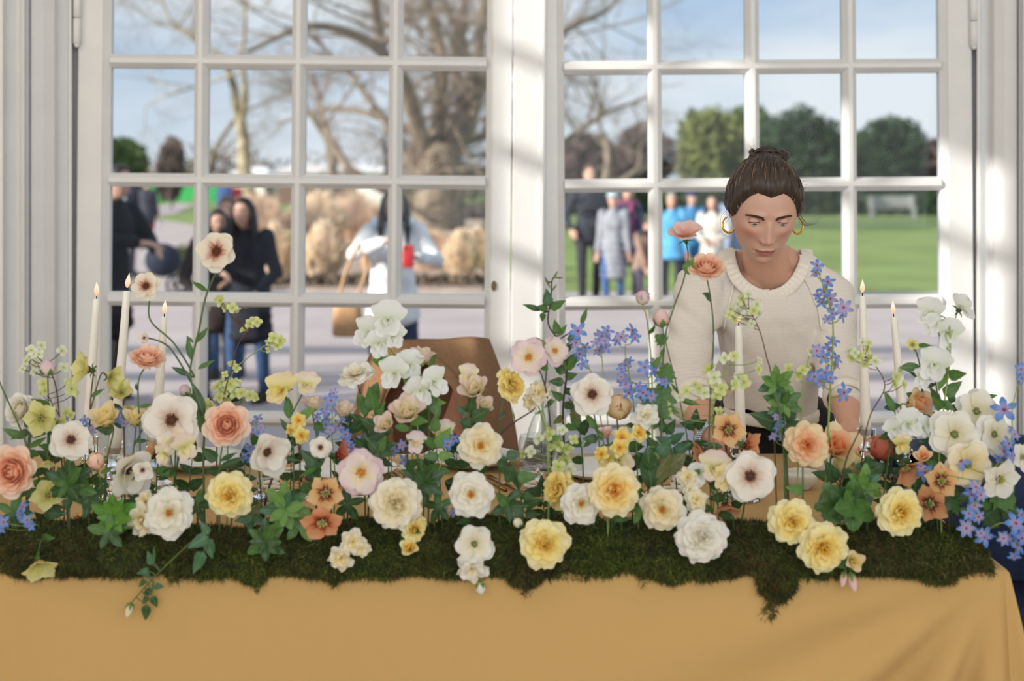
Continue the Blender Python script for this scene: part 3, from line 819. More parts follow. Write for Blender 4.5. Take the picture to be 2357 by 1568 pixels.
fs = [t for t in f if sum(keep[i] for i in t) >= 3]
mbh.add([tuple(a) for a in q], fs)
kn = Vector((0.008, .062, .092))
rg = random.Random(8)
bun = MB()
for k in range(46):                                    # coils of the knot
    a0 = rg.uniform(0, 6.28); el = rg.uniform(-.5, .9); r = rg.uniform(.020, .034); pts = []
    for j in range(9):
        a = a0 + j * .42; pts.append(kn + Vector((r * 1.30 * math.cos(a), r * .85 * math.sin(a) * .8, .62 * r * math.sin(el + .6 * math.sin(a * 1.5 + k)))) + Vector((rg.uniform(-1, 1), rg.uniform(-1, 1), rg.uniform(-1, 1))) * .002)
    mbh.tube(pts, [.002, .004, .005, .0055, .0055, .005, .0045, .003, .001], 5)
for k in range(300):                                   # strands from the hairline to the knot
    a = rg.uniform(-1.9, 1.9); zl = hairline(a) + rg.uniform(-.001, .02)
    ca = math.cos(a); sa = math.sin(a); rr = math.sqrt(max(0, 1 - (zl / HT if zl > 0 else zl / HB) ** 2)) ** .86
    s0 = Vector((HW * rr * sa * 1.02, -.084 * rr * ca if ca > 0 else -.098 * rr * ca, zl))
    pts = []
    for j in range(7):
        t = j / 6; m_ = s0.lerp(kn, t); dn = Vector((m_.x / HW ** 2, m_.y / .09 ** 2, (m_.z) / HT ** 2)).normalized()
        e = math.sqrt((m_.x / HW) ** 2 + (m_.y / (.084 if m_.y < 0 else .098)) ** 2 + (m_.z / HT) ** 2)
        m_ = m_ / max(e, .55) if t < .9 else m_
        pts.append(m_ + dn * (.003 + .0125 * min(1, t * 4) + rg.uniform(-.001, .0022)))
    mbh.tube(catmull(pts, 2), .0011, 4, 1 if rg.random() < .20 else 0, cap=False)
wl = []
for s, k in ((-1, 5), (1, 7)):                         # loose wisps by the ears and above the knot
    for j in range(k):
        x0 = s * .074; y0 = -.02 + .01 * j * .5; wj = rg.uniform(-.006, .006); pts = [Vector((x0, y0, wj)), Vector((x0 + s * (.008 + .004 * j + wj), y0 - .01, -.018 - .004 * j + wj)),
                                             Vector((x0 + s * (.022 + .006 * j), y0 - .01, -.030)), Vector((x0 + s * (.030 + .006 * j), y0, -.018 + .006 * j))]
        if s < 0: pts = [Vector((x0, y0, .0)), Vector((x0 - .012 - .003 * j, y0 - .01, -.02)), Vector((x0 - .018, y0 - .01, -.045 - .006 * j)), Vector((x0 - .008, y0, -.07))]
        wl.append(pts)
for k in range(34):
    a = rg.uniform(0, 6.28); b0 = kn + Vector((.03 * math.cos(a), .02 * math.sin(a), .008)); o_ = Vector((math.cos(a) * rg.uniform(.2, 1), rg.uniform(-.4, .4), rg.uniform(.2, 1))).normalized()
    wl.append([b0, b0 + o_ * .014, b0 + o_ * .024 + Vector((rg.uniform(-1, 1), 0, rg.uniform(-1, 1))) * .012, b0 + o_ * .03 + Vector((rg.uniform(-1, 1), 0, rg.uniform(-.8, 1))) * .016])
for k in range(40):
    a = rg.uniform(-1.5, 1.5); b0 = Vector((HW * 1.13 * math.sin(a), -.02 + .03 * rg.random(), HT * 1.1 * math.cos(a) * .96)); o_ = Vector((math.sin(a), rg.uniform(-.3, .3), math.cos(a)))
    wl.append([b0, b0 + o_ * .006 + Vector((rg.uniform(-.01, .01), 0, 0)), b0 + o_ * .009 + Vector((rg.uniform(-.02, .02), 0, 0))])
strands(mbh, wl, r=.0005)
M_hair2 = mat('hair_light_strands', srgb(136, 112, 92), .4, .2, 40)
o = mbh.build('hair', [M_hair, M_hair2], FL); o.matrix_local = HMO
# hoop earrings, thick and knobbly
M_gold = mat('gold', srgb(226, 176, 84), .22, .06, 60, metal=1.0)
for s in (-1, 1):
    c = HM @ Vector((s * .0765, -.004, -.024)) + Vector((s * .003, 0, -.0185)); pts = []
    mb = MB(); n = 26
    for j in range(n + 1):
        a = math.pi / 2 + .25 + (2 * math.pi - .5) * j / n; pts.append(c + Vector((.0135 * math.cos(a), .006 * math.cos(a) * s, .0180 * math.sin(a))) - FO)
    mb.tube(pts, [.0014 + .0011 * math.sin(math.pi * j / n) + .0003 * (j % 2) for j in range(n + 1)], 8)
    mb.build('earring', M_gold, FL)
# jumper
M_knit = bpy.data.materials.new('cream_knit'); M_knit.use_nodes = True; MATS['cream_knit'] = M_knit
nt = M_knit.node_tree; b = nt.nodes['Principled BSDF']; b.inputs['Roughness'].default_value = .85; b.inputs['Specular IOR Level'].default_value = .2
b.inputs['Sheen Weight'].default_value = .15
tc = nt.nodes.new('ShaderNodeTexCoord'); wv = nt.nodes.new('ShaderNodeTexWave'); wv.bands_direction = 'Z'; wv.inputs['Scale'].default_value = 105; wv.inputs['Distortion'].default_value = 1.2
wv.inputs['Detail'].default_value = 1; nt.links.new(tc.outputs['Object'], wv.inputs[0])
w2 = nt.nodes.new('ShaderNodeTexWave'); w2.bands_direction = 'X'; w2.inputs['Scale'].default_value = 140; w2.inputs['Distortion'].default_value = 1.0; nt.links.new(tc.outputs['Object'], w2.inputs[0])
rp = nt.nodes.new('ShaderNodeValToRGB'); rp.color_ramp.elements[0].color = srgb(240, 229, 219); rp.color_ramp.elements[1].color = srgb(251, 245, 239)
nt.links.new(wv.outputs['Fac'], rp.inputs[0]); nt.links.new(rp.outputs[0], b.inputs['Base Color'])
ad = nt.nodes.new('ShaderNodeMath'); ad.operation = 'ADD'; nt.links.new(wv.outputs['Fac'], ad.inputs[0]); nt.links.new(w2.outputs['Fac'], ad.inputs[1])
bp = nt.nodes.new('ShaderNodeBump'); bp.inputs['Strength'].default_value = .45; bp.inputs['Distance'].default_value = .003; nt.links.new(ad.outputs[0], bp.inputs['Height']); nt.links.new(bp.outputs[0], b.inputs['Normal'])
M_rib = mat('cream_rib', srgb(244, 235, 225), .85, .05, 120, bump=.2)
mb = MB()
mb.limb([P(1640, 655, 3.47), P(1768, 650, 3.47), P(1895, 668, 3.47)], [.062, .080, .062], 20)
for px, py, rx, ry, rz in ((1768, 700, .150, .100, .10), (1772, 770, .136, .112, .10), (1772, 850, .128, .112, .10), (1775, 905, .110, .108, .06)):
    mb.ball(P(px, py, 3.462 + (py - 700) * .0004), (rx, ry, rz), 28, 18)
mb.limb([P(1770, 720, 3.475), P(1774, 1000, 3.575)], [.128, .112], 26)
LA = [P(1622, 652, 3.46), P(1594, 740, 3.415), P(1580, 845, 3.36), P(1592, 915, 3.295)]
RA = [P(1902, 668, 3.46), P(1921, 750, 3.43), P(1925, 850, 3.385), P(1944, 912, 3.31)]
mb.limb(LA, [.066, .062, .058, .050], 20); mb.limb(RA, [.062, .055, .052, .046], 20)
mb.limb([P(1690, 612, 3.46), P(1622, 652, 3.46)], [.048, .058], 16); mb.limb([P(1842, 616, 3.46), P(1900, 668, 3.46)], [.046, .054], 16)
jm = voxel(mb, .006, 5, 'jumper'); p = verts_of(jm)
px_ = p[:, 0] / p[:, 1] * F_PX + CX; py_ = HZ + (CAM_Z - p[:, 2]) / p[:, 1] * F_PX
# soft folds: slanting creases on the sleeves and body
nz = np.array([mnoise.noise(Vector((a[0] * 7, a[1] * 5, a[2] * 20 + a[0] * 14))) for a in p])
nz2 = np.array([mnoise.noise(Vector((a[0] * 16, a[1] * 5, a[2] * 5))) for a in p])
me = jm; nrm = np.empty(len(p) * 3); me.vertices.foreach_get('normal', nrm); nrm = nrm.reshape(-1, 3)
arm = (px_ < 1662) | (px_ > 1892)
p = p + nrm * (np.where(arm, .017, .005) * nz + np.where(arm, .003, .006) * nz2)[:, None]
neck = [(1688, 520), (1696, 596), (1706, 628), (1726, 650), (1750, 664), (1776, 666), (1802, 655), (1822, 634), (1838, 604), (1846, 520)]
def inside(poly, x, y):
    c = np.zeros(len(x), bool); j = len(poly) - 1
    for i in range(len(poly)):
        xi, yi = poly[i]; xj, yj = poly[j]
        if yi != yj: c ^= ((yi > y) != (yj > y)) & (x < (xj - xi) * (y - yi) / (yj - yi) + xi)
        j = i
    return c
kill = inside(neck, px_, py_) | (py_ > 957 + 12 * np.sin(px_ / 40)) & ~arm
set_verts(jm, p - np.array(FO))
bm = bmesh.new(); bm.from_mesh(jm); bm.verts.ensure_lookup_table()
bmesh.ops.delete(bm, geom=[bm.verts[i] for i in np.nonzero(kill)[0]], context='VERTS'); bm.to_mesh(jm); bm.free()
jm.materials.clear(); jm.materials.append(M_knit); jm.polygons.foreach_set('use_smooth', [True] * len(jm.polygons))
link('jumper', jm, FL)
# raglan seams: raised cords lying on the knit
jp = verts_of(jm) + np.array(FO); jx = jp[:, 0] / jp[:, 1] * F_PX + CX; jy = HZ + (CAM_Z - jp[:, 2]) / jp[:, 1] * F_PX
for path in (((1698, 622), (1688, 660), (1674, 715), (1664, 770)), ((1842, 622), (1864, 662), (1884, 712), (1894, 770))):
    pts = []
    for i in range(len(path) - 1):
        for k in range(6):
            t = k / 6; x_ = path[i][0] + (path[i + 1][0] - path[i][0]) * t; y_ = path[i][1] + (path[i + 1][1] - path[i][1]) * t
            m_ = np.nonzero((jx - x_) ** 2 + (jy - y_) ** 2 < 64)[0]
            if len(m_): d_ = float(jp[m_, 1].min()) - .0008; pts.append(P(x_, y_, d_) - FO)
    if len(pts) > 3: MB().tube(pts, .0022, 6).build('seam', M_rib, FL)
def rib_band(name, path, width_dir, w, thick, n, ribs, closed=False):
    """knitted rib: a band swept along a path, its face raised in ridges"""
    pts = catmull(path, n); k = len(pts); mb = MB(); vs = []
    for i in range(k):
        t = (pts[min(i + 1, k - 1)] - pts[max(i - 1, 0)]).normalized()
        wd = width_dir(i / (k - 1), pts[i]); wd = (wd - t * wd.dot(t)).normalized(); nn = t.cross(wd)
        if nn.y > 0: nn = -nn
        r = thick * (.62 + .38 * math.cos(i * math.pi * ribs))
        for a, h in ((0, .2), (.06, .8), (.3, 1), (.7, 1), (.94, .8), (1, .2), (1, -.6), (0, -.6)):
            vs.append(pts[i] + wd * w * a + nn * r * h)
    fs = [(i * 8 + j, i * 8 + (j + 1) % 8, (i + 1) * 8 + (j + 1) % 8, (i + 1) * 8 + j) for i in range(k - 1) for j in range(8)]
    fs += [tuple(range(8)), tuple((k - 1) * 8 + j for j in range(7, -1, -1))]
    mb.add([q - FO for q in vs], fs); return mb.build(name, M_rib, FL)
ncol = [P(1730, 596, 3.58), P(1706, 580, 3.535), P(1693, 578, 3.47), P(1695, 598, 3.425), P(1706, 630, 3.39), P(1727, 652, 3.37), P(1751, 665, 3.362), P(1777, 667, 3.362), P(1803, 656, 3.37), P(1823, 634, 3.39), P(1838, 602, 3.425), P(1843, 578, 3.47), P(1832, 580, 3.535), P(1806, 596, 3.58)]
cen = P(1768, 600, 3.40)
rib_band('collar', ncol, lambda t, q: Vector((q.x - cen.x, 0, min(q.z - cen.z, -.012))), .030, .007, 13, .5)
def cuff(name, c, ax, r, w):
    ax = ax.normalized(); a = ax.orthogonal().normalized(); b = ax.cross(a); mb = MB(); n = 88; vs = []
    for (o, rr) in ((0, .97), (.05, 1.03), (.4, 1.05), (.8, 1.05), (1, 1.0), (1, .88), (0, .85)):
        for j in range(n):
            w_ = 2 * math.pi * j / n; q = r * rr * (1 + .022 * math.cos(j * math.pi))
            vs.append(c + ax * w * o + (a * math.cos(w_) + b * math.sin(w_)) * q - FO)
    fs = [(i * n + j, i * n + (j + 1) % n, ((i + 1) % 7) * n + (j + 1) % n, ((i + 1) % 7) * n + j) for i in range(7) for j in range(n)]
    mb.add(vs, fs); return mb.build(name, M_rib, FL)
cuff('cuff', P(1591, 906, 3.303), P(1612, 955, 3.24) - P(1587, 906, 3.303), .0505, .026)
cuff('cuff', P(1943, 904, 3.318), P(1950, 955, 3.25) - P(1943, 904, 3.318), .0475, .026)
mb = MB(); n = 150; hc = P(1772, 948, 3.553); vs = []
for (z, q) in ((.010, .97), (.008, 1.02), (0, 1.035), (-.016, 1.03), (-.020, 1.0), (-.019, .93), (.008, .93)):
    for j in range(n): a = 2 * math.pi * j / n; k_ = q * (1 + .014 * math.cos(j * math.pi)); vs.append(hc + Vector((.1175 * k_ * math.cos(a), .1165 * k_ * math.sin(a), z + .004 * math.sin(a * 2 + 1))) - FO)
mb.add(vs, [(i * n + j, i * n + (j + 1) % n, ((i + 1) % 7) * n + (j + 1) % n, ((i + 1) % 7) * n + j) for i in range(7) for j in range(n)]); mb.build('hem', M_rib, FL)
# bracelet
ax = (P(1712, 1052, 3.10) - WR_L).normalized()
M_brace = mat('silver_blue_beads', srgb(196, 208, 222), .25, .3, 160, metal=.6)
mb = MB(); c = WR_L + ax * .004; a = ax.orthogonal().normalized(); b = ax.cross(a)
for j in range(34):
    w_ = 2 * math.pi * j / 34
    for k in (-1, 0, 1): mb.ball(c + ax * k * .0052 + (a * math.cos(w_ + .09 * k) + b * math.sin(w_ + .09 * k)) * .0285 - FO, .0031, 6, 5)
mb.build('bracelet', M_brace, FL)
# black trousers
M_black = mat('black_cloth', srgb(24, 23, 27), .8, .2, 40, bump=.2)
mb = MB(); mb.ball(P(1772, 965, 3.60), (.165, .125, .09), 24, 16); mb.ball(P(1772, 1020, 3.62), (.18, .135, .13), 24, 16)
for s in (-1, 1):
    h = P(1772 + s * 95, 1050, 3.62); mb.limb([h, Vector((h.x + s * .01, 3.60, .46)), Vector((h.x + s * .015, 3.63, .06))], [.095, .066, .05], 18)
tr = voxel(mb, .010, 4, 'trousers'); set_verts(tr, verts_of(tr) - np.array(FO)); tr.materials.clear(); tr.materials.append(M_black)
link('trousers', tr, FL)
for s in (-1, 1):
    h = P(1772 + s * 95, 1050, 3.62); mb = MB(); mb.limb([(h.x + s * .015, 3.67, .04), (h.x + s * .02, 3.50, .033)], [.042, .036], 14)
    mb.box(h.x + s * .017 - .042, h.x + s * .017 + .042, 3.46, 3.71, 0.0, .02, bev=.006)
    o = mb.build('shoe', M_black, FL); o.location = -FO
M_navy = mat('navy_cloth', srgb(28, 36, 56), .8, .2, 30)

# ------------------------------------------------------------------ people outside
def walker(label, px, d, H, yaw, coat, coat_len, legs, hair, skin=srgb(224, 178, 156), hair_style='short', hands=None, hat=None, scarf=None, bag=None, group=None, cam_side=1,
           lean=0.0, stance=.5, shoes=srgb(40, 36, 36), vox=.018, name='person', crouch=0.0, hood=None):
    """a person of height H at image x px and distance d, facing yaw degrees (0 = towards the doors)"""
    c = G(px, d); root = thing(name, label, 'person', tuple(c), yaw * D2R, group); s = H / 1.72
    key = 'skin_%d_%d' % (skin[0] * 99, skin[2] * 99)
    Zs, Zh, Zk = (1.40 - crouch * .45) * s, (.90 - crouch * .42) * s, (.48 - crouch * .05) * s
    Hc = Vector((0, -.03 * s - lean * .30, (1.62 - crouch * .47) * s - lean * .05))
    hands = hands or [(-.25, -.05, .80), (.25, -.05, .80)]
    hands = [Vector(h) * s for h in hands]
    sh = [Vector((-.175 * s, -lean * .18, Zs)), Vector((.175 * s, -lean * .18, Zs))]
    def elbow(a, b, k):
        m = (a + b) / 2; L = .56 * s; dd = (b - a).length; h = math.sqrt(max(.0, (L / 2) ** 2 - (dd / 2) ** 2))
        out = Vector((k * .7, .35, -.55)).normalized(); return m + out * h
    el = [elbow(sh[0], hands[0], -1), elbow(sh[1], hands[1], 1)]
    # skin: head, neck, hands in one body
    mb = MB(); v, f = head_base(40, 32); q = face_sculpt(np.array(v)); hs = s * 1.04
    mb.add([Hc + Vector(a) * hs for a in q], f)
    mb.limb([Hc + Vector((0, .02, -.05)) * s, Vector((0, 0.01 - lean * .18, Zs + .03 * s))], [.052 * s, .056 * s])
    mb.limb([sh[0] * .9, sh[1] * .9], [.04 * s, .04 * s])
    mb.limb([Vector((0, -lean * .16, Zs)), Vector((0, 0, Zh))], [.07 * s, .07 * s])
    for k in (0, 1):
        mb.limb([sh[k], el[k], hands[k]], [.035 * s, .033 * s, .026 * s])
        fw = (hands[k] - el[k]).normalized(); hand(mb, hands[k], fw, (1 - 2 * k, -.4, 0), Vector((0, 0, 1)) if abs(fw.z) < .7 else Vector((0, 1, 0)), s, .5)
    me = voxel(mb, min(vox, .010), 1, 'body'); pv = verts_of(me); cc = np.tile(np.array(skin[:3]), (len(pv), 1))
    lp = (pv - np.array(Hc)) / hs; nh = (np.abs(lp[:, 0]) < .09) & (np.abs(lp[:, 2]) < .12) & (lp[:, 1] < 0)
    cc[nh] = face_pigment(lp[nh], skin, tuple(a * b for a, b in zip(skin[:3], (.75, .5, .5))), tuple(a * b for a, b in zip(skin[:3], (.95, .75, .72))))
    for e_ in (-1, 1):                                  # eyes and brows
        w = np.exp(-((lp[:, 0] - e_ * .031) / .011) ** 2 - ((lp[:, 2]) / .005) ** 2) + .8 * np.exp(-((lp[:, 0] - e_ * .031) / .015) ** 2 - ((lp[:, 2] - .018) / .004) ** 2)
        w = np.clip(w * (lp[:, 1] < -.03), 0, 1)[:, None]; cc = cc * (1 - w) + np.array((.03, .02, .018)) * w
    attr_col(me, 'pigment', np.c_[cc, np.ones(len(cc))]); me.materials.clear(); me.materials.append(M_skin); link('body', me, root)
    # coat or jumper
    mb = MB(); zb = Zs - (Zs - .05) * coat_len
    ch = Vector((0, -lean * .15, Zs - .14 * s))
    mb.limb([sh[0] * .92, sh[1] * .92], [.075 * s, .075 * s]); mb.ball(ch, (.20 * s, .135 * s, .20 * s))
    mb.ball(Vector((0, -lean * .06, Zh + .12 * s)), (.175 * s, .13 * s, .20 * s))
    nb = 5
    for i in range(nb + 1):
        z = Zh + .05 * s + (zb - Zh - .05 * s) * i / nb
        if zb < Zh: mb.ball((0, 0, z), ((.19 + .025 * i / nb) * s, (.145 + .03 * i / nb) * s, .09 * s), 14, 8)
    for k in (0, 1):
        wr = el[k].lerp(hands[k], .93)
        mb.limb([sh[k], el[k], wr], [.072 * s, .060 * s, .046 * s])
    mb.tube([Vector((0, .0 - lean * .17, Zs)), Vector((0, -.005 - lean * .2, Zs + .075 * s))], [.10 * s, .075 * s], 12)
    me = voxel(mb, vox, 3, 'coat'); pv = verts_of(me)
    nn = np.empty(len(pv) * 3); me.vertices.foreach_get('normal', nn); nn = nn.reshape(-1, 3)
    wv_ = np.array([mnoise.noise(Vector((a[0] * 9, a[1] * 9, a[2] * 6 + px))) for a in pv]); set_verts(me, pv + nn * (wv_ * .012)[:, None])
    cm = mat('coat_%02x%02x%02x' % tuple(int(min(1, a) * 255) for a in coat[:3]), coat, .85, .18, 12); me.materials.clear(); me.materials.append(cm); link('coat', me, root)
    # legs
    mb = MB()
    ft = []
    for k, e_ in ((0, -1), (1, 1)):
        st = stance * .12 * e_; kx = e_ * .095 * s
        foot = Vector((kx + e_ * .01, st, .07)); kn = Vector((kx + e_ * (.02 + .08 * crouch), -.04 - .5 * crouch * .4 + st * .5, Zk))
        mb.limb([Vector((kx, 0, Zh)), kn, foot], [.092 * s, .066 * s, .05 * s]); ft.append(foot)
    mb.ball((0, 0, Zh), (.165 * s, .125 * s, .12 * s))
    me = voxel(mb, vox, 2, 'trousers'); lm = mat('legs_%02x%02x%02x' % tuple(int(a * 255) for a in legs[:3]), legs, .85, .15, 12)
    me.materials.clear(); me.materials.append(lm); link('trousers', me, root)
    sm = mat('shoe_leather_%d' % int(shoes[0] * 99), shoes, .6)
    for foot in ft:
        mb = MB(); mb.limb([foot + Vector((0, .03, -.025)), foot + Vector((0, -.15 * s, -.032))], [.046, .036]); mb.box(foot.x - .042, foot.x + .042, foot.y - .19 * s, foot.y + .075, 0, .022, bev=.008)
        mb.build('shoe', sm, root)
    # hair
    hm = mat('hair_%02x%02x' % (int(hair[0] * 255), int(hair[2] * 255)), hair, .5, .3, 30)
    v, f = head_base(36, 28); q = np.array(v) * 1.10; keep = np.array([a[2] > hairline(math.atan2(a[0], -a[1])) * 1.0 - (.0 if hair_style == 'short' else 0) for a in q])
    mb = MB(); mb.add([Hc + Vector(a) * hs for a in q], [t for t in f if sum(keep[i] for i in t) >= 3])
    if hair_style == 'long':
        for k in range(40):
            a = math.pi * (.38 + 1.24 * k / 39); x, y = math.sin(a) * .085, -math.cos(a) * .095
            mb.tube([Hc + Vector((x * .9, y * .9, .05)) * s, Hc + Vector((x * 1.15, y * 1.0, -.07)) * s, Hc + Vector((x * 1.25, y * .95 + .01, -.20)) * s, Hc + Vector((x * 1.2, y * .8, -.33)) * s], [.02 * s, .022 * s, .02 * s, .008 * s], 6)
    if hair_style == 'tail':
        mb.limb([Hc + Vector((0, .09, .03)) * s, Hc + Vector((0, .13, -.06)) * s, Hc + Vector((0, .11, -.20)) * s], [.03 * s, .03 * s, .012 * s])
    mb.build('hair', hm, root)
    if hat:
        mb = MB(); mb.lathe([(.0, .125), (.05, .122), (.082, .095), (.095, .05), (.097, .03), (.100, .028), (.100, .062)][::-1], 20, c=Hc / hs if False else (0, 0, 0))
        o = mb.build('hat', mat('hat_%02x%02x' % (int(hat[0] * 255), int(hat[2] * 255)), hat, .9, .15, 40), root); o.location = Hc; o.scale = (hs, hs * 1.1, hs)
    if scarf:
        mb = MB(); pts = [Vector((.115 * math.cos(a), -.01 + .10 * math.sin(a) - lean * .2, Zs + .06 * s + .015 * math.sin(2 * a))) for a in [2 * math.pi * k / 14 for k in range(15)]]
        mb.tube(pts, .038 * s, 8); mb.limb([Vector((.05, -.11, Zs + .03)), Vector((.06, -.165, Zs - .15)), Vector((.05, -.17, Zs - .42 * s))], [.04 * s, .05 * s, .05 * s]); mb.build('scarf', mat('scarf_%02x' % int(scarf[0] * 255), scarf, .9, .2, 30), root)
    if hood:
        mb = MB(); pts = [Vector((.115 * math.cos(a), .05 + .10 * math.sin(a), Zs + .05 * s)) for a in [math.pi * (-.15 + 1.3 * k / 10) for k in range(11)]]
        mb.tube(pts, [.02] + [.055 * s] * 9 + [.02], 9); mb.build('hood', mat('hood_%02x' % int(hood[0] * 255), hood, .9, .2, 30), root)
    root['build'] = 0; del root['build']
    return root, Hc, hands
def bagpart(c, size, m, name='handbag', label='', cat='bag', strap=None, yaw=0):
    root = thing(name, label, cat, tuple(c), yaw * D2R)
    mb = MB(); w, t, h = size
    vs = []; n = 20
    for z, k in ((0, .80), (.04, 1.0), (.5, 1.02), (.85, .92), (1, .72)):
        for j in range(n):
            a = 2 * math.pi * j / n; q = 1 / (abs(math.cos(a)) ** 4 + abs(math.sin(a)) ** 4) ** .25
            vs.append((w / 2 * k * q * math.cos(a), t / 2 * k * q * math.sin(a), h * z))
    fs = [(i * n + j, i * n + (j + 1) % n, (i + 1) * n + (j + 1) % n, (i + 1) * n + j) for i in range(4) for j in range(n)] + [tuple(range(n - 1, -1, -1)), tuple(4 * n + j for j in range(n))]
    mb.add(vs, fs); mb.build('bag_body', m, root)
    if strap:
        MB().tube(catmull([Vector(q) for q in strap], 5), .012, 6).build('strap', m, root)
    return root
DK = srgb(34, 34, 44)
walker('dark haired woman in a black coat and blue jeans, the nearer of a huddled couple', 574, 10.3, 1.48, -14, srgb(30, 32, 44), .62, srgb(56, 82, 122), srgb(32, 26, 28), hair_style='long', hands=[(-.10, -.30, 1.10), (.18, -.22, .95)], lean=.25, vox=.016)
walker('smaller woman in a dark brown coat with grey trousers leaning on the dark haired woman', 497, 10.5, 1.40, 18, srgb(56, 44, 44), .55, srgb(70, 72, 82), srgb(40, 30, 28), hair_style='long', hands=[(-.18, -.22, .95), (.10, -.30, 1.08)], lean=.35, vox=.016)
walker('pale faced person with light hair looking over the shoulders of the couple', 524, 11.6, 1.46, 4, srgb(60, 64, 82), .5, srgb(64, 90, 128), srgb(120, 84, 66), hair_style='short', vox=.02)
r_, Hc_, hh_ = walker('person in a puffy white jacket holding up a phone, with a tan bag', 905, 10.0, 1.60, 8, srgb(236, 238, 242), .50, srgb(52, 62, 88), srgb(30, 26, 30), hair_style='long', hands=[(-.08, -.34, 1.28), (.15, -.34, 1.16)], lean=.28, crouch=.12, vox=.016, hood=srgb(232, 236, 242))
ph = thing('phone', 'phone in a red case held up in front of the white jacket', 'phone', tuple(Vector(r_.location) + Vector((.14, -.47, 1.02))), 8 * D2R)
MB().box(-.036, .036, -.006, .006, 0, .15, bev=.005).build('case', mat('red_case', srgb(214, 60, 62), .4), ph); MB().box(-.033, .033, .006, .0075, .006, .144).build('screen', mat('dark_screen', srgb(20, 22, 26), .1), ph)
MB().ball((-.02, -.007, .128), (.010, .003, .012), 10, 8).build('camera_lens', M_pupil, ph)
bagpart(P(800, 775, 9.7) , (.20, .11, .27), mat('tan_leather', srgb(206, 160, 116), .5, .1, 20), 'shoulder_bag', 'tan leather bag hanging at the left of the white jacket', 'bag', strap=[(-.06, 0, .26), (-.01, .02, .45), (.08, .06, .62), (.12, .06, .45), (.06, 0, .26)])
GP = 'people standing together on the path at the right'
walker('tall man in black jacket and black trousers standing at the left of the group', 1356, 19.0, 1.80, 12, srgb(44, 46, 56), .46, srgb(50, 50, 58), srgb(96, 74, 62), group=GP, hands=[(-.27, -.10, .92), (.27, -.06, .92)])
walker('grey haired person in a long pale grey coat and blue jeans in the standing group', 1412, 18.6, 1.44, -10, srgb(150, 152, 160), .72, srgb(66, 98, 150), srgb(214, 208, 200), group=GP, hat=srgb(176, 192, 196))
walker('person in a navy coat with a plum scarf right of the long grey coat', 1446, 19.6, 1.52, -8, srgb(44, 54, 84), .62, srgb(58, 54, 70), srgb(150, 96, 60), group=GP, scarf=srgb(134, 56, 98))
walker('child in a brown patterned jacket stooping at the front of the standing group', 1480, 18.0, 1.18, 25, srgb(150, 126, 112), .5, srgb(78, 70, 92), srgb(60, 44, 40), group=GP, crouch=.18, lean=.3, hands=[(-.12, -.30, .75), (.12, -.30, .72)], scarf=srgb(60, 58, 66))
walker('person in a light blue jacket beside the glazing bar of the standing group', 1546, 18.8, 1.42, -4, srgb(96, 168, 214), .5, srgb(44, 46, 60), srgb(180, 170, 164), group=GP)
walker('person in a navy cap and teal blue jacket in the standing group', 1592, 19.4, 1.46, 10, srgb(60, 130, 178), .5, srgb(60, 74, 116), srgb(50, 40, 40), hat=srgb(44, 50, 96), group=GP)
walker('dark haired woman in a pale flowered jacket at the right of the group', 1640, 18.6, 1.40, -16, srgb(206, 202, 192), .5, srgb(120, 130, 150), srgb(34, 28, 30), hair_style='long', group=GP, hands=[(-.10, -.25, 1.0), (.12, -.25, 1.02)])
walker('person in a slate blue coat half hidden behind the florist', 1690, 19.0, 1.52, -20, srgb(132, 146, 172), .6, srgb(60, 62, 80), srgb(140, 100, 80), group=GP)
GF = 'people far off on the left branch path'
walker('person walking away in a dark coat and red leggings far along the branch path', 338, 33, 1.66, 180, srgb(58, 60, 70), .55, srgb(168, 60, 66), srgb(50, 36, 34), group=GF, hat=srgb(178, 50, 52), vox=.03)
r2, _, _ = walker('person in a navy coat carrying a white rucksack near the left edge of the glass', 286, 24, 1.74, 168, srgb(38, 42, 60), .55, srgb(36, 38, 50), srgb(60, 46, 40), group=GF, vox=.03)
bagpart(Vector(r2.location) + Vector((-.04, -.29, .98)), (.30, .18, .42), mat('white_canvas_bag', srgb(226, 230, 234), .8), 'rucksack', 'white rucksack on the back of the person near the left edge of the glass', 'bag')
walker('person in a blue coat standing beside a red jacket far behind the couple', 516, 38, 1.76, 150, srgb(56, 80, 124), .55, srgb(72, 108, 150), srgb(60, 46, 40), group=GF, vox=.03)
walker('person in a red jacket standing beside a blue coat far behind the couple', 538, 38.5, 1.66, 190, srgb(168, 48, 66), .5, srgb(50, 56, 56), srgb(60, 46, 40), group=GF, vox=.03)
walker('person in black leaning into the left edge of the glass close outside', 246, 10.4, 1.72, 60, srgb(24, 25, 30), .62, srgb(26, 26, 32), srgb(30, 26, 26), hands=[(-.10, -.42, 1.16), (.14, -.36, 1.10)], lean=.3, vox=.016)
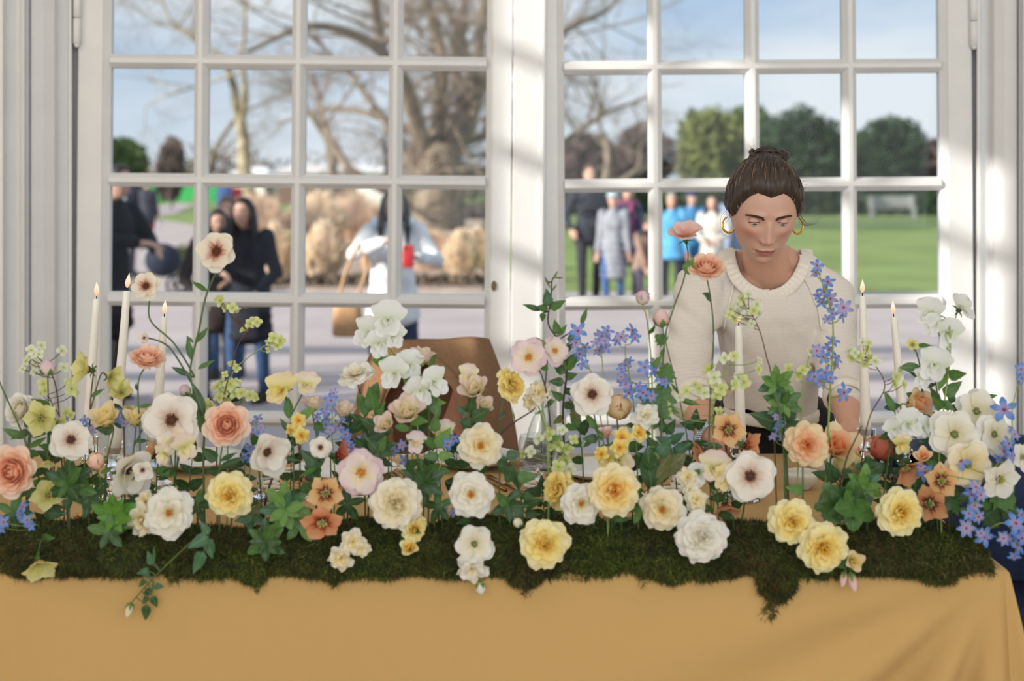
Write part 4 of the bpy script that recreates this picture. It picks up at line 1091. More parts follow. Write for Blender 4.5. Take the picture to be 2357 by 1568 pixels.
# buggy beside the branch path
bg = thing('pushchair', 'dark pushchair with a pale frame left of the low green shrub', 'pushchair', tuple(P(372, 640, 20) * 1.0)); bg.location.z = GZ
MB().ball((0.02, 0, .48), (.26, .22, .24), 14, 10).build('seat', M_navy, bg)
mf = mat('pale_metal', srgb(200, 204, 210), .3, metal=.6)
MB().tube([(-.10, 0, .15), (-.25, .02, .55), (-.05, .05, 1.0), (.03, .05, 1.02)], .016, 7).build('frame', mf, bg)
MB().tube([(.25, 0, .15), (-.1, .0, .45), (-.28, 0, .15)], .014, 7).build('frame', mf, bg)
for x in (-.28, .25):
    for y in (-.2, .2):
        mb = MB(); n = 18; mb.tube([(x + .13 * math.cos(a), y, .15 + .13 * math.sin(a)) for a in [2 * math.pi * k / n for k in range(n + 1)]], .02, 6, cap=False)
        for k in range(3): a = k * 1.05; mb.tube([(x - .13 * math.cos(a), y, .15 - .13 * math.sin(a)), (x + .13 * math.cos(a), y, .15 + .13 * math.sin(a))], .006, 4)
        mb.build('wheel', M_black, bg)
# ================================================================== table, cloth and tableware
TX0, TX1, TY0, TY1, TZ = -1.26, .828, 2.405, 3.41, .75
M_oak = mat('table_wood', srgb(150, 112, 76), .6, .2, 8, stretch=(1, 12, 12))
tb = thing('banquet_table', 'long wooden table hidden under the mustard cloth', 'table', ((TX0 + TX1) / 2, (TY0 + TY1) / 2, 0))
cx_, cy_ = tb.location.x, tb.location.y
MB().box(TX0 + .015 - cx_, TX1 - .015 - cx_, TY0 + .015 - cy_, TY1 - .015 - cy_, TZ - .035, TZ - .006).build('tabletop', M_oak, tb, smooth=False)
for x in (TX0 + .12, TX1 - .12):
    for y in (TY0 + .12, TY1 - .12):
        MB().box(x - cx_ - .03, x - cx_ + .03, y - cy_ - .03, y - cy_ + .03, 0, TZ - .035).build('leg', M_oak, tb, smooth=False)
def dt(py): return (CAM_Z - TZ) * F_PX / (py - HZ)        # depth of the table top seen at image height py
def T(px, py):
    d = dt(py); return Vector(((px - CX) / F_PX * d, d, TZ + .0015))
# linen: woven by two fine waves
M_cloth = bpy.data.materials.new('mustard_linen'); M_cloth.use_nodes = True; nt = M_cloth.node_tree; b = nt.nodes['Principled BSDF']
b.inputs['Roughness'].default_value = .9; b.inputs['Specular IOR Level'].default_value = .15; b.inputs['Sheen Weight'].default_value = .12
tc = nt.nodes.new('ShaderNodeTexCoord'); ws = []
for ax_ in 'XZ':
    w_ = nt.nodes.new('ShaderNodeTexWave'); w_.bands_direction = ax_; w_.inputs['Scale'].default_value = 170; w_.inputs['Distortion'].default_value = 2.5; w_.inputs['Detail'].default_value = 2
    nt.links.new(tc.outputs['Object'], w_.inputs[0]); ws.append(w_)
mx = nt.nodes.new('ShaderNodeMath'); mx.operation = 'ADD'; nt.links.new(ws[0].outputs['Fac'], mx.inputs[0]); nt.links.new(ws[1].outputs['Fac'], mx.inputs[1])
mh = nt.nodes.new('ShaderNodeMath'); mh.operation = 'MULTIPLY'; mh.inputs[1].default_value = .5; nt.links.new(mx.outputs[0], mh.inputs[0])
rp = nt.nodes.new('ShaderNodeValToRGB'); rp.color_ramp.elements[0].color = srgb(182, 146, 90); rp.color_ramp.elements[1].color = srgb(198, 162, 106)
nt.links.new(mh.outputs[0], rp.inputs[0]); nt.links.new(rp.outputs[0], b.inputs['Base Color'])
bp = nt.nodes.new('ShaderNodeBump'); bp.inputs['Strength'].default_value = .12; bp.inputs['Distance'].default_value = .001; nt.links.new(mh.outputs[0], bp.inputs['Height']); nt.links.new(bp.outputs[0], b.inputs['Normal'])
per = []                                                    # (base point, outward direction, kind)
def edge(a, b, n, nx, ny, kind):
    for i in range(n): t = i / n; per.append((a[0] + (b[0] - a[0]) * t, a[1] + (b[1] - a[1]) * t, nx, ny, kind))
def corner(x, y, a0, a1, n):
    for i in range(n + 1): a = a0 + (a1 - a0) * i / n; per.append((x, y, math.cos(a), math.sin(a), 1 + i / n))
edge((TX0, TY0), (TX1, TY0), 190, 0, -1, 0); corner(TX1, TY0, -math.pi / 2, 0, 18)
edge((TX1, TY0), (TX1, TY1), 60, 1, 0, 3); corner(TX1, TY1, 0, math.pi / 2, 8)
edge((TX1, TY1), (TX0, TY1), 60, 0, 1, 4); corner(TX0, TY1, math.pi / 2, math.pi, 8)
edge((TX0, TY1), (TX0, TY0), 40, -1, 0, 5); corner(TX0, TY0, math.pi, 1.5 * math.pi, 8)
def cloth_pt(q, s):
    x, y, nx, ny, kind = q
    r = min(s, .016); z = TZ - max(0, s - .008); o = .010 * math.sin(min(1, s / .016) * math.pi / 2)
    if s < .016: z = TZ - .010 * (1 - math.cos(min(1, s / .016) * math.pi / 2))
    if kind == 0:
        dxr = TX1 - x; rho = math.hypot(dxr, s); phi = math.atan2(dxr, s + .001)
        a = min(1, s / .25)
        o += (.034 * math.sin(phi * 15 + .4) * a * math.exp(-(dxr / .46) ** 2) * min(1, rho / .25) * min(1, dxr / .05)
              + .006 * a * math.sin(phi * 6.0 + 1.0) * math.exp(-(dxr / .8) ** 2)
              + .005 * a * math.sin(x * 7.3 + s * 2.2) + .010 * a * math.sin((x + .95 + s * .28) * 26) * math.exp(-((x + .84 + s * .2) / .12) ** 2))
    elif 1 <= kind <= 2:
        t = kind - 1
        o += s * (.05 + .17 * math.sin(math.pi * t) ** 2 + .05 * math.sin(t * 15))
    else:
        u = x * 9 + y * 13; o += min(1, s / .2) * (.02 + .018 * math.sin(u)) + (.03 * s if kind == 3 else 0)
    return (x + nx * o, y + ny * o, max(z, .012))
n = len(per); rows = [0, .004, .008, .012, .016] + [.016 + (.735 - .016) * (i / 34) for i in range(1, 35)]
v = [cloth_pt(q, s) for s in rows for q in per]; f = []
for i in range(len(rows) - 1):
    for j in range(n): f.append((i * n + j, i * n + (j + 1) % n, (i + 1) * n + (j + 1) % n, (i + 1) * n + j))
nx_, ny_ = 60, 24; b0 = len(v)
for i in range(ny_ + 1):
    for j in range(nx_ + 1): v.append((TX0 + (TX1 - TX0) * j / nx_, TY0 + (TY1 - TY0) * i / ny_, TZ + .0006 * math.sin(j * 1.3) * math.sin(i * 1.1) - .0002))
for i in range(ny_):
    for j in range(nx_): a = b0 + i * (nx_ + 1) + j; f.append((a, a + 1, a + nx_ + 2, a + nx_ + 1))
me = new_mesh('tablecloth', v, [t[::-1] if len(t) == 4 and t[0] < b0 else t for t in f], M_cloth)
tag(link('tablecloth', me), 'mustard linen cloth hanging over the long table', 'tablecloth')

# ---- moss along the front edge
M_moss = [mat('moss_green', srgb(78, 90, 34), .9, .35, 40, trans=.15), mat('moss_dark', srgb(44, 54, 22), .9, .35, 40, trans=.1), mat('moss_brown', srgb(92, 74, 44), .9, .3, 40),
          mat('moss_light', srgb(112, 122, 48), .9, .3, 40, trans=.2)]
rg = np.random.default_rng(31)
MX0, MX1 = -1.18, .812
def moss_sec(x):
    """cushion cross-section at x: crest height and depth limits"""
    n1 = mnoise.noise(Vector((x * 5.0, 3.1, 0))); n2 = mnoise.noise(Vector((x * 11.0, 7.7, 0)))
    h = (.046 + .016 * n1 + .010 * n2) * min(1, max(.15, (MX1 - x) / .07)) ** .6; yf = 2.392 + .006 * n2; yb = 2.575 + .03 * n1
    return h, yf, yb
def moss_pt(x, t):
    h, yf, yb = moss_sec(x); a = math.pi * (1 - t) ; e = .62
    c, s_ = math.cos(a), math.sin(a)
    y = (yf + yb) / 2 + (yb - yf) / 2 * np.sign(c) * abs(c) ** .8; z = TZ + .003 + h * abs(s_) ** e
    lump = .017 * mnoise.noise(Vector((x * 13, y * 13, z * 13))) + .005 * mnoise.noise(Vector((x * 40, y * 40, z * 40)))
    return Vector((x, y + lump * c, z + lump * s_ - (.012 if t < .02 else 0))), Vector((0, c, s_ + .1)).normalized()
mv, mf, mm = [], [], []
nx_, nt_ = 260, 16
for i in range(nx_ + 1):
    x = MX0 + (MX1 - MX0) * i / nx_
    for j in range(nt_ + 1): mv.append(tuple(moss_pt(x, j / nt_)[0]))
for i in range(nx_):
    for j in range(nt_): a = i * (nt_ + 1) + j; mf.append((a, a + 1, a + nt_ + 2, a + nt_ + 1)); mm.append(1)
hang = [(585, 1322, 26, 22), (770, 1318, 26, 18), (1208, 1325, 36, 26), (1545, 1312, 46, 30), (1480, 1300, 40, 16), (1790, 1335, 42, 50), (1770, 1300, 56, 24), (1830, 1300, 30, 20), (2160, 1318, 42, 26), (2100, 1304, 30, 16),
        (2230, 1296, 36, 14), (60, 1300, 50, 20), (400, 1304, 60, 10), (960, 1300, 50, 12), (680, 1304, 50, 12), (1350, 1300, 60, 10)]
pts, nrm = [], []
for k in range(24000):
    x = rg.uniform(MX0, MX1); t = rg.beta(1.0, 1.5); a, b_ = moss_pt(x, t); pts.append(a); nrm.append(b_)
for (px, py, rx, ry) in hang:
    for k in range(int(10 * (rx + ry))):
        a = rg.uniform(-1, 1); b_ = rg.uniform(-1, 1) * math.sqrt(1 - a * a); d = 2.392 - .006 * rg.random()
        q = P(px + a * rx, py + b_ * ry, d); pts.append(q); nrm.append(Vector((a * .7, -.6, -.4 - .4 * rg.random())))
for (px, py) in ((1770, 1395), (1778, 1410), (1790, 1375), (1800, 1360), (590, 1345), (768, 1340), (1212, 1350), (2185, 1332), (400, 1330), (1480, 1325)):
    for k in range(16): q = P(px + rg.normal() * 6, py + rg.normal() * 9, 2.389); pts.append(q); nrm.append(Vector((rg.normal() * .5, -.4, -.8)))
for k in range(5200):
    x = rg.uniform(MX0, MX1); dn = .010 + .012 * max(0, mnoise.noise(Vector((x * 14, 2.2, 0))) + .35) * (1 if x < .70 else .25) ; q = moss_pt(x, .03)[0]; pts.append(Vector((x, q.y - .001, TZ + .004 - dn * rg.random()))); nrm.append(Vector((rg.normal() * .3, -.8, -.35)))
N = len(pts); pts = np.array([tuple(q) for q in pts]); nrm = np.array([tuple(q) for q in nrm])
for rep in range(6):
    d = nrm * 0.75 + rg.normal(size=(N, 3)) * .62; d /= np.linalg.norm(d, axis=1)[:, None]
    L = (.005 + .009 * rg.random(N) ** 1.6)[:, None]; w = np.cross(d, rg.normal(size=(N, 3))); w /= np.linalg.norm(w, axis=1)[:, None]
    st = pts + rg.normal(size=(N, 3)) * .002; wd = (.0005 + .0005 * rg.random(N))[:, None]
    tri = np.stack([st - w * wd, st + w * wd, st + d * L + np.array((0, 0, -.0015))], 1).reshape(-1, 3); k0 = len(mv)
    mv.extend(map(tuple, tri)); mf.extend((k0 + 3 * i, k0 + 3 * i + 1, k0 + 3 * i + 2) for i in range(N))
    patch = np.array([mnoise.noise(Vector((a[0] * 9, a[1] * 9, a[2] * 9))) for a in pts]); u = rg.random(N) + patch * .45
    mm.extend(np.where(u < .22, 2, np.where(u < .50, 1, np.where(u < .9, 0, 3))).tolist())
me = new_mesh('moss', mv, mf, M_moss, True, mm)
tag(link('moss', me), 'dark green moss runner along the front edge of the table', 'moss', kind='stuff')

# ---- glass
def real_glass(name, tint=(.98, .99, 1), rough=.02, ior=1.45):
    if name in MATS: return MATS[name]
    m = bpy.data.materials.new(name); m.use_nodes = True; nt = m.node_tree; nt.nodes.clear()
    o = nt.nodes.new('ShaderNodeOutputMaterial'); g = nt.nodes.new('ShaderNodeBsdfGlass'); g.inputs['Color'].default_value = (*tint, 1); g.inputs['Roughness'].default_value = rough; g.inputs['IOR'].default_value = ior
    nt.links.new(g.outputs[0], o.inputs[0]); MATS[name] = m; return m
M_crystal = real_glass('cut_crystal', rough=.01, ior=1.5)
M_thin = glass_mat('clear_glass', (.95, .97, .97), .95)
M_wax = mat('ivory_wax', srgb(244, 240, 232), .45, .02, 30, sub=.35, spec=.4)
M_wick = mat('black_wick', srgb(24, 20, 20), .9)
M_flame = bpy.data.materials.new('candle_flame'); M_flame.use_nodes = True; nt = M_flame.node_tree; nt.nodes.clear()
o_ = nt.nodes.new('ShaderNodeOutputMaterial'); em = nt.nodes.new('ShaderNodeEmission'); tc = nt.nodes.new('ShaderNodeTexCoord'); sp = nt.nodes.new('ShaderNodeSeparateXYZ'); rp = nt.nodes.new('ShaderNodeValToRGB')
nt.links.new(tc.outputs['Generated'], sp.inputs[0]); nt.links.new(sp.outputs['Z'], rp.inputs[0]); nt.links.new(rp.outputs[0], em.inputs[0]); nt.links.new(em.outputs[0], o_.inputs[0])
rp.color_ramp.elements[0].color = (1.0, .50, .22, 1); rp.color_ramp.elements[1].color = (1.0, .86, .66, 1); rp.color_ramp.elements[1].position = .6; em.inputs[1].default_value = 1.05
def candle(top, bot, d, flame_lean, label):
    a, b = P(top[0], top[1], d), P(bot[0], bot[1], d)
    hz = TZ + .112; t = (b.z - hz) / (b.z - a.z) if b.z != a.z else 0
    b = b + (a - b) * (hz - b.z) / (a.z - b.z)
    # crystal stick the candle stands in
    st = thing('candlestick', label.replace('candle', 'candlestick').replace('taper', 'holder') if False else 'cut crystal candlestick under the ' + label, 'candlestick', (b.x, b.y, TZ + .0015), 0, 'crystal candlesticks')
    mb = MB(); mb.lathe([(0, 0), (.040, 0), (.041, .006), (.034, .012), (.016, .020), (.010, .028), (.017, .038), (.011, .048), (.020, .062), (.011, .076), (.015, .084), (.021, .092), (.022, .122), (.0145, .122), (.0135, .106), (0, .106)], 12)
    mb.build('stick', M_crystal, st, smooth=False)
    th = thing('taper_candle', label, 'candle', tuple(b), 0, 'ivory taper candles')
    ax = a - b; L = ax.length; k = 10
    mb = MB(); pts = [ax * (i / k) for i in range(k + 1)]; mb.tube(pts + [ax * 1.0 + ax.normalized() * .002], [.0122 - .0052 * i / k for i in range(k + 1)] + [.004], 16); mb.build('wax', M_wax, th)
    tip = ax + ax.normalized() * .002; MB().tube([tip - ax.normalized() * .004, tip + Vector((.0002, 0, .004)), tip + Vector((flame_lean * .002, 0, .008))], [.0010, .0010, .0008], 6).build('wick', M_wick, th)
    fl = MB(); fl.lathe([(.0003, 0), (.0030, .003), (.0052, .008), (.0054, .012), (.0042, .018), (.0022, .024), (.0003, .030)], 14)
    for q in fl.v: q.x += flame_lean * .006 * (q.z / .03) ** 1.5
    fl.build('flame', M_flame, th, tip + Vector((flame_lean * .001, 0, .0055)))
candle((222, 690), (206, 950), 2.95, .1, 'leftmost ivory taper candle')
candle((292, 672), (272, 930), 2.84, .7, 'tallest ivory taper candle of the left trio, its flame leaning')
candle((378, 731), (364, 930), 3.02, .3, 'ivory taper candle behind the peach ranunculus seen side-on')
candle((1700, 752), (1704, 980), 2.92, -.2, 'ivory taper candle in front of the cream jumper')
candle((1985, 683), (1992, 960), 3.05, .1, 'ivory taper candle beside the florist sleeve with a tall flame')
candle((2057, 731), (2079, 960), 3.12, -.3, 'ivory taper candle at the right, leaning left')

def goblet(px, py, label, h=.165, r=.036):
    t = thing('goblet', label, 'glass', tuple(T(px, py)), 0, 'crystal goblets on the table')
    fl = lambda j, n, z: (.045 * (j % 2) if h * .48 < z < h * .78 else 0)
    MB().lathe([(0, 0), (r * .95, 0), (r * .95, .002), (r * .4, .006), (.0055, .014), (.0048, h * .2), (.0085, h * .27), (.0050, h * .33), (.006, h * .42), (r * .45, h * .455), (0, h * .46)], 14).build('stem', M_crystal, t, smooth=False)
    MB().lathe([(r * .3, h * .455), (r * .62, h * .48), (r * .94, h * .57), (r, h * .7), (r * .95, h), (r * .925, h), (r * .97, h * .7), (r * .9, h * .58), (r * .58, h * .495), (0, h * .475)], 28, flute=fl).build('bowl', M_thin, t); return t
def tumbler(px, py, label, h=.085, r=.034):
    t = thing('tumbler', label, 'glass', tuple(T(px, py)), 0, 'glass tumblers on the table')
    fl = lambda j, n, z: (.03 * (j % 2) if z < h * .8 else 0)
    MB().lathe([(0, 0), (r * .86, 0), (r * .9, .004), (r, h), (r * .955, h), (r * .85, .012), (0, .010)], 28, flute=fl).build('cup', M_thin, t); return t
goblet(352, 1158, 'cut crystal goblet behind the white open rose at the left', .125)
goblet(262, 1110, 'cut crystal goblet beside the tallest left candle', .135)
goblet(1238, 1135, 'cut crystal goblet in front of the glass decanter', .120, .040)
goblet(598, 1150, 'cut crystal goblet between the yellow rose and dark twig', .085, .034)
goblet(2010, 1090, 'cut crystal goblet beside the right candles', .10)
tumbler(1312, 1100, 'clear tumbler right of the glass decanter')
tumbler(372, 1088, 'ribbed tumbler behind the big white anemone at the left')
tumbler(530, 1080, 'ribbed tumbler behind the large peach ranunculus')
dc = thing('decanter', 'clear conical glass decanter beside the pink open roses', 'bottle', tuple(T(1255, 1085)))
MB().lathe([(0, 0), (.058, 0), (.060, .006), (.054, .04), (.036, .10), (.017, .15), (.013, .175), (.0135, .20), (.019, .205), (.019, .209), (.011, .207), (.0105, .176), (.0148, .15), (.0338, .10), (.0515, .04), (.055, .010), (0, .008)], 32).build('body', M_thin, dc)
MB().lathe([(0, .010), (.0545, .010), (.051, .040), (.044, .065), (0, .065)], 28).build('water', glass_mat('water', (.93, .96, .97), .9, 0, 1.33), dc)
# plates on woven chargers with looped rope rims
M_rattan = mat('woven_rattan', srgb(196, 158, 112), .75, .25, 60, bump=.4, bscale=150); M_rope = mat('white_rope', srgb(232, 226, 216), .85, .06, 80, bump=.4, bscale=300)
M_china = mat('white_china', srgb(236, 232, 224), .22, .03, 20, spec=.6); M_blue = mat('blue_glaze', srgb(70, 92, 150), .25, .15, 60)
M_steel = mat('dark_brass_cutlery', srgb(150, 116, 74), .3, .1, 50, metal=.9)
def setting(px, py, lab, blue=False, charger=True):
    c = T(px, py)
    if not charger: c = c - Vector((0, 0, .0115))
    ch = charger and thing('charger', 'woven rattan charger with rope loops, ' + lab, 'placemat', tuple(c), 0, 'rattan chargers')
    for k in range(6 if charger else 0):
        r = .055 + .016 * k; n = 40; mb = MB(); mb.tube([(r * math.cos(a), r * math.sin(a), .005 + .0012 * (j % 2)) for j, a in enumerate([2 * math.pi * j / n for j in range(n + 1)])], .0072, 6, cap=False); mb.build('coil', M_rattan, ch)
    for k in range(20 if charger else 0):
        a = 2 * math.pi * k / 20; u = Vector((math.cos(a), math.sin(a), 0)); w = Vector((-u.y, u.x, 0)); pts = [u * .142, u * .152 + w * .017, u * .172 + w * .019, u * .184, u * .172 - w * .019, u * .152 - w * .017, u * .142]
        MB().tube([q + Vector((0, 0, .005)) for q in catmull(pts, 3)], .0042, 6).build('loop', M_rope, ch)
    pl = thing('plate', 'white ribbed plate, ' + lab, 'plate', tuple(c + Vector((0, 0, .0125))), 0, 'white ribbed plates')
    fl = lambda j, n, z: (.012 * (j % 2) if z > .008 else 0)
    MB().lathe([(0, 0), (.062, 0), (.066, .003), (.095, .012), (.112, .020), (.113, .022), (.110, .0225), (.094, .0145), (.066, .006), (0, .005)], 96, flute=fl).build('dish', M_china, pl)
    if blue:
        bw = thing('bowl', 'blue patterned bowl, ' + lab, 'bowl', tuple(c + Vector((0, 0, .019))), 0, 'blue patterned bowls')
        MB().lathe([(0, 0), (.03, 0), (.032, .004), (.058, .022), (.070, .046), (.067, .046), (.055, .024), (.03, .007), (0, .006)], 40).build('cup', M_china, bw)
        for k in range(18):
            a = 2 * math.pi * k / 18; mb = MB()
            mb.tube([(math.cos(a + .1 * q) * r_, math.sin(a + .1 * q) * r_, z_) for q, (r_, z_) in enumerate(((.0455, .0135), (.0565, .0215), (.0635, .0318), (.0705, .0440)))], [.0010, .0024, .0026, .001], 5); mb.build('painted_leaf', M_blue, bw)
setting(795, 1112, 'behind the pink flushed rose')
setting(1395, 1112, 'behind the big golden rose')
setting(1085, 1072, 'on the far side, in front of the draped chair', True, False)
setting(455, 1075, 'on the far side behind the large peach ranunculus', False, False)
def ribbed_bowl(px, py, label, r=.036, h=.037):
    b = thing('ribbed_bowl', label, 'bowl', tuple(T(px, py)), 0, 'small ribbed bowls')
    fl = lambda j, n, z: (.065 * (j % 2) if .006 < z < h * .8 else (.02 * math.cos(j * 2 * math.pi * 14 / n) if z >= h * .8 else 0))
    MB().lathe([(0, 0), (r * .52, 0), (r * .55, .004), (r * .82, h * .35), (r * 1.0, h * .78), (r * .97, h), (r * .92, h), (r * .93, h * .78), (r * .74, h * .36), (r * .4, .008), (0, .007)], 84, flute=fl).build('cup', M_china, b)
ribbed_bowl(1845, 1126, 'small white ribbed bowl with scalloped rim below the peach rose')
ribbed_bowl(1893, 1092, 'second white ribbed bowl, just behind the scalloped one', .034, .04)
def fork(px, py, ang, label):
    t = thing('fork', label, 'fork', tuple(T(px, py)), ang * D2R, 'brass forks'); mb = MB()
    mb.tube([(0, -.10, .003), (0, -.02, .004), (0, .02, .003), (0, .04, .004)], [.004, .0025, .0028, .008], 8); mb.build('handle', M_steel, t)
    for k in range(4): MB().tube([(-.0075 + .005 * k, .038, .004), (-.0078 + .0052 * k, .06, .0035), (-.0078 + .0052 * k, .085, .006)], [.0016, .0013, .0008], 5).build('tine', M_steel, t)
fork(655, 1160, 40, 'brass fork lying left of the near rattan charger')
fork(1120, 1112, 25, 'brass fork lying on the bare cloth in the middle of the table')
for px, py, lab in ((1165, 1120, 'brass knife lying on the cloth in front of the decanter'),):
    t = thing('knife', lab, 'knife', tuple(T(px, py)), .4); MB().tube([(0, -.1, .003), (0, 0, .004)], [.0045, .0035], 8).build('handle', M_steel, t)
    mb = MB(); mb.box(-.007, .006, 0, .105, .0025, .004, bev=.0006); mb.build('blade', M_steel, t)

# ---- chair with the caramel coat
M_wood = mat('warm_bentwood', srgb(176, 104, 58), .45, .25, 6, stretch=(2, 2, 12)); M_cane = mat('cane_seat', srgb(206, 150, 96), .7, .3, 60, bump=.5, bscale=120)
M_coat = mat('caramel_wool', srgb(144, 112, 86), .95, .08, 90, bump=.3, bscale=240, spec=.1); M_lining = mat('rust_lining', srgb(104, 66, 46), .6, .12, 30)
cp = P(1008, 1000, 3.86); ch = thing('wooden_chair', 'warm brown ladder-back chair behind the table under a caramel coat', 'chair', (cp.x, 3.86, 0))
for sx in (-.132, .132):
    MB().tube([(sx, .03, 0), (sx, .0, .45), (sx * 1.0, .02, .80), (sx * .92, .05, .955)], [.018, .020, .017, .014], 10).build('back_post', M_wood, ch)
    MB().tube([(sx * 1.1, -.345, 0), (sx * 1.1, -.33, .44)], [.016, .020], 10).build('leg', M_wood, ch)
for k, z in enumerate((.56, .655, .75, .845, .93)):
    mb = MB(); mb.tube([(-.132, .01 + .02 * (z - .5), z), (-.09, .035 + .02 * (z - .5), z), (.09, .035 + .02 * (z - .5), z), (.132, .01 + .02 * (z - .5), z)], .014, 8); mb.build('rail', M_wood, ch)
for k in range(4): MB().tube([(-.12 + .08 * k, .035, .47), (-.12 + .08 * k, .045, .92)], .009, 7).build('slat', M_wood, ch)
MB().box(-.19, .19, -.36, .03, .435, .46, bev=.01).build('seat', M_cane, ch)
for sx in (-.155, .155): MB().tube([(sx, -.335, .2), (sx, .02, .2)], .011, 8).build('stretcher', M_wood, ch)
co = thing('draped_coat', 'caramel wool coat hung over the back of the ladder-back chair', 'coat', (cp.x, 3.86, 0))
def L2(px, py, d): q = P(px, py, d); return Vector((q.x - cp.x, q.y - 3.86, q.z))
def sheet(name, rowsP, m, fold=.006, thick=.007, seed=1, freq=9):
    """cloth through rows of control points; rows run across, each refined by a smooth curve"""
    rr = [catmull(r, 8) for r in rowsP]; cols = list(zip(*rr)); cols = [catmull(c, 6) for c in cols]; nc, nr = len(cols), len(cols[0])
    vv = []
    for i in range(nr):
        for j in range(nc):
            q = cols[j][i].copy(); q += Vector((0, fold * math.sin(j / nc * freq * 2 * math.pi / 3 + seed + 1.5 * math.sin(i / nr * 3)) + fold * mnoise.noise(q * 8 + Vector((seed, 0, 0))), 0)); vv.append(q)
    mb = MB(); mb.add(vv, [(i * nc + j, i * nc + j + 1, (i + 1) * nc + j + 1, (i + 1) * nc + j) for i in range(nr - 1) for j in range(nc - 1)])
    o = mb.build(name, m, co); s_ = o.modifiers.new('thick', 'SOLIDIFY'); s_.thickness = thick; return o
# back panel from the shoulders down behind the chair, then over the top and the two fronts
sheet('back', [[L2(868, 792, 3.93), L2(930, 781, 3.95), L2(1010, 783, 3.96), L2(1085, 776, 3.95), L2(1122, 782, 3.93)],
               [L2(836, 870, 4.00), L2(920, 860, 4.05), L2(1010, 862, 4.06), L2(1100, 860, 4.05), L2(1158, 880, 4.00)],
               [L2(812, 980, 4.00), L2(910, 990, 4.06), L2(1010, 990, 4.07), L2(1120, 990, 4.06), L2(1186, 1000, 4.00)],
               [L2(800, 1150, 4.00), L2(910, 1150, 4.06), L2(1010, 1150, 4.07), L2(1120, 1150, 4.06), L2(1200, 1150, 4.00)]], M_coat, .006)
sheet('left_front', [[L2(868, 792, 3.93), L2(890, 787, 3.90), L2(918, 800, 3.84), L2(945, 812, 3.82)],
                     [L2(846, 842, 3.96), L2(868, 838, 3.86), L2(900, 846, 3.80), L2(930, 852, 3.79)],
                     [L2(826, 910, 3.97), L2(846, 900, 3.86), L2(868, 905, 3.80), L2(890, 915, 3.79)],
                     [L2(812, 1010, 3.98), L2(830, 1010, 3.87), L2(848, 1015, 3.80), L2(868, 1020, 3.80)]], M_coat, .004, seed=2)
sheet('right_front', [[L2(905, 792, 3.86), L2(960, 786, 3.86), L2(1030, 784, 3.87), L2(1090, 778, 3.88), L2(1122, 782, 3.93)],
                      [L2(930, 812, 3.81), L2(985, 822, 3.79), L2(1050, 835, 3.79), L2(1110, 835, 3.84), L2(1142, 835, 3.93)],
                      [L2(1012, 842, 3.79), L2(1050, 868, 3.77), L2(1090, 885, 3.78), L2(1132, 890, 3.83), L2(1162, 895, 3.93)],
                      [L2(1060, 885, 3.78), L2(1085, 925, 3.77), L2(1112, 950, 3.78), L2(1148, 960, 3.83), L2(1178, 965, 3.94)],
                      [L2(1075, 950, 3.78), L2(1098, 1000, 3.77), L2(1122, 1030, 3.78), L2(1160, 1040, 3.84), L2(1192, 1050, 3.94)]], M_coat, .006, seed=3)
mb = MB(); mb.tube(catmull([L2(892, 832, 3.77), L2(920, 812, 3.765), L2(960, 815, 3.76), L2(1010, 842, 3.755), L2(1050, 885, 3.755), L2(1074, 945, 3.76), L2(1085, 1010, 3.765)], 7), [.006] + [.015] * 41 + [.008], 10)
mb.build('lapel', M_coat, co)
sheet('lining', [[L2(905, 812, 3.845), L2(960, 812, 3.85), L2(1020, 815, 3.85)], [L2(880, 880, 3.86), L2(960, 880, 3.87), L2(1060, 890, 3.86)], [L2(862, 1000, 3.86), L2(960, 1000, 3.875), L2(1080, 1000, 3.86)], [L2(855, 1100, 3.86), L2(960, 1100, 3.875), L2(1085, 1100, 3.86)]], M_lining, .004, .004, seed=5)

# ---- navy chair at the end of the table and a radiator by the casing
nc_ = thing('tub_chair', 'dark navy velvet chair with a rounded pleated back at the table end', 'chair', (1.13, 3.12, 0))
M_nv = mat('navy_velvet', srgb(34, 46, 82), .75, .25, 20, bump=.2)
mb = MB(); n = 60; vs = []
for z, o in ((.10, .0), (.45, .0), (.70, .012), (.775, .016), (.80, .008)):
    for j in range(n + 1):
        a = (-70 + 240 * j / n) * D2R; r = .27 + o + .007 * math.cos(j * 1.6); vs.append((r * math.cos(a), r * math.sin(a), z))
for z, o in ((.80, -.028), (.775, -.05), (.45, -.06)):
    for j in range(n + 1):
        a = (-70 + 240 * j / n) * D2R; r = .27 + o; vs.append((r * math.cos(a), r * math.sin(a), z))
m_ = n + 1; mb.add(vs, [(i * m_ + j, i * m_ + j + 1, (i + 1) * m_ + j + 1, (i + 1) * m_ + j) for i in range(7) for j in range(n)]); mb.build('backrest', M_nv, nc_)
mb = MB(); mb.lathe([(0, .36), (.235, .36), (.245, .38), (.245, .44), (.22, .47), (0, .475)], 36); mb.build('seat', M_nv, nc_)
for a in (45, 135, 225, 315): MB().tube([(.2 * math.cos(a * D2R), .2 * math.sin(a * D2R), .36), (.23 * math.cos(a * D2R), .23 * math.sin(a * D2R), 0)], [.02, .012], 8).build('leg', M_oak, nc_)
rd = thing('radiator', 'low white column radiator beside the right casing', 'radiator', (1.45, 4.02, 0))
for k in range(9):
    MB().limb([(k * .05, 0, .07), (k * .05, 0, .34)], [.021, .021], 10).build('column', M_paint, rd)
    MB().limb([(k * .05, .07, .07), (k * .05, .07, .34)], [.021, .021], 10).build('column', M_paint, rd)
for z in (.08, .33): MB().tube([(-.01, .035, z), (.42, .035, z)], .018, 10).build('header', M_paint, rd)
for x in (.02, .38): MB().box(x - .02, x + .02, -.01, .08, 0, .06).build('foot', M_paint, rd)
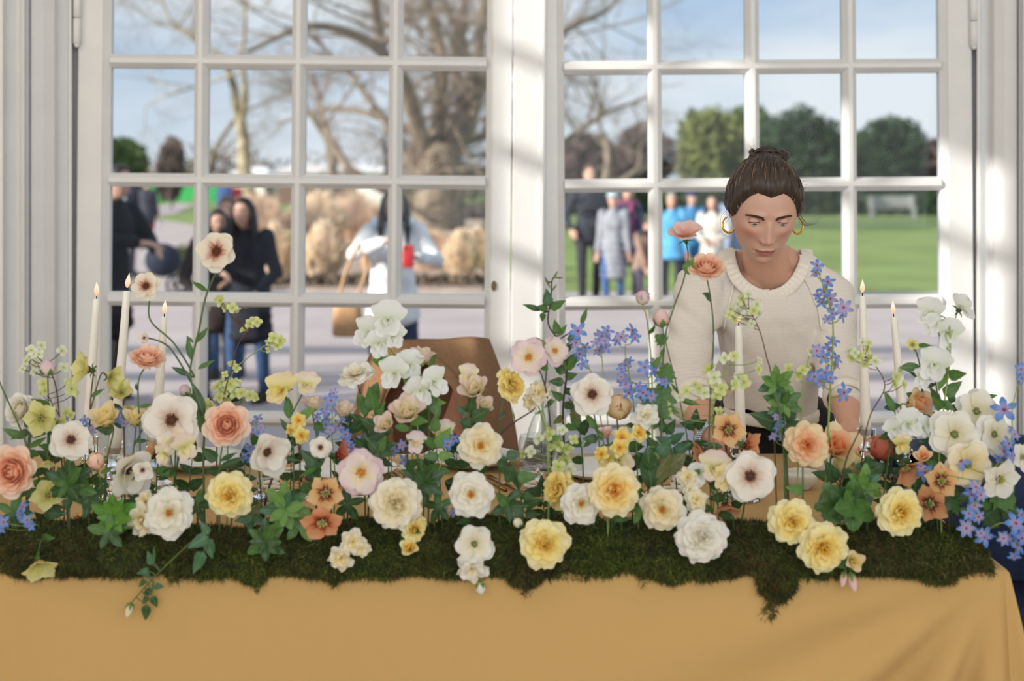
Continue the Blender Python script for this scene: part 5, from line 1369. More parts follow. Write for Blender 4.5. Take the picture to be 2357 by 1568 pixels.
# ================================================================== flowers: petals, blooms, leaves
def petal_mat(name, base, mid, tip, streak=None, transl=.42, rough=.62):
    """petal pigment runs from base to tip along the petal; veins optional"""
    if name in MATS: return MATS[name]
    m = bpy.data.materials.new(name); m.use_nodes = True; nt = m.node_tree; N = nt.nodes; Lk = nt.links; b = N['Principled BSDF']; out = N['Material Output']
    a = N.new('ShaderNodeAttribute'); a.attribute_name = 'pt'
    tc = N.new('ShaderNodeTexCoord'); no = N.new('ShaderNodeTexNoise'); no.inputs['Scale'].default_value = 9; no.inputs['Detail'].default_value = 3; Lk.new(tc.outputs['Object'], no.inputs['Vector'])
    mm = N.new('ShaderNodeMath'); mm.operation = 'MULTIPLY_ADD'; mm.inputs[1].default_value = .22; Lk.new(no.outputs['Fac'], mm.inputs[0]); Lk.new(a.outputs['Fac'], mm.inputs[2])
    ms = N.new('ShaderNodeMath'); ms.operation = 'SUBTRACT'; ms.inputs[1].default_value = .11; Lk.new(mm.outputs[0], ms.inputs[0])
    rp = N.new('ShaderNodeValToRGB'); Lk.new(ms.outputs[0], rp.inputs[0]); cr = rp.color_ramp
    cr.elements[0].position = .16 if streak else .05; cr.elements[0].color = base; cr.elements[1].position = .95; cr.elements[1].color = tip
    e = cr.elements.new(.38 if streak else .45); e.color = mid
    colr = rp.outputs[0]
    if streak:
        a2 = N.new('ShaderNodeAttribute'); a2.attribute_name = 'pu'; wv = N.new('ShaderNodeMath'); wv.operation = 'MULTIPLY'; wv.inputs[1].default_value = 22; Lk.new(a2.outputs['Fac'], wv.inputs[0])
        sn = N.new('ShaderNodeMath'); sn.operation = 'SINE'; Lk.new(wv.outputs[0], sn.inputs[0]); cl = N.new('ShaderNodeMath'); cl.operation = 'MULTIPLY'; cl.use_clamp = True; cl.inputs[1].default_value = .34; Lk.new(sn.outputs[0], cl.inputs[0])
        iv = N.new('ShaderNodeMath'); iv.operation = 'SUBTRACT'; iv.inputs[0].default_value = 1.0; Lk.new(a.outputs['Fac'], iv.inputs[1]); m3 = N.new('ShaderNodeMath'); m3.operation = 'MULTIPLY'; Lk.new(cl.outputs[0], m3.inputs[0]); Lk.new(iv.outputs[0], m3.inputs[1])
        mx = N.new('ShaderNodeMix'); mx.data_type = 'RGBA'; Lk.new(m3.outputs[0], mx.inputs['Factor']); Lk.new(colr, mx.inputs['A']); mx.inputs['B'].default_value = streak; colr = mx.outputs['Result']
    Lk.new(colr, b.inputs['Base Color']); b.inputs['Roughness'].default_value = rough; b.inputs['Specular IOR Level'].default_value = .22
    tr = N.new('ShaderNodeBsdfTranslucent'); Lk.new(colr, tr.inputs[0]); mx2 = N.new('ShaderNodeMixShader'); mx2.inputs[0].default_value = transl
    Lk.new(b.outputs[0], mx2.inputs[1]); Lk.new(tr.outputs[0], mx2.inputs[2]); Lk.new(mx2.outputs[0], out.inputs[0]); MATS[name] = m; return m
S = srgb
PALS = {   # role -> (base, middle, tip)
 'yellow': {'o': (S(246, 218, 120), S(250, 236, 166), S(251, 243, 200)), 'm': (S(244, 196, 70), S(250, 226, 130), S(251, 238, 172)), 'i': (S(246, 176, 52), S(250, 206, 86), S(252, 228, 132))},
 'gold': {'o': (S(247, 216, 132), S(251, 234, 174), S(251, 241, 206)), 'm': (S(242, 178, 64), S(250, 216, 128), S(251, 232, 170)), 'i': (S(244, 152, 50), S(249, 184, 82), S(252, 214, 134))},
 'lemon': {'o': (S(244, 214, 110), S(248, 228, 140), S(250, 238, 176)), 'm': (S(240, 196, 80), S(246, 216, 116), S(248, 230, 150)), 'i': (S(232, 170, 60), S(242, 196, 90), S(248, 216, 120))},
 'white': {'o': (S(236, 230, 206), S(243, 240, 230), S(246, 244, 240)), 'm': (S(236, 226, 190), S(243, 238, 222), S(246, 243, 236)), 'i': (S(248, 232, 178), S(248, 240, 214), S(249, 245, 234))},
 'cream': {'o': (S(240, 226, 180), S(245, 236, 210), S(247, 242, 228)), 'm': (S(240, 218, 150), S(245, 232, 194), S(247, 238, 214)), 'i': (S(248, 224, 140), S(249, 236, 184), S(250, 242, 214))},
 'blush': {'o': (S(242, 228, 200), S(244, 230, 226), S(238, 208, 220)), 'm': (S(244, 224, 170), S(245, 234, 224), S(243, 222, 226)), 'i': (S(244, 214, 130), S(246, 232, 206), S(240, 216, 222))},
 'peach': {'o': (S(244, 186, 148), S(252, 214, 188), S(253, 226, 206)), 'm': (S(242, 164, 122), S(252, 208, 178), S(254, 222, 200)), 'i': (S(236, 136, 98), S(248, 190, 158), S(253, 214, 190))},
 'apricot': {'o': (S(244, 206, 140), S(248, 222, 172), S(248, 226, 190)), 'm': (S(242, 168, 96), S(247, 200, 146), S(248, 206, 174)), 'i': (S(240, 128, 54), S(247, 166, 98), S(251, 200, 152))},
 'palepink': {'o': (S(236, 168, 150), S(243, 206, 200), S(246, 224, 220)), 'm': (S(232, 160, 140), S(242, 200, 190), S(246, 220, 214)), 'i': (S(226, 140, 120), S(240, 190, 178), S(246, 214, 206))},
 'anem': {'o': (S(226, 206, 188), S(243, 237, 228), S(245, 242, 236)), 'm': (S(220, 190, 168), S(244, 237, 227), S(247, 243, 236)), 'i': (S(190, 120, 90), S(240, 226, 208), S(246, 240, 230))},
 'anemred': {'o': (S(196, 112, 84), S(244, 234, 218), S(247, 240, 226)), 'm': (S(186, 90, 60), S(243, 230, 212), S(247, 239, 224)), 'i': (S(186, 90, 60), S(243, 228, 210), S(247, 238, 222))},
 'hell': {'o': (S(120, 40, 22), S(236, 184, 122), S(243, 208, 160)), 'm': (S(120, 40, 22), S(236, 184, 122), S(243, 208, 160)), 'i': (S(120, 40, 22), S(236, 184, 122), S(243, 208, 160))},
 'rust': {'o': (S(110, 46, 32), S(214, 150, 104), S(226, 174, 128)), 'm': (S(110, 46, 32), S(214, 150, 104), S(226, 174, 128)), 'i': (S(110, 46, 32), S(214, 150, 104), S(226, 174, 128))},
 'orange': {'o': (S(150, 56, 30), S(230, 152, 108), S(240, 184, 140)), 'm': (S(150, 56, 30), S(230, 152, 108), S(240, 184, 140)), 'i': (S(150, 56, 30), S(230, 152, 108), S(240, 184, 140))},
 'coral': {'o': (S(190, 84, 62), S(222, 118, 92), S(234, 152, 122)), 'm': (S(190, 84, 62), S(222, 118, 92), S(234, 152, 122)), 'i': (S(180, 70, 50), S(216, 110, 84), S(230, 140, 110))},
 'lime': {'o': (S(186, 178, 84), S(226, 222, 146), S(238, 234, 176)), 'm': (S(186, 178, 84), S(226, 222, 146), S(238, 234, 176)), 'i': (S(186, 178, 84), S(226, 222, 146), S(238, 234, 176))},
 'pea': {'o': (S(226, 232, 206), S(240, 242, 238), S(244, 246, 246)), 'm': (S(226, 232, 206), S(242, 243, 240), S(245, 246, 246)), 'i': (S(222, 228, 190), S(242, 243, 240), S(245, 246, 246))},
 'creampea': {'o': (S(226, 220, 150), S(243, 234, 206), S(240, 214, 212)), 'm': (S(228, 220, 150), S(245, 236, 200), S(243, 224, 214)), 'i': (S(228, 220, 140), S(246, 236, 190), S(244, 230, 206))},
 'yellowpea': {'o': (S(222, 206, 110), S(246, 234, 176), S(246, 226, 200)), 'm': (S(226, 206, 100), S(247, 234, 166), S(247, 230, 190)), 'i': (S(228, 206, 90), S(247, 232, 150), S(248, 232, 180))},
}
def pmat(pal, role):
    st = {'hell': S(166, 84, 52), 'rust': S(140, 62, 44), 'orange': S(180, 84, 52), 'coral': S(170, 64, 50)}.get(pal)
    b, m, t = PALS[pal][role]; return petal_mat('petal_%s_%s' % (pal, {'o': 'outer', 'm': 'middle', 'i': 'inner'}[role]), b, m, t, st)

VL = (0, .25, .52, .78, 1.0); UL = (-1, -.74, -.38, 0, .38, .74, 1)
def petal_geo(L, W, p0, p1, r0=.02, z0=0.0, cup=.12, wrap=0.0, ruf=.02, bw=.30, tip=2.4, notch=0.0, seed=0, wide=.62, rnd=None):
    rg = random.Random(seed); ph = rg.uniform(0, 6); fr = rg.uniform(2.0, 3.4); r, z = r0, z0; vs, pt, pu = [], [], []; pv = 0
    blunt = .72 if tip > 1.6 else .22; drop = .26 if tip > 1.6 else .10; kr = rg.uniform(4.2, 6.0); drop = rnd if rnd is not None else drop
    for v in VL:
        f = p0 + (p1 - p0) * v ** 1.15; f *= D2R
        r += math.cos(f) * L * (v - pv); z += math.sin(f) * L * (v - pv); pv = v
        if v < wide: w = bw + (1 - bw) * math.sin(math.pi / 2 * v / wide)
        else: w = 1 - (1 - blunt) * ((v - wide) / (1 - wide)) ** 1.8
        w = w * W / 2; nk = rg.uniform(-1, 1)
        for u in UL:
            ed = abs(u) ** 2.6; back = drop * L * ed * v ** 3 + notch * L * math.exp(-(u / .35) ** 2) * v ** 6     # rounded shoulders, a nick at the tip
            x = u * w; off = cup * W * u * u * (1 - .3 * v) + ruf * v * v * math.sin(u * fr + ph) * (0.35 + abs(u)) + .5 * ruf * v ** 3 * math.sin(u * kr + ph * 2) - ruf * .6 * (u * u) * v ** 3
            rr = r - math.sin(f) * off - wrap * x * x - math.cos(f) * back; zz = z + math.cos(f) * off - math.sin(f) * back
            vs.append((x, rr, zz)); pt.append(v * (1 - .12 * ed)); pu.append(u)
    nu = len(UL); fs = [(i * nu + j, i * nu + j + 1, (i + 1) * nu + j + 1, (i + 1) * nu + j) for i in range(len(VL) - 1) for j in range(nu - 1)]
    return vs, fs, pt, pu
PM = {}
def petal_mesh(key, m, geo):
    k = (key, m.name)
    if k in PM: return PM[k]
    vs, fs, pt, pu = geo() ; me = new_mesh('petal', vs, fs, m)
    for nm, arr in (('pt', pt), ('pu', pu)):
        a = me.attributes.new(nm, 'FLOAT', 'POINT'); a.data.foreach_set('value', np.array(arr, dtype=np.float32))
    PM[k] = me; return me
# bloom recipes in units of the bloom's diameter: (count, role, geometry, jitter degrees)
g = lambda **k: k
RECIPE = {
 'rose': [(9, 'o', g(L=.47, W=.46, p0=24, p1=-18, r0=.05, z0=0, cup=.10, ruf=.055, notch=.05), 9), (8, 'o', g(L=.43, W=.42, p0=42, p1=-2, r0=.05, z0=.02, cup=.13, ruf=.06, notch=.05), 12),
          (9, 'm', g(L=.37, W=.33, p0=58, p1=12, r0=.045, z0=.03, cup=.18, ruf=.065, notch=.05), 18), (8, 'm', g(L=.29, W=.23, p0=70, p1=28, r0=.04, z0=.04, cup=.24, ruf=.06, notch=.04), 24),
          (10, 'i', g(L=.23, W=.17, p0=80, p1=44, r0=.035, z0=.045, cup=.34, ruf=.06, notch=.03), 40), (8, 'i', g(L=.19, W=.13, p0=88, p1=60, r0=.015, z0=.05, cup=.4, ruf=.06), 60)],
 'openrose': [(6, 'o', g(L=.47, W=.50, p0=20, p1=-12, r0=.04, cup=.08, ruf=.065, notch=.07), 9), (6, 'm', g(L=.40, W=.42, p0=36, p1=4, r0=.045, z0=.02, cup=.13, ruf=.065, notch=.06), 14),
              (5, 'm', g(L=.31, W=.30, p0=58, p1=28, r0=.06, z0=.035, cup=.18, ruf=.04, notch=.05), 12), (4, 'i', g(L=.22, W=.20, p0=72, p1=52, r0=.07, z0=.04, cup=.2, ruf=.04), 16)],
 'single': [(5, 'o', g(L=.46, W=.50, p0=18, p1=-6, r0=.04, cup=.10, ruf=.04, notch=.08), 6), (4, 'm', g(L=.40, W=.42, p0=36, p1=14, r0=.05, z0=.02, cup=.14, ruf=.04, notch=.06), 9)],
 'anemone': [(5, 'o', g(L=.46, W=.52, p0=14, p1=-6, r0=.05, cup=.10, ruf=.030, bw=.34, notch=.03), 7), (5, 'm', g(L=.41, W=.48, p0=36, p1=8, r0=.06, z0=.015, cup=.14, ruf=.030, bw=.34), 9)],
 'cupanem': [(4, 'o', g(L=.52, W=.54, p0=40, p1=18, r0=.04, cup=.14, ruf=.03, bw=.34), 7), (4, 'm', g(L=.46, W=.48, p0=66, p1=40, r0=.05, z0=.01, cup=.18, ruf=.03, bw=.34), 9)],
 'ranunculus': [(7, 'o', g(L=.42, W=.50, p0=40, p1=2, r0=.10, z0=-.05, cup=.16, wrap=.4, ruf=.02), 6), (8, 'o', g(L=.38, W=.46, p0=60, p1=24, r0=.15, z0=-.04, cup=.18, wrap=.9, ruf=.016), 8),
                (7, 'm', g(L=.36, W=.38, p0=74, p1=52, r0=.19, z0=-.02, cup=.12, wrap=1.3, ruf=.012), 8), (6, 'm', g(L=.31, W=.32, p0=82, p1=72, r0=.18, z0=.0, cup=.08, wrap=1.8, ruf=.01), 8),
                (6, 'i', g(L=.27, W=.25, p0=88, p1=90, r0=.15, z0=.03, cup=.04, wrap=2.4, ruf=.008), 8), (5, 'i', g(L=.24, W=.18, p0=94, p1=112, r0=.115, z0=.06, cup=.02, wrap=3.4, ruf=.006), 8), (4, 'i', g(L=.20, W=.11, p0=98, p1=128, r0=.07, z0=.08, cup=.02, wrap=5, ruf=.004), 8)],
 'ball': [(5, 'o', g(L=1.12, W=.66, p0=-4, p1=138, r0=.0, z0=-.40, cup=0, wrap=1.1, ruf=.004, rnd=.4), 4), (5, 'm', g(L=1.06, W=.60, p0=2, p1=142, r0=.0, z0=-.37, cup=0, wrap=1.2, ruf=.004, rnd=.4), 4)],
 'hellebore': [(5, 'o', g(L=.47, W=.44, p0=16, p1=2, r0=.035, cup=.12, ruf=.02, bw=.38, tip=1.5, wide=.55), 5)],
 'sidehell': [(5, 'o', g(L=.56, W=.48, p0=50, p1=26, r0=.035, cup=.16, ruf=.02, bw=.38, tip=1.5, wide=.55), 5)],
 'lisi': [(4, 'o', g(L=.66, W=.56, p0=74, p1=38, r0=.05, z0=-.25, cup=.16, wrap=.9, ruf=.03, bw=.26), 8), (3, 'm', g(L=.62, W=.50, p0=80, p1=66, r0=.05, z0=-.22, cup=.10, wrap=1.3, ruf=.02, bw=.26), 8), (3, 'i', g(L=.52, W=.34, p0=88, p1=90, r0=.04, z0=-.16, cup=.04, wrap=2.0, ruf=.01), 8)],
 'poppy': [(4, 'o', g(L=.54, W=.64, p0=52, p1=10, r0=.03, cup=.16, ruf=.03), 6), (2, 'm', g(L=.50, W=.56, p0=70, p1=40, r0=.03, cup=.18, ruf=.03), 10)],
 'ruffle': [(5, 'o', g(L=.44, W=.40, p0=20, p1=-10, r0=.03, cup=.14, ruf=.07, notch=.05), 8), (5, 'm', g(L=.36, W=.30, p0=46, p1=18, r0=.03, z0=.02, cup=.2, ruf=.07), 12), (5, 'i', g(L=.24, W=.18, p0=70, p1=46, r0=.02, z0=.03, cup=.26, ruf=.06), 20)],
}
M_grn = [mat('leaf_dark', S(50, 80, 40), .45, .22, 18, trans=.12), mat('leaf_mid', S(72, 108, 50), .45, .22, 18, trans=.15), mat('leaf_light', S(104, 142, 70), .5, .18, 18, trans=.2),
         mat('leaf_blue_green', S(60, 98, 66), .45, .2, 18, trans=.12), mat('leaf_olive', S(104, 106, 60), .5, .25, 18, trans=.15), mat('leaf_bright', S(84, 132, 44), .48, .2, 18, trans=.2)]
def midrib(m):
    """paler midrib and side veins along the leaf"""
    nt = m.node_tree; N = nt.nodes; Lk = nt.links; b = N['Principled BSDF']; src = b.inputs['Base Color'].links[0].from_socket
    tc = N.new('ShaderNodeTexCoord'); sp = N.new('ShaderNodeSeparateXYZ'); Lk.new(tc.outputs['Object'], sp.inputs[0]); ab = N.new('ShaderNodeMath'); ab.operation = 'ABSOLUTE'; Lk.new(sp.outputs['X'], ab.inputs[0])
    sv = N.new('ShaderNodeMath'); sv.operation = 'MULTIPLY_ADD'; sv.inputs[1].default_value = -.9; Lk.new(ab.outputs[0], sv.inputs[0]); Lk.new(sp.outputs['Y'], sv.inputs[2]); fr = N.new('ShaderNodeMath'); fr.operation = 'PINGPONG'; fr.inputs[1].default_value = .06; Lk.new(sv.outputs[0], fr.inputs[0])
    c1 = N.new('ShaderNodeMath'); c1.operation = 'LESS_THAN'; c1.inputs[1].default_value = .016; Lk.new(ab.outputs[0], c1.inputs[0]); c2 = N.new('ShaderNodeMath'); c2.operation = 'LESS_THAN'; c2.inputs[1].default_value = .007; Lk.new(fr.outputs[0], c2.inputs[0])
    h2 = N.new('ShaderNodeMath'); h2.operation = 'MULTIPLY'; h2.inputs[1].default_value = .25; Lk.new(c2.outputs[0], h2.inputs[0]); mxm = N.new('ShaderNodeMath'); mxm.operation = 'MAXIMUM'; Lk.new(c1.outputs[0], mxm.inputs[0]); Lk.new(h2.outputs[0], mxm.inputs[1])
    sc_ = N.new('ShaderNodeMath'); sc_.operation = 'MULTIPLY'; sc_.inputs[1].default_value = .20; Lk.new(mxm.outputs[0], sc_.inputs[0])
    mx = N.new('ShaderNodeMix'); mx.data_type = 'RGBA'; Lk.new(sc_.outputs[0], mx.inputs['Factor']); Lk.new(src, mx.inputs['A']); mx.inputs['B'].default_value = S(150, 176, 110); Lk.new(mx.outputs['Result'], b.inputs['Base Color'])
for m_ in M_grn: midrib(m_)
M_stem = [mat('stem_green', S(74, 98, 54), .55, .2, 40), mat('stem_brown', S(92, 68, 44), .6, .3, 40), mat('stem_light', S(136, 156, 76), .55, .2, 40), mat('stem_dark', S(54, 50, 38), .6, .3, 40), mat('stem_purple', S(66, 44, 44), .6, .3, 40)]
M_sep = M_grn[1]
M_amber = mat('amber_stamens', S(214, 140, 48), .6, .3, 200); M_amb2 = mat('amber_disc', S(176, 96, 34), .7, .3, 100); M_brn = mat('brown_stamens', S(112, 66, 36), .7, .35, 120); M_brn2 = mat('brown_disc', S(74, 42, 26), .7, .3, 80)
M_ygrn = mat('yellow_green_carpel', S(160, 166, 70), .55, .2, 80); M_cream = mat('cream_stamens', S(232, 216, 170), .6, .1, 100); M_red = mat('maroon_nectaries', S(104, 36, 30), .6, .3, 80)
M_dkgrn = mat('green_boss', S(110, 116, 66), .6, .25, 80)
CM = {}
def centre_mesh(kind):
    if kind in CM: return CM[kind]
    mb = MB(); rg = random.Random(len(CM) + 3)
    # receptacle and calyx behind the petals
    if kind in ('sideup',): pass
    mb.lathe([(0, -.17), (.035, -.16), (.055, -.10), (.07, -.03), (.05, .01), (0, .015)], 10, mi=0)
    for k in range(5):
        a = 2 * math.pi * k / 5 + .3; u = Vector((math.cos(a), math.sin(a), 0)); w = Vector((-u.y, u.x, 0))
        mb.add([u * .05 + Vector((0, 0, -.09)) - w * .04, u * .05 + Vector((0, 0, -.09)) + w * .04, u * .15 + Vector((0, 0, -.07)) + w * .035, u * .15 + Vector((0, 0, -.07)) - w * .035, u * .25 + Vector((0, 0, -.12))], [(0, 1, 2, 3), (3, 2, 4)], 0)
    def stam(n, r0, r1, h0, h1, t, mi, mt):
        for k in range(n):
            a = 2 * math.pi * k / n + rg.uniform(-.2, .2); q = rg.random(); r = r0 + (r1 - r0) * q; h = h0 + (h1 - h0) * rg.random()
            b0 = Vector((.02 * math.cos(a), .02 * math.sin(a), .02)); b1 = Vector((r * math.cos(a), r * math.sin(a), h)); mb.tube([b0, b1], t * .5, 4, mi); mb.ball(b1, t, 6, 4, mt)
    if kind == 'amber': mb.ball((0, 0, .03), (.05, .05, .03), 12, 6, 1); stam(46, .03, .095, .05, .095, .011, 1, 2)
    elif kind == 'gold': mb.ball((0, 0, .03), (.04, .04, .03), 12, 6, 2); stam(40, .03, .10, .05, .10, .012, 2, 2)
    elif kind == 'brown': mb.ball((0, 0, .035), (.085, .085, .055), 14, 8, 4); stam(64, .055, .118, .05, .095, .012, 4, 3)
    elif kind == 'green': mb.ball((0, 0, .03), (.06, .06, .045), 14, 8, 6); stam(36, .06, .10, .04, .06, .009, 6, 6)
    elif kind == 'hell':
        for k in range(5): a = 2 * math.pi * k / 5; mb.tube([(.012 * math.cos(a), .012 * math.sin(a), .0), (.03 * math.cos(a), .03 * math.sin(a), .09), (.055 * math.cos(a), .055 * math.sin(a), .15)], [.016, .014, .004], 6, 5)
        stam(26, .06, .12, .06, .11, .011, 5, 7)
        for k in range(10): a = 2 * math.pi * k / 10; mb.ball((.085 * math.cos(a), .085 * math.sin(a), .022), (.024, .024, .016), 6, 4, 8)
    elif kind == 'bud': pass
    ms = [M_sep, M_amb2, M_amber, M_brn, M_brn2, M_ygrn, M_dkgrn, M_cream, M_red]
    CM[kind] = mb.mesh('bloom', ms); return CM[kind]
CENTRE = {'rose': 'bud', 'openrose': 'amber', 'single': 'gold', 'anemone': 'brown', 'cupanem': 'brown', 'ranunculus': 'bud', 'ball': 'bud', 'hellebore': 'hell', 'sidehell': 'hell', 'lisi': 'bud', 'poppy': 'green', 'ruffle': 'bud', 'pea': 'bud'}
RG = random.Random(77)
def basis(axis, roll=0.0):
    z = Vector(axis).normalized(); up = Vector((0, 0, 1)) if abs(z.z) < .95 else Vector((0, 1, 0)); x = up.cross(z).normalized(); y = z.cross(x)
    return Matrix((x, y, z)).transposed().to_4x4() @ Matrix.Rotation(roll, 4, 'Z')
def bloom(root, typ, pos, diam, pal, axis, roll=None, centre=None):
    roll = RG.uniform(-.5, .5) if roll is None else roll
    b = link('bloom', centre_mesh(centre or CENTRE[typ]), root); b.matrix_local = Matrix.Translation(pos) @ basis(axis, roll) @ Matrix.Diagonal((diam, diam, diam, 1))
    if typ == 'pea':
        for key, role, th, geo in (('st', 'o', 0, g(L=.50, W=.84, p0=24, p1=-10, r0=.0, cup=.06, ruf=.05, bw=.55, notch=.06, rnd=.36)), ('w1', 'm', 152, g(L=.46, W=.46, p0=50, p1=14, r0=.0, cup=.20, ruf=.03, bw=.5, rnd=.32)), ('w2', 'm', 208, g(L=.46, W=.46, p0=54, p1=18, r0=.0, cup=.20, ruf=.03, bw=.5, rnd=.32)), ('kl', 'i', 180, g(L=.34, W=.22, p0=70, p1=40, r0=.0, cup=.5, ruf=.0))):
            m = pmat(pal, role); me = petal_mesh(('pea', key), m, lambda: petal_geo(seed=hash(key) % 97 if False else len(key) + th, **geo))
            o = link('petal', me, b); o.matrix_local = Matrix.Rotation((th - 90 + 90 + RG.uniform(-7, 7)) * D2R, 4, 'Z') @ Matrix.Rotation(RG.uniform(-8, 8) * D2R, 4, 'X')
        return b
    for ri, (n, role, geo, jit) in enumerate(RECIPE[typ]):
        m = pmat(pal, role); a0 = RG.uniform(0, 6.28)
        for k in range(n):
            var = RG.randrange(3); me = petal_mesh((typ, ri, var), m, lambda: petal_geo(seed=ri * 7 + var + 1, **geo))
            o = link('petal', me, b); s = RG.uniform(.92, 1.06)
            o.matrix_local = Matrix.Rotation(a0 + 2 * math.pi * k / n + RG.uniform(-jit, jit) * D2R * .5, 4, 'Z') @ Matrix.Rotation(RG.uniform(-jit, jit) * D2R * .6, 4, 'X') @ Matrix.Diagonal((s, s, s, 1))
    return b
BD = {}
def bud_mesh(kind, pal):
    """closed bud: overlapping petals in a green calyx; unit height along +Z"""
    k = (kind, pal)
    if k in BD: return BD[k]
    mb = MB(); n = 12
    prof = {'round': [(.05, 0), (.30, .12), (.42, .35), (.42, .55), (.30, .82), (.10, .97), (0, 1.0)], 'slim': [(.04, 0), (.18, .12), (.26, .38), (.22, .66), (.10, .9), (0, 1.0)]}[kind]
    mb.lathe(prof, n, 1, flute=lambda j, nn, z: .06 * math.cos(j * 2 * math.pi * 5 / nn + z * 5)); gs = .62 if kind == 'round' else .5
    for q in range(5):
        a = 2 * math.pi * q / 5; vs = []
        for v in (0, .33, .66, 1.0):
            z = v * gs; i = 0
            while i < len(prof) - 2 and prof[i + 1][1] < z: i += 1
            r = prof[i][0] + (prof[i + 1][0] - prof[i][0]) * (z - prof[i][1]) / (prof[i + 1][1] - prof[i][1]); w = .52 * (1 - v ** 2) + .02
            for u in (-1, 0, 1): vs.append(((r * 1.07 + .015 + (.06 if v == 1 else 0)) * math.cos(a + u * w), (r * 1.07 + .015 + (.06 if v == 1 else 0)) * math.sin(a + u * w), z - .01))
        mb.add(vs, [(i * 3 + j, i * 3 + j + 1, (i + 1) * 3 + j + 1, (i + 1) * 3 + j) for i in range(3) for j in range(2)], 0)
    mb.lathe([(.0, -.06), (.06, -.05), (.10, 0), (.28, .10)], 10, 0)
    me = mb.mesh('bud', [M_grn[2], pmat(pal, 'o')])
    at = me.attributes.new('pt', 'FLOAT', 'POINT'); z = verts_of(me)[:, 2]; at.data.foreach_set('value', np.clip(z, 0, 1).astype(np.float32))
    BD[k] = me; return me
def bud(root, pos, size, axis, pal='blush', kind='round'):
    o = link('bud', bud_mesh(kind, pal), root); o.matrix_local = Matrix.Translation(pos) @ basis(axis, RG.uniform(0, 6)) @ Matrix.Diagonal((size, size, size, 1)); return o
LV = {}
def leaf_mesh(kind, ci):
    k = (kind, ci)
    if k in LV: return LV[k]
    W, tip, bas, ser, fold, droop = {'ovate': (.56, .9, .55, .018, .16, .10), 'round': (.74, .6, .7, .02, .10, .10), 'lance': (.30, 1.1, .8, .0, .2, .16), 'oblong': (.46, .75, 1.0, .0, .14, .10), 'lobed': (.80, .8, .6, .10, .12, .10), 'narrow': (.18, 1.0, 1.0, 0, .2, .2)}[kind]
    vs, fs, n = [], [], 8
    for i in range(n + 1):
        v = i / n; w = W / 2 * (math.sin(math.pi * min(1, v ** bas)) ** tip if v < 1 else 0); w *= 1 + (ser * 6 * (i % 2) if ser else 0); z = -droop * v * v + .02 * math.sin(v * 9)
        for u in (-1, -.5, 0, .5, 1): vs.append((u * w, v, z + fold * abs(u) * w + .012 * math.sin(v * 14 + u * 3) * abs(u)))
    for i in range(n):
        for j in range(4): fs.append((i * 5 + j, i * 5 + j + 1, (i + 1) * 5 + j + 1, (i + 1) * 5 + j))
    me = new_mesh('leaf', vs, fs, M_grn[ci]); LV[k] = me; return me
def leaf(root, a, b, kind='ovate', ci=0, face=None, wid=1.0):
    """leaf from point a to tip b (root space), its upper side turned towards face"""
    y = (b - a); L = y.length
    if L < 1e-5: return
    y = y / L; f = Vector(face if face else (RG.uniform(-.5, .5), -1, RG.uniform(-.1, .9))); z = (f - y * f.dot(y)).normalized(); x = y.cross(z)
    o = link('leaf', leaf_mesh(kind, ci), root); M = Matrix((x * L * wid, y * L, z * L)).transposed().to_4x4(); M.translation = a; o.matrix_local = M; return o
def moss_top(px):
    """a rooting point in the moss near image x"""
    d = 2.49 + RG.uniform(-.04, .05); x = max(-1.15, min(.79, (px - CX) / F_PX * d)); return Vector((x, d, TZ + .030))
def stem_path(base, via, end, axis, diam):
    e0 = end - Vector(axis).normalized() * diam * .12; e1 = end - Vector(axis).normalized() * diam * .45
    pts = [base] + via
    if (pts[-1] - e0).length > diam * .9: pts.append(e1)
    pts.append(e0); return catmull(pts, 6)
def pv(v, d0, d1, base_py=1225, top_py=700):
    """via points: image positions at depths running from root to head"""
    out = []; n = len(v)
    for i, q in enumerate(v):
        t = (i + 1) / (n + 1); out.append(P(q[0], q[1], q[2] if len(q) > 2 else d0 + (d1 - d0) * t))
    return out
FG = {'rose': 'full garden roses', 'openrose': 'open roses with amber centres', 'anemone': 'white butterfly ranunculus with brown centres', 'ranunculus': 'peach ranunculus', 'hellebore': 'hellebores'}
NOFL = 0
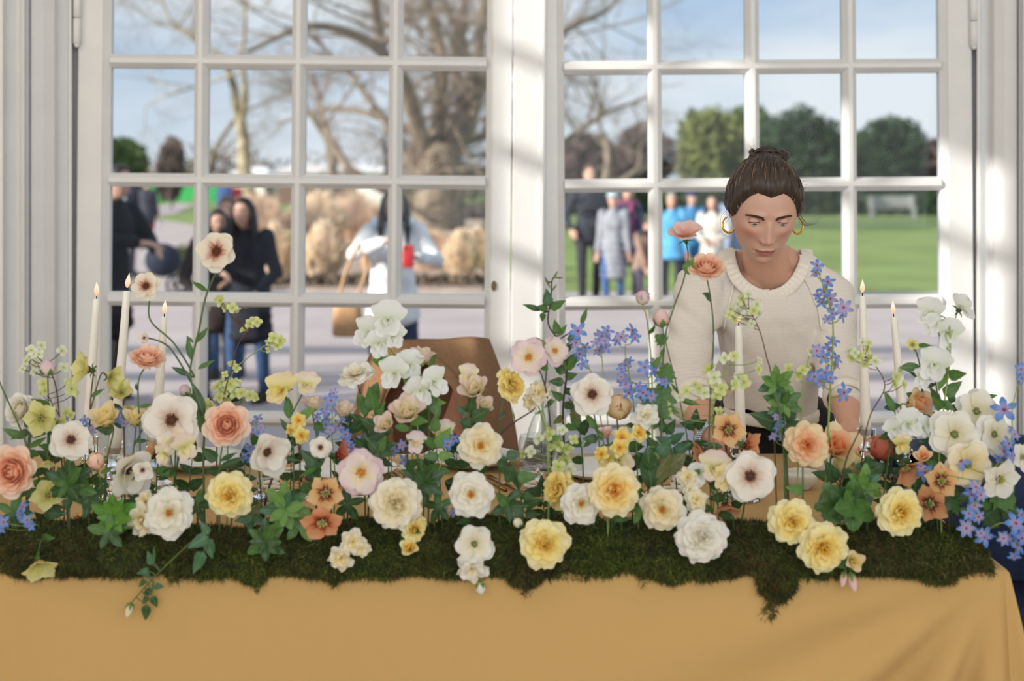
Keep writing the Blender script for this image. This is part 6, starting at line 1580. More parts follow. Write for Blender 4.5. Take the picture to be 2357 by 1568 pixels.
def plant(name, label, heads, root_px=None, via=(), leaves=(), sm=0, rad=.0017, auto=2, lk=None, lc=None, group=None, cat='flower', root_pt=None, buds=(), lsize=.034):
    """one cut stem with everything that grows on it.
    heads: (type, px, py, diameter px, palette, axis, depth[, via]); later heads branch off the first stem"""
    h0 = heads[0] if heads else None
    lk = lk or RG.choice(('ovate', 'lance', 'oblong')); lc = RG.choice((0, 0, 1)) if lc is None else lc
    base = root_pt or moss_top(root_px if root_px is not None else (h0[1] if h0 else 0))
    root = thing(name, label, cat, tuple(base), 0, group); mb = MB(); main = None
    for hi, h in enumerate(heads):
        typ, px, py, dpx, pal, axis, d = h[:7]; hv = h[7] if len(h) > 7 else None; diam = dpx * d / F_PX; pos = P(px, py, d); cen = h[8] if len(h) > 8 else None
        if hi == 0: path = stem_path(base, pv(via, base.y, d), pos, axis, diam); main = path
        else:
            if hv: st = min(main, key=lambda q: (q - P(hv[0][0], hv[0][1], (q.y))).length); path = stem_path(st, pv(hv, st.y, d), pos, axis, diam)
            else:
                i = max(1, int(len(main) * .72)); st = min(main[i // 2:], key=lambda q: (q - pos).length + abs(q.z - pos.z + .06)); path = stem_path(st, [], pos, axis, diam)
        k = len(path); r0 = rad if hi == 0 else rad * .8
        mb.tube([q - base for q in path], [r0 * (1 - .25 * i / (k - 1)) for i in range(k)], 6)
        bloom(root, typ, pos - base, diam, pal, axis, None, cen)
    for (px, py, spx, pal, axis, d, kind) in buds:
        pos = P(px, py, d); size = spx * d / F_PX
        if main is None: path = catmull([base] + pv(via, base.y, d) + [pos - Vector(axis).normalized() * size * .02], 6); main = path
        else: st = min(main, key=lambda q: (q - pos).length + .35 * abs(q.z - pos.z)); path = stem_path(st, [], pos, axis, size * .5)
        k = len(path); mb.tube([q - base for q in path], [rad * .8 * (1 - .25 * i / (k - 1)) for i in range(k)], 6); bud(root, pos - base, size, axis, pal, kind)
    mb.build('stem', M_stem[sm], root)
    dl = heads[0][6] if heads else (buds[0][5] if buds else 2.5)
    for lf in leaves:
        bx, by, tx, ty = lf[:4]; kd = lf[4] if len(lf) > 4 else lk; ci = lf[5] if len(lf) > 5 else lc
        a = P(bx, by, dl); near = min(main, key=lambda q: math.hypot(q.x - a.x, q.z - a.z)); a = P(bx, by, near.y); b_ = P(tx, ty, near.y + RG.uniform(-.012, .006)); leaf(root, a - base, b_ - base, kd, ci)
    for k in range(auto):
        t = .12 + .62 * (k + RG.random()) / max(1, auto); q = main[min(len(main) - 1, int(t * len(main)))]; a = RG.uniform(0, 6.28)
        dv = Vector((math.cos(a), -abs(math.sin(a)) * .5, RG.uniform(-.2, .7))).normalized(); leaf(root, q - base, q - base + dv * lsize * RG.uniform(.75, 1.2), lk, lc if RG.random() < .7 else (lc + 1) % 3)
    return root
# small-flowered sprays
FLM = {}
def floret_mesh(kind):
    if kind in FLM: return FLM[kind]
    mb = MB(); rg = random.Random(5 + len(FLM)); pt = []
    n = {'blue': 5, 'blueb': 6, 'lime': 4, 'whitelime': 4, 'yellow': 5, 'cream': 5}[kind.split('_')[0]]
    for k in range(n):
        W, L = {'blue': (.27, .47), 'blueb': (.25, .46)}.get(kind, (.44, .46)); vs, fs, p_, _ = petal_geo(L, W, rg.uniform(10, 26), rg.uniform(-22, 4), r0=.03, cup=.10, ruf=.03, bw=.34, seed=k + 3, notch=0.0 if 'blue' in kind else .05)
        R = Matrix.Rotation(2 * math.pi * k / n + rg.uniform(-.16, .16), 3, 'Z'); mb.add([R @ Vector(q) for q in vs], fs, 0); pt += p_
    b0 = len(mb.v); mb.ball((0, 0, .035), (.06, .06, .05), 8, 5, 1); mb.lathe([(0, -.12), (.02, -.11), (.045, 0), (0, .01)], 6, 2); pt += [0] * (len(mb.v) - b0)
    pm = {'blue': petal_mat('petal_blue', S(190, 160, 206), S(132, 164, 228), S(92, 142, 222)), 'blueb': petal_mat('petal_blue_lilac', S(206, 176, 206), S(176, 172, 218), S(118, 150, 214)), 'lime': petal_mat('petal_lime', S(206, 214, 130), S(218, 224, 156), S(230, 234, 186)),
          'whitelime': petal_mat('petal_pale_lime', S(214, 222, 170), S(228, 234, 206), S(236, 240, 222)), 'yellow': PM and pmat('lemon', 'o') or pmat('lemon', 'o'), 'cream': pmat('cream', 'o')}[kind]
    c = {'blue': mat('floret_eye_maroon', S(128, 60, 56), .6), 'blueb': mat('floret_eye_maroon', S(128, 60, 56), .6), 'lime': M_ygrn, 'whitelime': M_ygrn, 'yellow': M_amber, 'cream': M_ygrn}[kind]
    me = mb.mesh('floret', [pm, c, M_stem[2]]); at = me.attributes.new('pt', 'FLOAT', 'POINT'); at.data.foreach_set('value', np.array(pt, dtype=np.float32)); FLM[kind] = me; return me
def spray(name, label, kind, florets, path, d, size=24, sm=2, rad=.0012, group=None, leaves=(), lc=1, root=True, alt=None, lk='lance'):
    """florets: (px, py[, size]) on short stalks along the path of image points (from the root up)"""
    base = moss_top(path[0][0]) if root else P(path[0][0], path[0][1], d); rt = thing(name, label, 'flower', tuple(base), 0, group)
    pts = [base] + [P(q[0], q[1], q[2] if len(q) > 2 else d) for q in path[1:]]; main = catmull(pts, 6); k = len(main); mb = MB(); mb.tube([q - base for q in main], [rad * (1.2 - .5 * i / (k - 1)) for i in range(k)], 5)
    for i, fl in enumerate(florets):
        dd = d + RG.uniform(-.014, .014); pos = P(fl[0], fl[1], dd); s = 1.08 * (fl[2] if len(fl) > 2 else size) * dd / F_PX * RG.uniform(.92, 1.1)
        st = min(main, key=lambda q: (q - pos).length + 1.2 * max(0, q.z - pos.z + .012)); ax = Vector((RG.uniform(-.6, .6), -1, RG.uniform(-.3, .6))) * .75 + (pos - st).normalized() * .5
        md = st.lerp(pos, .55) + Vector((0, 0, -.004)); ax.normalize(); mb.tube(catmull([st - base, md - base, pos - base - ax * s * .08], 3), rad * .6, 4, cap=False)
        kd = alt if (alt and i % 3 == 1) else kind
        o = link('floret', floret_mesh(kd), rt); o.matrix_local = Matrix.Translation(pos - base) @ basis(ax, RG.uniform(0, 6)) @ Matrix.Diagonal((s, s, s, 1))
    mb.build('stem', M_stem[sm], rt)
    for lf in leaves:
        a = P(lf[0], lf[1], d); b_ = P(lf[2], lf[3], d + RG.uniform(-.01, .01)); leaf(rt, a - base, b_ - base, lf[4] if len(lf) > 4 else lk, lf[5] if len(lf) > 5 else lc)
    return rt
def sprig(name, label, path, d, leaves, lk='ovate', lc=0, sm=0, rad=.0013, group='leafy sprigs', root=True, cat='foliage', alt=None, bd=None):
    """a leafy shoot: leaves are (base px, base py, tip px, tip py)"""
    base = moss_top(path[0][0]) if root else P(path[0][0], path[0][1], d); rt = thing(name, label, cat, tuple(base), 0, group)
    pts = [base] + [P(q[0], q[1], q[2] if len(q) > 2 else d) for q in path[1:]]; main = catmull(pts, 6); k = len(main)
    mb = MB(); mb.tube([q - base for q in main], [rad * (1.2 - .6 * i / (k - 1)) for i in range(k)], 5)
    for i, lf in enumerate(leaves):
        a = P(lf[0], lf[1], d); near = min(main, key=lambda q: math.hypot(q.x - a.x, q.z - a.z)); dd = near.y
        a = P(lf[0], lf[1], dd)
        if math.hypot(near.x - a.x, near.z - a.z) > .004: mb.tube([near - base, a - base], rad * .6, 4, cap=False)
        b_ = P(lf[2], lf[3], dd + RG.uniform(-.014, .008)); leaf(rt, a - base, b_ - base, lf[4] if len(lf) > 4 else lk, lf[5] if len(lf) > 5 else (lc if not alt or i % 3 else alt))
    if bd:
        for (px, py, spx, pal, axis, kind) in bd: bud(rt, P(px, py, d) - base, spx * d / F_PX, axis, pal, kind)
    mb.build('stem', M_stem[sm], rt); return rt
def whorl(label, cx_, cy_, rpx, n, lc, d, root_px, kind='oblong', a0=90, tiers=1, via=(), spread=360, name='hellebore_leaf', w=1.0):
    """leaflets spreading like a hand from the top of one stalk"""
    base = moss_top(root_px); rt = thing(name, label, 'leaf', tuple(base), 0, 'hand-shaped leaves'); c = P(cx_, cy_, d); main = catmull([base] + pv(via, base.y, d) + [c], 6); MB().tube([q - base for q in main], .0017, 6).build('stem', M_stem[0], rt)
    for t in range(tiers):
        for k in range(n):
            a = (a0 + spread * (k + .5 * t) / n + RG.uniform(-9, 9)) * D2R; r = rpx * (1 - .32 * t) * RG.uniform(.86, 1.1); b_ = P(cx_ + r * math.cos(a), cy_ - r * math.sin(a), d - .018 * t + RG.uniform(-.012, .006))
            leaf(rt, c - base + Vector((0, -.004 * t, 0)), b_ - base, kind, lc if RG.random() < .75 else min(5, lc + 1), (RG.uniform(-.25, .25), -1, RG.uniform(0, .5)), w)
    return rt
# ================================================================== the planted flowers, from left to right
C, UP, L_, R_ = (0, -1, .12), (0, -.35, 1), (-.55, -1, .15), (.55, -1, .15)
GY, GO, GA, GR_, GH = 'full garden roses', 'open roses with amber centres', 'white butterfly ranunculus with brown centres', 'peach ranunculus', 'hellebores'
GS, GL, GB, GT, GW, GBU = 'sweet peas', 'cream lisianthus', 'blue delphinium sprays', 'lime flowered sprays', 'large white flowers at the right end', 'buds'
# --- tall branching butterfly ranunculus at the left
plant('butterfly_ranunculus', 'tall branching white butterfly ranunculus standing highest at the left, two smaller blooms below', [
    ('anemone', 500, 580, 100, 'anemred', (-.2, -1, .25), 2.52, None, 'brown'), ('anemone', 337, 660, 70, 'anemred', (-.1, -1, .35), 2.53, [(445, 862), (400, 790), (345, 735)]), ('cupanem', 333, 778, 34, 'anem', (-.25, -1, .1), 2.53, [(440, 880), (390, 800)])],
    472, via=[(468, 1060), (470, 950), (438, 865), (458, 760), (478, 670)], leaves=[(446, 790, 428, 772, 'lance', 1), (448, 792, 480, 750, 'lance', 1), (455, 850, 492, 828, 'lance', 1), (470, 960, 444, 880, 'lance', 0), (460, 930, 430, 900, 'lance', 1), (468, 1000, 452, 935, 'lance', 1), (440, 830, 432, 775, 'lance', 1)],
    buds=[(432, 908, 30, 'blush', (-.3, -.5, .7), 2.52, 'round')], rad=.0022, group=GA)
plant('ranunculus', 'peach ranunculus seen from the side in front of the left candles', [('ranunculus', 338, 832, 88, 'peach', (.18, -.42, .9), 2.50)], 322, via=[(322, 1000), (318, 920), (320, 872)], group=GR_, auto=2, lk='lance')
plant('ranunculus', 'large peach ranunculus facing the front above the white tumbler', [('ranunculus', 523, 980, 112, 'peach', (.15, -1, .30), 2.46)], 505, via=[(505, 1130), (508, 1050)], group=GR_, leaves=[(500, 1060, 462, 1030, 'ovate', 0), (505, 1080, 560, 1050, 'lance', 0), (505, 1085, 470, 1085, 'ovate', 0)])
plant('ranunculus', 'biggest peach ranunculus cut by the left edge of the picture', [('ranunculus', 34, 1084, 126, 'peach', (-.12, -1, .1), 2.42)], 60, via=[(66, 1180)], group=GR_, auto=2)
plant('ranunculus_bud', 'peach globe bud of ranunculus between the white flowers at the left', [('ball', 222, 1062, 50, 'peach', (.1, -.4, 1), 2.44)], 240, via=[(240, 1140)], group=GBU, leaves=[(230, 1085, 200, 1060, 'lance', 2), (230, 1090, 262, 1075, 'lance', 1)])
plant('ranunculus_bud', 'pink tipped white bud on a straight stem near the left casing', [], 122, via=[(116, 1060), (112, 960)], buds=[(110, 866, 40, 'blush', (0, -.25, 1), 2.53, 'round')], group=GBU, sm=3)
spray('hydrangea_spray', 'pale green drooping floret spray at the far left casing', 'whitelime', [(72, 806, 26), (95, 795, 24), (60, 832, 26), (82, 836, 30), (68, 822, 24), (90, 815, 26), (142, 808, 30), (146, 846, 28), (52, 850, 22), (78, 855, 24)], [(150, 1200), (138, 980), (126, 880), (104, 842), (84, 820), (58, 806)], 2.56, sm=1, group=GT)
spray('lime_spray', 'lime floret sprig with few blooms left of the tallest left candle', 'lime', [(100, 884, 34), (165, 895, 34), (158, 880, 26), (104, 900, 28), (172, 905, 24), (96, 905, 22), (152, 950, 26), (163, 955, 24)], [(158, 1200), (142, 990), (120, 930), (105, 900)], 2.55, sm=1, group=GT)
plant('hellebore', 'lime yellow hellebore pair on a brown stem beside the leftmost candle', [('sidehell', 206, 852, 90, 'lime', (-.7, -.6, .2), 2.53), ('sidehell', 252, 868, 64, 'lime', (.8, -.5, -.1), 2.53)], 206, via=[(206, 1060), (208, 930)], sm=1, group=GH)
plant('hellebore', 'lime yellow hellebore low behind the tall candles at the left', [('sidehell', 280, 905, 62, 'lime', (.1, -.8, .5), 2.55), ('sidehell', 292, 945, 46, 'lime', (.5, -.7, -.2), 2.55)], 288, via=[(286, 1010)], sm=1, group=GH)
plant('hellebore', 'lime yellow hellebore below the pale green spray at the left', [('hellebore', 94, 962, 90, 'lime', (-.1, -1, -.1), 2.50), ('sidehell', 130, 975, 52, 'lime', (.7, -.7, -.2), 2.51)], 108, via=[(108, 1080)], group=GH)
plant('ranunculus', 'white ranunculus softly out of focus at the left edge', [('ranunculus', 50, 945, 84, 'white', (-.3, -.8, .3), 2.60)], 66, via=[(62, 1080)], group='white ranunculus')
plant('leaning_stem', 'arching green stem entering from the left edge', [('ball', -30, 830, 40, 'blush', (-.5, -.6, .8), 2.50)], 108, via=[(95, 1120), (52, 1000), (10, 905)], leaves=[(60, 1010, 2, 985, 'lance', 1), (58, 1000, 20, 1010, 'lance', 0)], cat='flower', group=GBU)
plant('lisianthus', 'cream yellow lisianthus flushed pink above the left white anemone', [('lisi', 246, 965, 92, 'yellowpea', (-.2, -.7, .8), 2.49)], 244, via=[(244, 1080)], group=GL)
plant('lisianthus', 'small pink and yellow lisianthus between two white anemones at the left', [('lisi', 312, 968, 70, 'yellowpea', (.1, -.4, 1), 2.48), ('lisi', 350, 950, 52, 'creampea', (.5, -.5, .6), 2.50)], 306, via=[(304, 1080)], group=GL, auto=2, lk='lance')
plant('butterfly_ranunculus', 'big white butterfly ranunculus below the third left candle', [('anemone', 396, 968, 136, 'anem', (.05, -1, .15), 2.45)], 400, via=[(402, 1090)], group=GA)
plant('butterfly_ranunculus', 'white butterfly ranunculus turned up to the right near the left edge', [('anemone', 162, 1014, 98, 'anem', (.45, -.9, .35), 2.45)], 158, via=[(158, 1120)], group=GA)
plant('butterfly_ranunculus', 'side-on large white bloom hanging beside the peach globe bud', [('cupanem', 288, 1080, 128, 'white', (.75, -.6, -.25), 2.45), ('cupanem', 328, 1082, 52, 'anem', (.35, -1, -.05), 2.41)], 268, via=[(280, 1170)], group=GA)
plant('sweet_pea', 'cream and pink sweet pea cluster under the big left white bloom', [('pea', 392, 1010, 84, 'creampea', (-.3, -.9, .2), 2.44), ('pea', 425, 1030, 76, 'creampea', (.4, -.9, 0), 2.43), ('pea', 378, 1045, 56, 'creampea', (-.2, -.9, -.3), 2.43), ('pea', 420, 985, 60, 'creampea', (.2, -.7, .6), 2.46)], 402, via=[(402, 1130)], group=GS, leaves=[(400, 1080, 362, 1105, 'oblong', 0), (404, 1090, 352, 1082, 'oblong', 1)])
plant('hellebore', 'apricot hellebore partly hidden behind the cream sweet peas', [('sidehell', 357, 1052, 80, 'hell', (-.6, -.3, .5), 2.52)], 360, via=[(360, 1120)], group=GH)
plant('garden_rose', 'white open rose with an amber eye low at the left, overlapping a cream one', [('openrose', 390, 1180, 124, 'white', (.1, -1, .05), 2.375)], 392, group=GO, auto=1)
plant('garden_rose', 'cream ruffled rose half hidden behind the low left white rose', [('ruffle', 330, 1196, 96, 'cream', (-.5, -.9, -.1), 2.40), ('ruffle', 335, 1155, 62, 'cream', (-.4, -.9, .3), 2.42)], 345, group=GY)
plant('garden_rose', 'yellow full rose below the large peach ranunculus', [('rose', 530, 1138, 114, 'yellow', (0, -1, .08), 2.39)], 528, group=GY, auto=2, lsize=.04)
plant('butterfly_ranunculus', 'white butterfly ranunculus turned sideways right of the peach ranunculus', [('cupanem', 612, 1040, 112, 'anem', (.55, -.85, -.1), 2.44)], 606, via=[(600, 1130)], group=GA)
plant('butterfly_ranunculus', 'small white butterfly ranunculus with a tan centre over an orange hellebore', [('single', 738, 1030, 56, 'anem', (-.05, -1, .1), 2.43, None, 'brown')], 734, via=[(726, 1110)], sm=3, group=GA, leaves=[(728, 1070, 690, 1035, 'ovate', 0), (726, 1075, 750, 1050, 'ovate', 0), (726, 1090, 700, 1070, 'lance', 0), (724, 1060, 716, 1112, 'round', 0)])
plant('freesia', 'small bright yellow double blooms left of the blue sprays', [('ruffle', 688, 968, 46, 'lemon', (-.1, -1, .2), 2.47), ('ruffle', 694, 1002, 48, 'lemon', (.2, -1, -.1), 2.46), ('ruffle', 670, 990, 36, 'lemon', (-.5, -.8, 0), 2.47)], 690, via=[(690, 1100)], sm=1, group='yellow freesias')
plant('hellebore', 'lime hellebore nodding off the moss at the far left', [('sidehell', 88, 1290, 92, 'lime', (.35, -.6, -.75), 2.372)], 92, via=[(96, 1235)], group=GH)
plant('hellebore', 'green hellebore low behind the blue florets at the left', [('hellebore', 112, 1140, 92, 'lime', (-.1, -.8, .6), 2.46)], 112, group=GH)
plant('hellebore', 'fading olive hellebore between anemone and left ranunculus', [('sidehell', 112, 1058, 44, 'lime', (0, -.5, -.8), 2.46)], 120, via=[(122, 1120), (126, 1040)], sm=1, group=GH)
spray('delphinium', 'blue delphinium floret cluster on the moss at the far left', 'blue', [(52, 1168, 38), (62, 1198, 36), (45, 1185, 30), (8, 1202, 34), (70, 1212, 26), (2, 1215, 30)], [(110, 1216), (80, 1205), (52, 1180)], 2.41, group=GB)
spray('delphinium', 'blue delphinium between the left anemones', 'blue', [(196, 968, 30), (150, 985, 28), (280, 950, 28), (188, 985, 24), (212, 990, 24), (272, 965, 24), (130, 975, 22), (285, 975, 22), (152, 970, 24)], [(190, 1210), (196, 1050), (205, 985), (250, 960)], 2.52, group=GB, alt='blueb')
spray('delphinium', 'blue delphinium just right of the large peach ranunculus', 'blue', [(592, 965, 30), (600, 985, 26), (585, 1000, 28), (575, 1030, 28), (588, 1045, 26), (562, 1052, 26), (580, 1060, 24)], [(570, 1200), (575, 1080), (588, 1010), (594, 970)], 2.48, group=GB, alt='blueb')
spray('lime_spray', 'tall lime floret branch on a brown stem right of the tallest ranunculus', 'lime', [(508, 692, 30), (520, 708, 26), (535, 708, 28), (545, 715, 22), (500, 688, 24), (575, 746, 28), (592, 742, 26), (562, 758, 24), (584, 738, 22), (534, 838, 24), (545, 848, 22), (518, 862, 20)],
      [(500, 1210), (500, 1000), (518, 900), (532, 850), (545, 800), (568, 760)], 2.54, sm=1, group=GT)
spray('lime_spray', 'right hand fork of the lime floret branch by the pane bar', 'lime', [(500, 890, 34), (515, 905, 36), (530, 885, 34), (540, 905, 32), (522, 925, 36), (505, 915, 28), (555, 905, 30), (575, 910, 32), (586, 915, 24), (485, 938, 32), (478, 930, 26), (545, 880, 22), (512, 880, 24), (630, 778, 32), (645, 785, 28), (620, 790, 24), (638, 796, 24), (616, 806, 18)], [(522, 1210), (524, 1000), (520, 930), (535, 860), (575, 820), (622, 788)], 2.55, sm=2, group=GT)
# rambling rose hanging over the cloth
sprig('rose_trail', 'trailing rose shoot with small leaves and a closed bud hanging down the cloth', [(500, 1206), (455, 1240, 2.37), (400, 1285, 2.368), (340, 1345, 2.37), (300, 1390, 2.37)], 2.37,
      [(352, 1300, 338, 1268, 'ovate', 3), (356, 1296, 352, 1262, 'narrow', 3), (345, 1315, 315, 1320, 'ovate', 3), (335, 1335, 318, 1352, 'ovate', 0), (340, 1330, 340, 1310, 'ovate', 3), (355, 1350, 377, 1350, 'ovate', 3), (348, 1358, 328, 1370, 'ovate', 0), (350, 1372, 362, 1400, 'ovate', 0), (342, 1372, 326, 1392, 'ovate', 0), (338, 1392, 334, 1430, 'ovate', 0), (350, 1370, 352, 1335, 'narrow', 3)], bd=[(302, 1388, 34, 'cream', (-.25, -.15, -.9), 'slim')], sm=0, rad=.0016, cat='rose')
sprig('rose_sprig', 'blue green rose leaves hanging off the moss left of the yellow rose', [(495, 1205), (478, 1250, 2.365), (458, 1300, 2.37)], 2.37, [(478, 1235, 432, 1262, 'ovate', 3), (478, 1240, 488, 1288, 'ovate', 3), (470, 1270, 442, 1322, 'ovate', 3), (480, 1230, 462, 1200, 'ovate', 3)], lc=3)
whorl('bright green five-fingered leaf on the moss at the left', 262, 1190, 58, 6, 5, 2.40, 255, tiers=2)
whorl('dark five-fingered leaf standing behind the moss at the left', 158, 1112, 62, 6, 0, 2.45, 160, 'oblong', tiers=2)
whorl('dark leaf lying below the bright one on the left moss', 250, 1225, 48, 5, 0, 2.385, 250)
whorl('dark green leaf hanging over the moss right of the blue green rose leaves', 612, 1245, 52, 6, 0, 2.375, 615, tiers=2)
whorl('mid green rosette of leaves left of the peach hellebores', 655, 1170, 60, 7, 2, 2.39, 660, tiers=2)
whorl('mid green leaf low left of the orange hellebore', 690, 1205, 48, 5, 1, 2.40, 690)
sprig('twig', 'bare dark twig rising behind the peach hellebores', [(605, 1200), (612, 1150), (635, 1080), (660, 1035), (668, 1015)], 2.45, [(652, 1050, 690, 1062, 'lance', 0), (640, 1075, 600, 1100, 'ovate', 0), (660, 1038, 640, 1020, 'lance', 0)], sm=4, rad=.0022, group='twigs')
# --- centre left
plant('lisianthus', 'cream yellow sweet pea bloom left of the blue sprays, against the glass bar', [('pea', 648, 900, 100, 'yellowpea', (-.3, -.8, .4), 2.50), ('pea', 705, 888, 76, 'creampea', (.3, -.8, .5), 2.50)], 672, via=[(676, 1060), (668, 960)], group=GS, leaves=[(665, 965, 662, 915, 'oblong', 1), (670, 1000, 645, 962, 'lance', 0)])
plant('lisianthus', 'closed pinkish cream lisianthus right of the yellow freesias', [('lisi', 720, 935, 62, 'creampea', (0, -.2, 1), 2.50), ('lisi', 790, 950, 66, 'creampea', (.3, -.4, 1), 2.50)], 738, via=[(736, 1080), (728, 1000)], group=GL)
plant('garden_rose', 'white open rose seen from the side beside the caramel coat', [('openrose', 820, 866, 90, 'white', (-.15, -.42, .9), 2.50)], 846, via=[(850, 1050), (838, 950)], sm=3, group=GO, leaves=[(845, 960, 826, 905, 'oblong', 1), (848, 950, 868, 880, 'oblong', 1), (850, 990, 806, 950, 'ovate', 0), (850, 1000, 880, 940, 'lance', 1), (848, 1010, 905, 990, 'ovate', 0), (846, 1030, 812, 1010, 'ovate', 0), (848, 1040, 870, 1010, 'ovate', 0), (845, 1030, 838, 985, 'ovate', 0)])
spray('delphinium', 'blue delphinium cluster in front of the coat, left', 'blue', [(762, 922, 34), (775, 945, 34), (752, 965, 36), (735, 985, 38), (778, 982, 36), (745, 950, 28), (790, 960, 26), (760, 990, 28), (795, 1000, 30), (730, 960, 26), (768, 905, 24)], [(768, 1200), (770, 1080), (764, 1000), (766, 930)], 2.50, group=GB, alt='blueb')
spray('delphinium', 'scattered blue delphinium behind the pink flushed rose', 'blue', [(800, 1020, 28), (812, 1032, 26), (905, 1038, 32), (890, 1030, 28), (925, 1025, 26), (930, 1060, 30), (950, 1030, 26), (880, 1055, 26), (832, 1010, 24), (870, 1020, 24)], [(900, 1205), (900, 1110), (900, 1050), (880, 1020)], 2.50, group=GB, alt='blueb')
plant('sweet_pea', 'tall white sweet pea rising in front of the white jacket', [('pea', 893, 738, 104, 'pea', (.05, -1, .15), 2.52), ('pea', 850, 768, 92, 'pea', (-.35, -.9, .05), 2.53), ('pea', 872, 792, 76, 'pea', (-.1, -1, -.1), 2.51), ('pea', 905, 775, 70, 'pea', (.4, -.9, -.1), 2.51)], 952, via=[(950, 1060), (940, 930), (924, 840), (908, 790)], sm=2, group=GS, leaves=[(925, 845, 855, 825, 'oblong', 5), (930, 870, 972, 812, 'narrow', 1)])
plant('sweet_pea', 'middle white sweet pea in front of the opening of the coat', [('pea', 908, 862, 92, 'pea', (-.3, -1, .05), 2.48), ('pea', 942, 842, 82, 'pea', (.2, -1, .2), 2.50), ('pea', 968, 900, 86, 'pea', (-.05, -1, -.25), 2.47), ('pea', 1000, 880, 84, 'pea', (.5, -.9, 0), 2.47)], 962, via=[(962, 1080), (958, 960)], sm=2, group=GS, leaves=[(985, 900, 1012, 960, 'oblong', 1), (960, 950, 1000, 925, 'lance', 1)])
plant('lisianthus', 'cream lisianthus at the top of the coat opening', [('lisi', 972, 826, 72, 'creampea', (.15, -.3, 1), 2.52)], 985, via=[(988, 1000), (982, 900)], group=GL, leaves=[(985, 870, 1000, 805, 'narrow', 1)])
plant('lisianthus', 'round cream lisianthus in front of the coat', [('lisi', 938, 950, 100, 'creampea', (-.1, -.75, .75), 2.46)], 936, via=[(936, 1080)], group=GL, auto=3, lk='ovate', lc=1, lsize=.045)
plant('lisianthus', 'pink tinged cream bud of lisianthus left of the round cream one', [('lisi', 888, 978, 66, 'creampea', (-.3, -.8, .6), 2.45)], 892, via=[(894, 1090)], group=GL, auto=2, lc=1, lsize=.04)
plant('lisianthus', 'tall cream lisianthus pair at the right edge of the coat', [('lisi', 1092, 898, 92, 'creampea', (-.2, -.7, .7), 2.49), ('pea', 1078, 865, 62, 'creampea', (-.3, -.9, .3), 2.50), ('lisi', 1112, 935, 62, 'creampea', (.3, -.6, .5), 2.49)], 1088, via=[(1082, 1080), (1080, 980)], group=GL, sm=3)
sprig('rose_sprig', 'rose leaves in front of the coat, centre', [(870, 1205), (872, 1090), (868, 1000), (860, 940)], 2.47, [(866, 985, 826, 960), (868, 990, 905, 970), (868, 1030, 832, 1015), (870, 1030, 914, 1020), (862, 945, 848, 890, 'ovate', 1), (870, 1060, 838, 1052), (872, 1060, 905, 1072), (866, 960, 885, 925, 'ovate', 1)], lc=0)
sprig('rose_sprig', 'green rose leaves above the blue florets in the centre', [(1020, 1205), (1012, 1100), (1005, 1040), (1000, 985)], 2.46, [(1005, 1030, 970, 1000, 'ovate', 1), (1006, 1030, 1038, 985, 'ovate', 2), (1008, 1050, 972, 1052, 'ovate', 1), (1008, 1050, 1045, 1048, 'ovate', 2), (1000, 995, 1004, 950, 'ovate', 1), (1010, 1080, 965, 1085, 'ovate', 1), (1012, 1080, 1040, 1090, 'ovate', 1)], lc=1)
sprig('rose_sprig', 'dark rose leaves right of the cream lisianthus pair', [(1110, 1205), (1100, 1090), (1090, 1000), (1076, 940)], 2.47, [(1082, 960, 1068, 1000), (1085, 965, 1128, 940), (1090, 985, 1055, 965), (1090, 990, 1130, 985), (1088, 1000, 1085, 1040), (1095, 1020, 1132, 1020), (1080, 950, 1090, 912), (1092, 1015, 1058, 1018), (1078, 955, 1050, 935)], lc=0, sm=1)
plant('garden_rose', 'pink flushed white open rose with a golden centre', [('single', 832, 1086, 124, 'blush', (0, -1, .05), 2.40)], 842, group=GO)
plant('hellebore', 'peach hellebore with a dark eye beside the pink flushed rose', [('hellebore', 750, 1136, 92, 'hell', (0, -1, .25), 2.385)], 742, group=GH)
plant('hellebore', 'orange hellebore below the peach one, tipped down', [('hellebore', 742, 1200, 102, 'orange', (.05, -.85, -.45), 2.372)], 738, via=[(740, 1180)], group=GH)
plant('hellebore', 'coral hellebore seen from behind, under the small tan-eyed flower', [('sidehell', 772, 1048, 92, 'coral', (.6, .1, .1), 2.50)], 764, via=[(762, 1120)], group=GH)
plant('garden_rose', 'large full white rose left of centre', [('rose', 912, 1158, 126, 'cream', (-.05, -1, .1), 2.375)], 918, group=GY)
plant('garden_rose', 'soft yellow rose side-on beneath the large white rose', [('rose', 950, 1215, 72, 'yellow', (.6, -.8, -.1), 2.385)], 952, group=GY)
plant('rose_bud', 'opening pale yellow bud at the moss edge left of centre', [('lisi', 942, 1262, 56, 'yellow', (-.1, -.8, .5), 2.370)], 936, via=[(915, 1230)], group=GBU)
plant('garden_rose', 'white open rose with amber eye in the centre', [('openrose', 1085, 1138, 116, 'white', (-.1, -1, .1), 2.385)], 1082, group=GO, auto=2)
plant('garden_rose', 'white open rose above, beside the decanter', [('openrose', 1106, 1026, 112, 'cream', (.1, -1, .15), 2.44)], 1108, via=[(1106, 1110)], group=GO, sm=3)
plant('stock', 'creamy white ruffled blooms hanging at the moss edge left of centre', [('ruffle', 812, 1248, 72, 'cream', (.1, -1, .1), 2.370), ('ruffle', 785, 1284, 74, 'cream', (-.2, -1, -.2), 2.368), ('ruffle', 832, 1262, 52, 'cream', (.5, -.9, 0), 2.372)], 812, group='stocks')
plant('butterfly_ranunculus', 'white flower with a green eye low in the centre', [('anemone', 1092, 1252, 98, 'white', (0, -1, .05), 2.368, None, 'green')], 1090, group=GA)
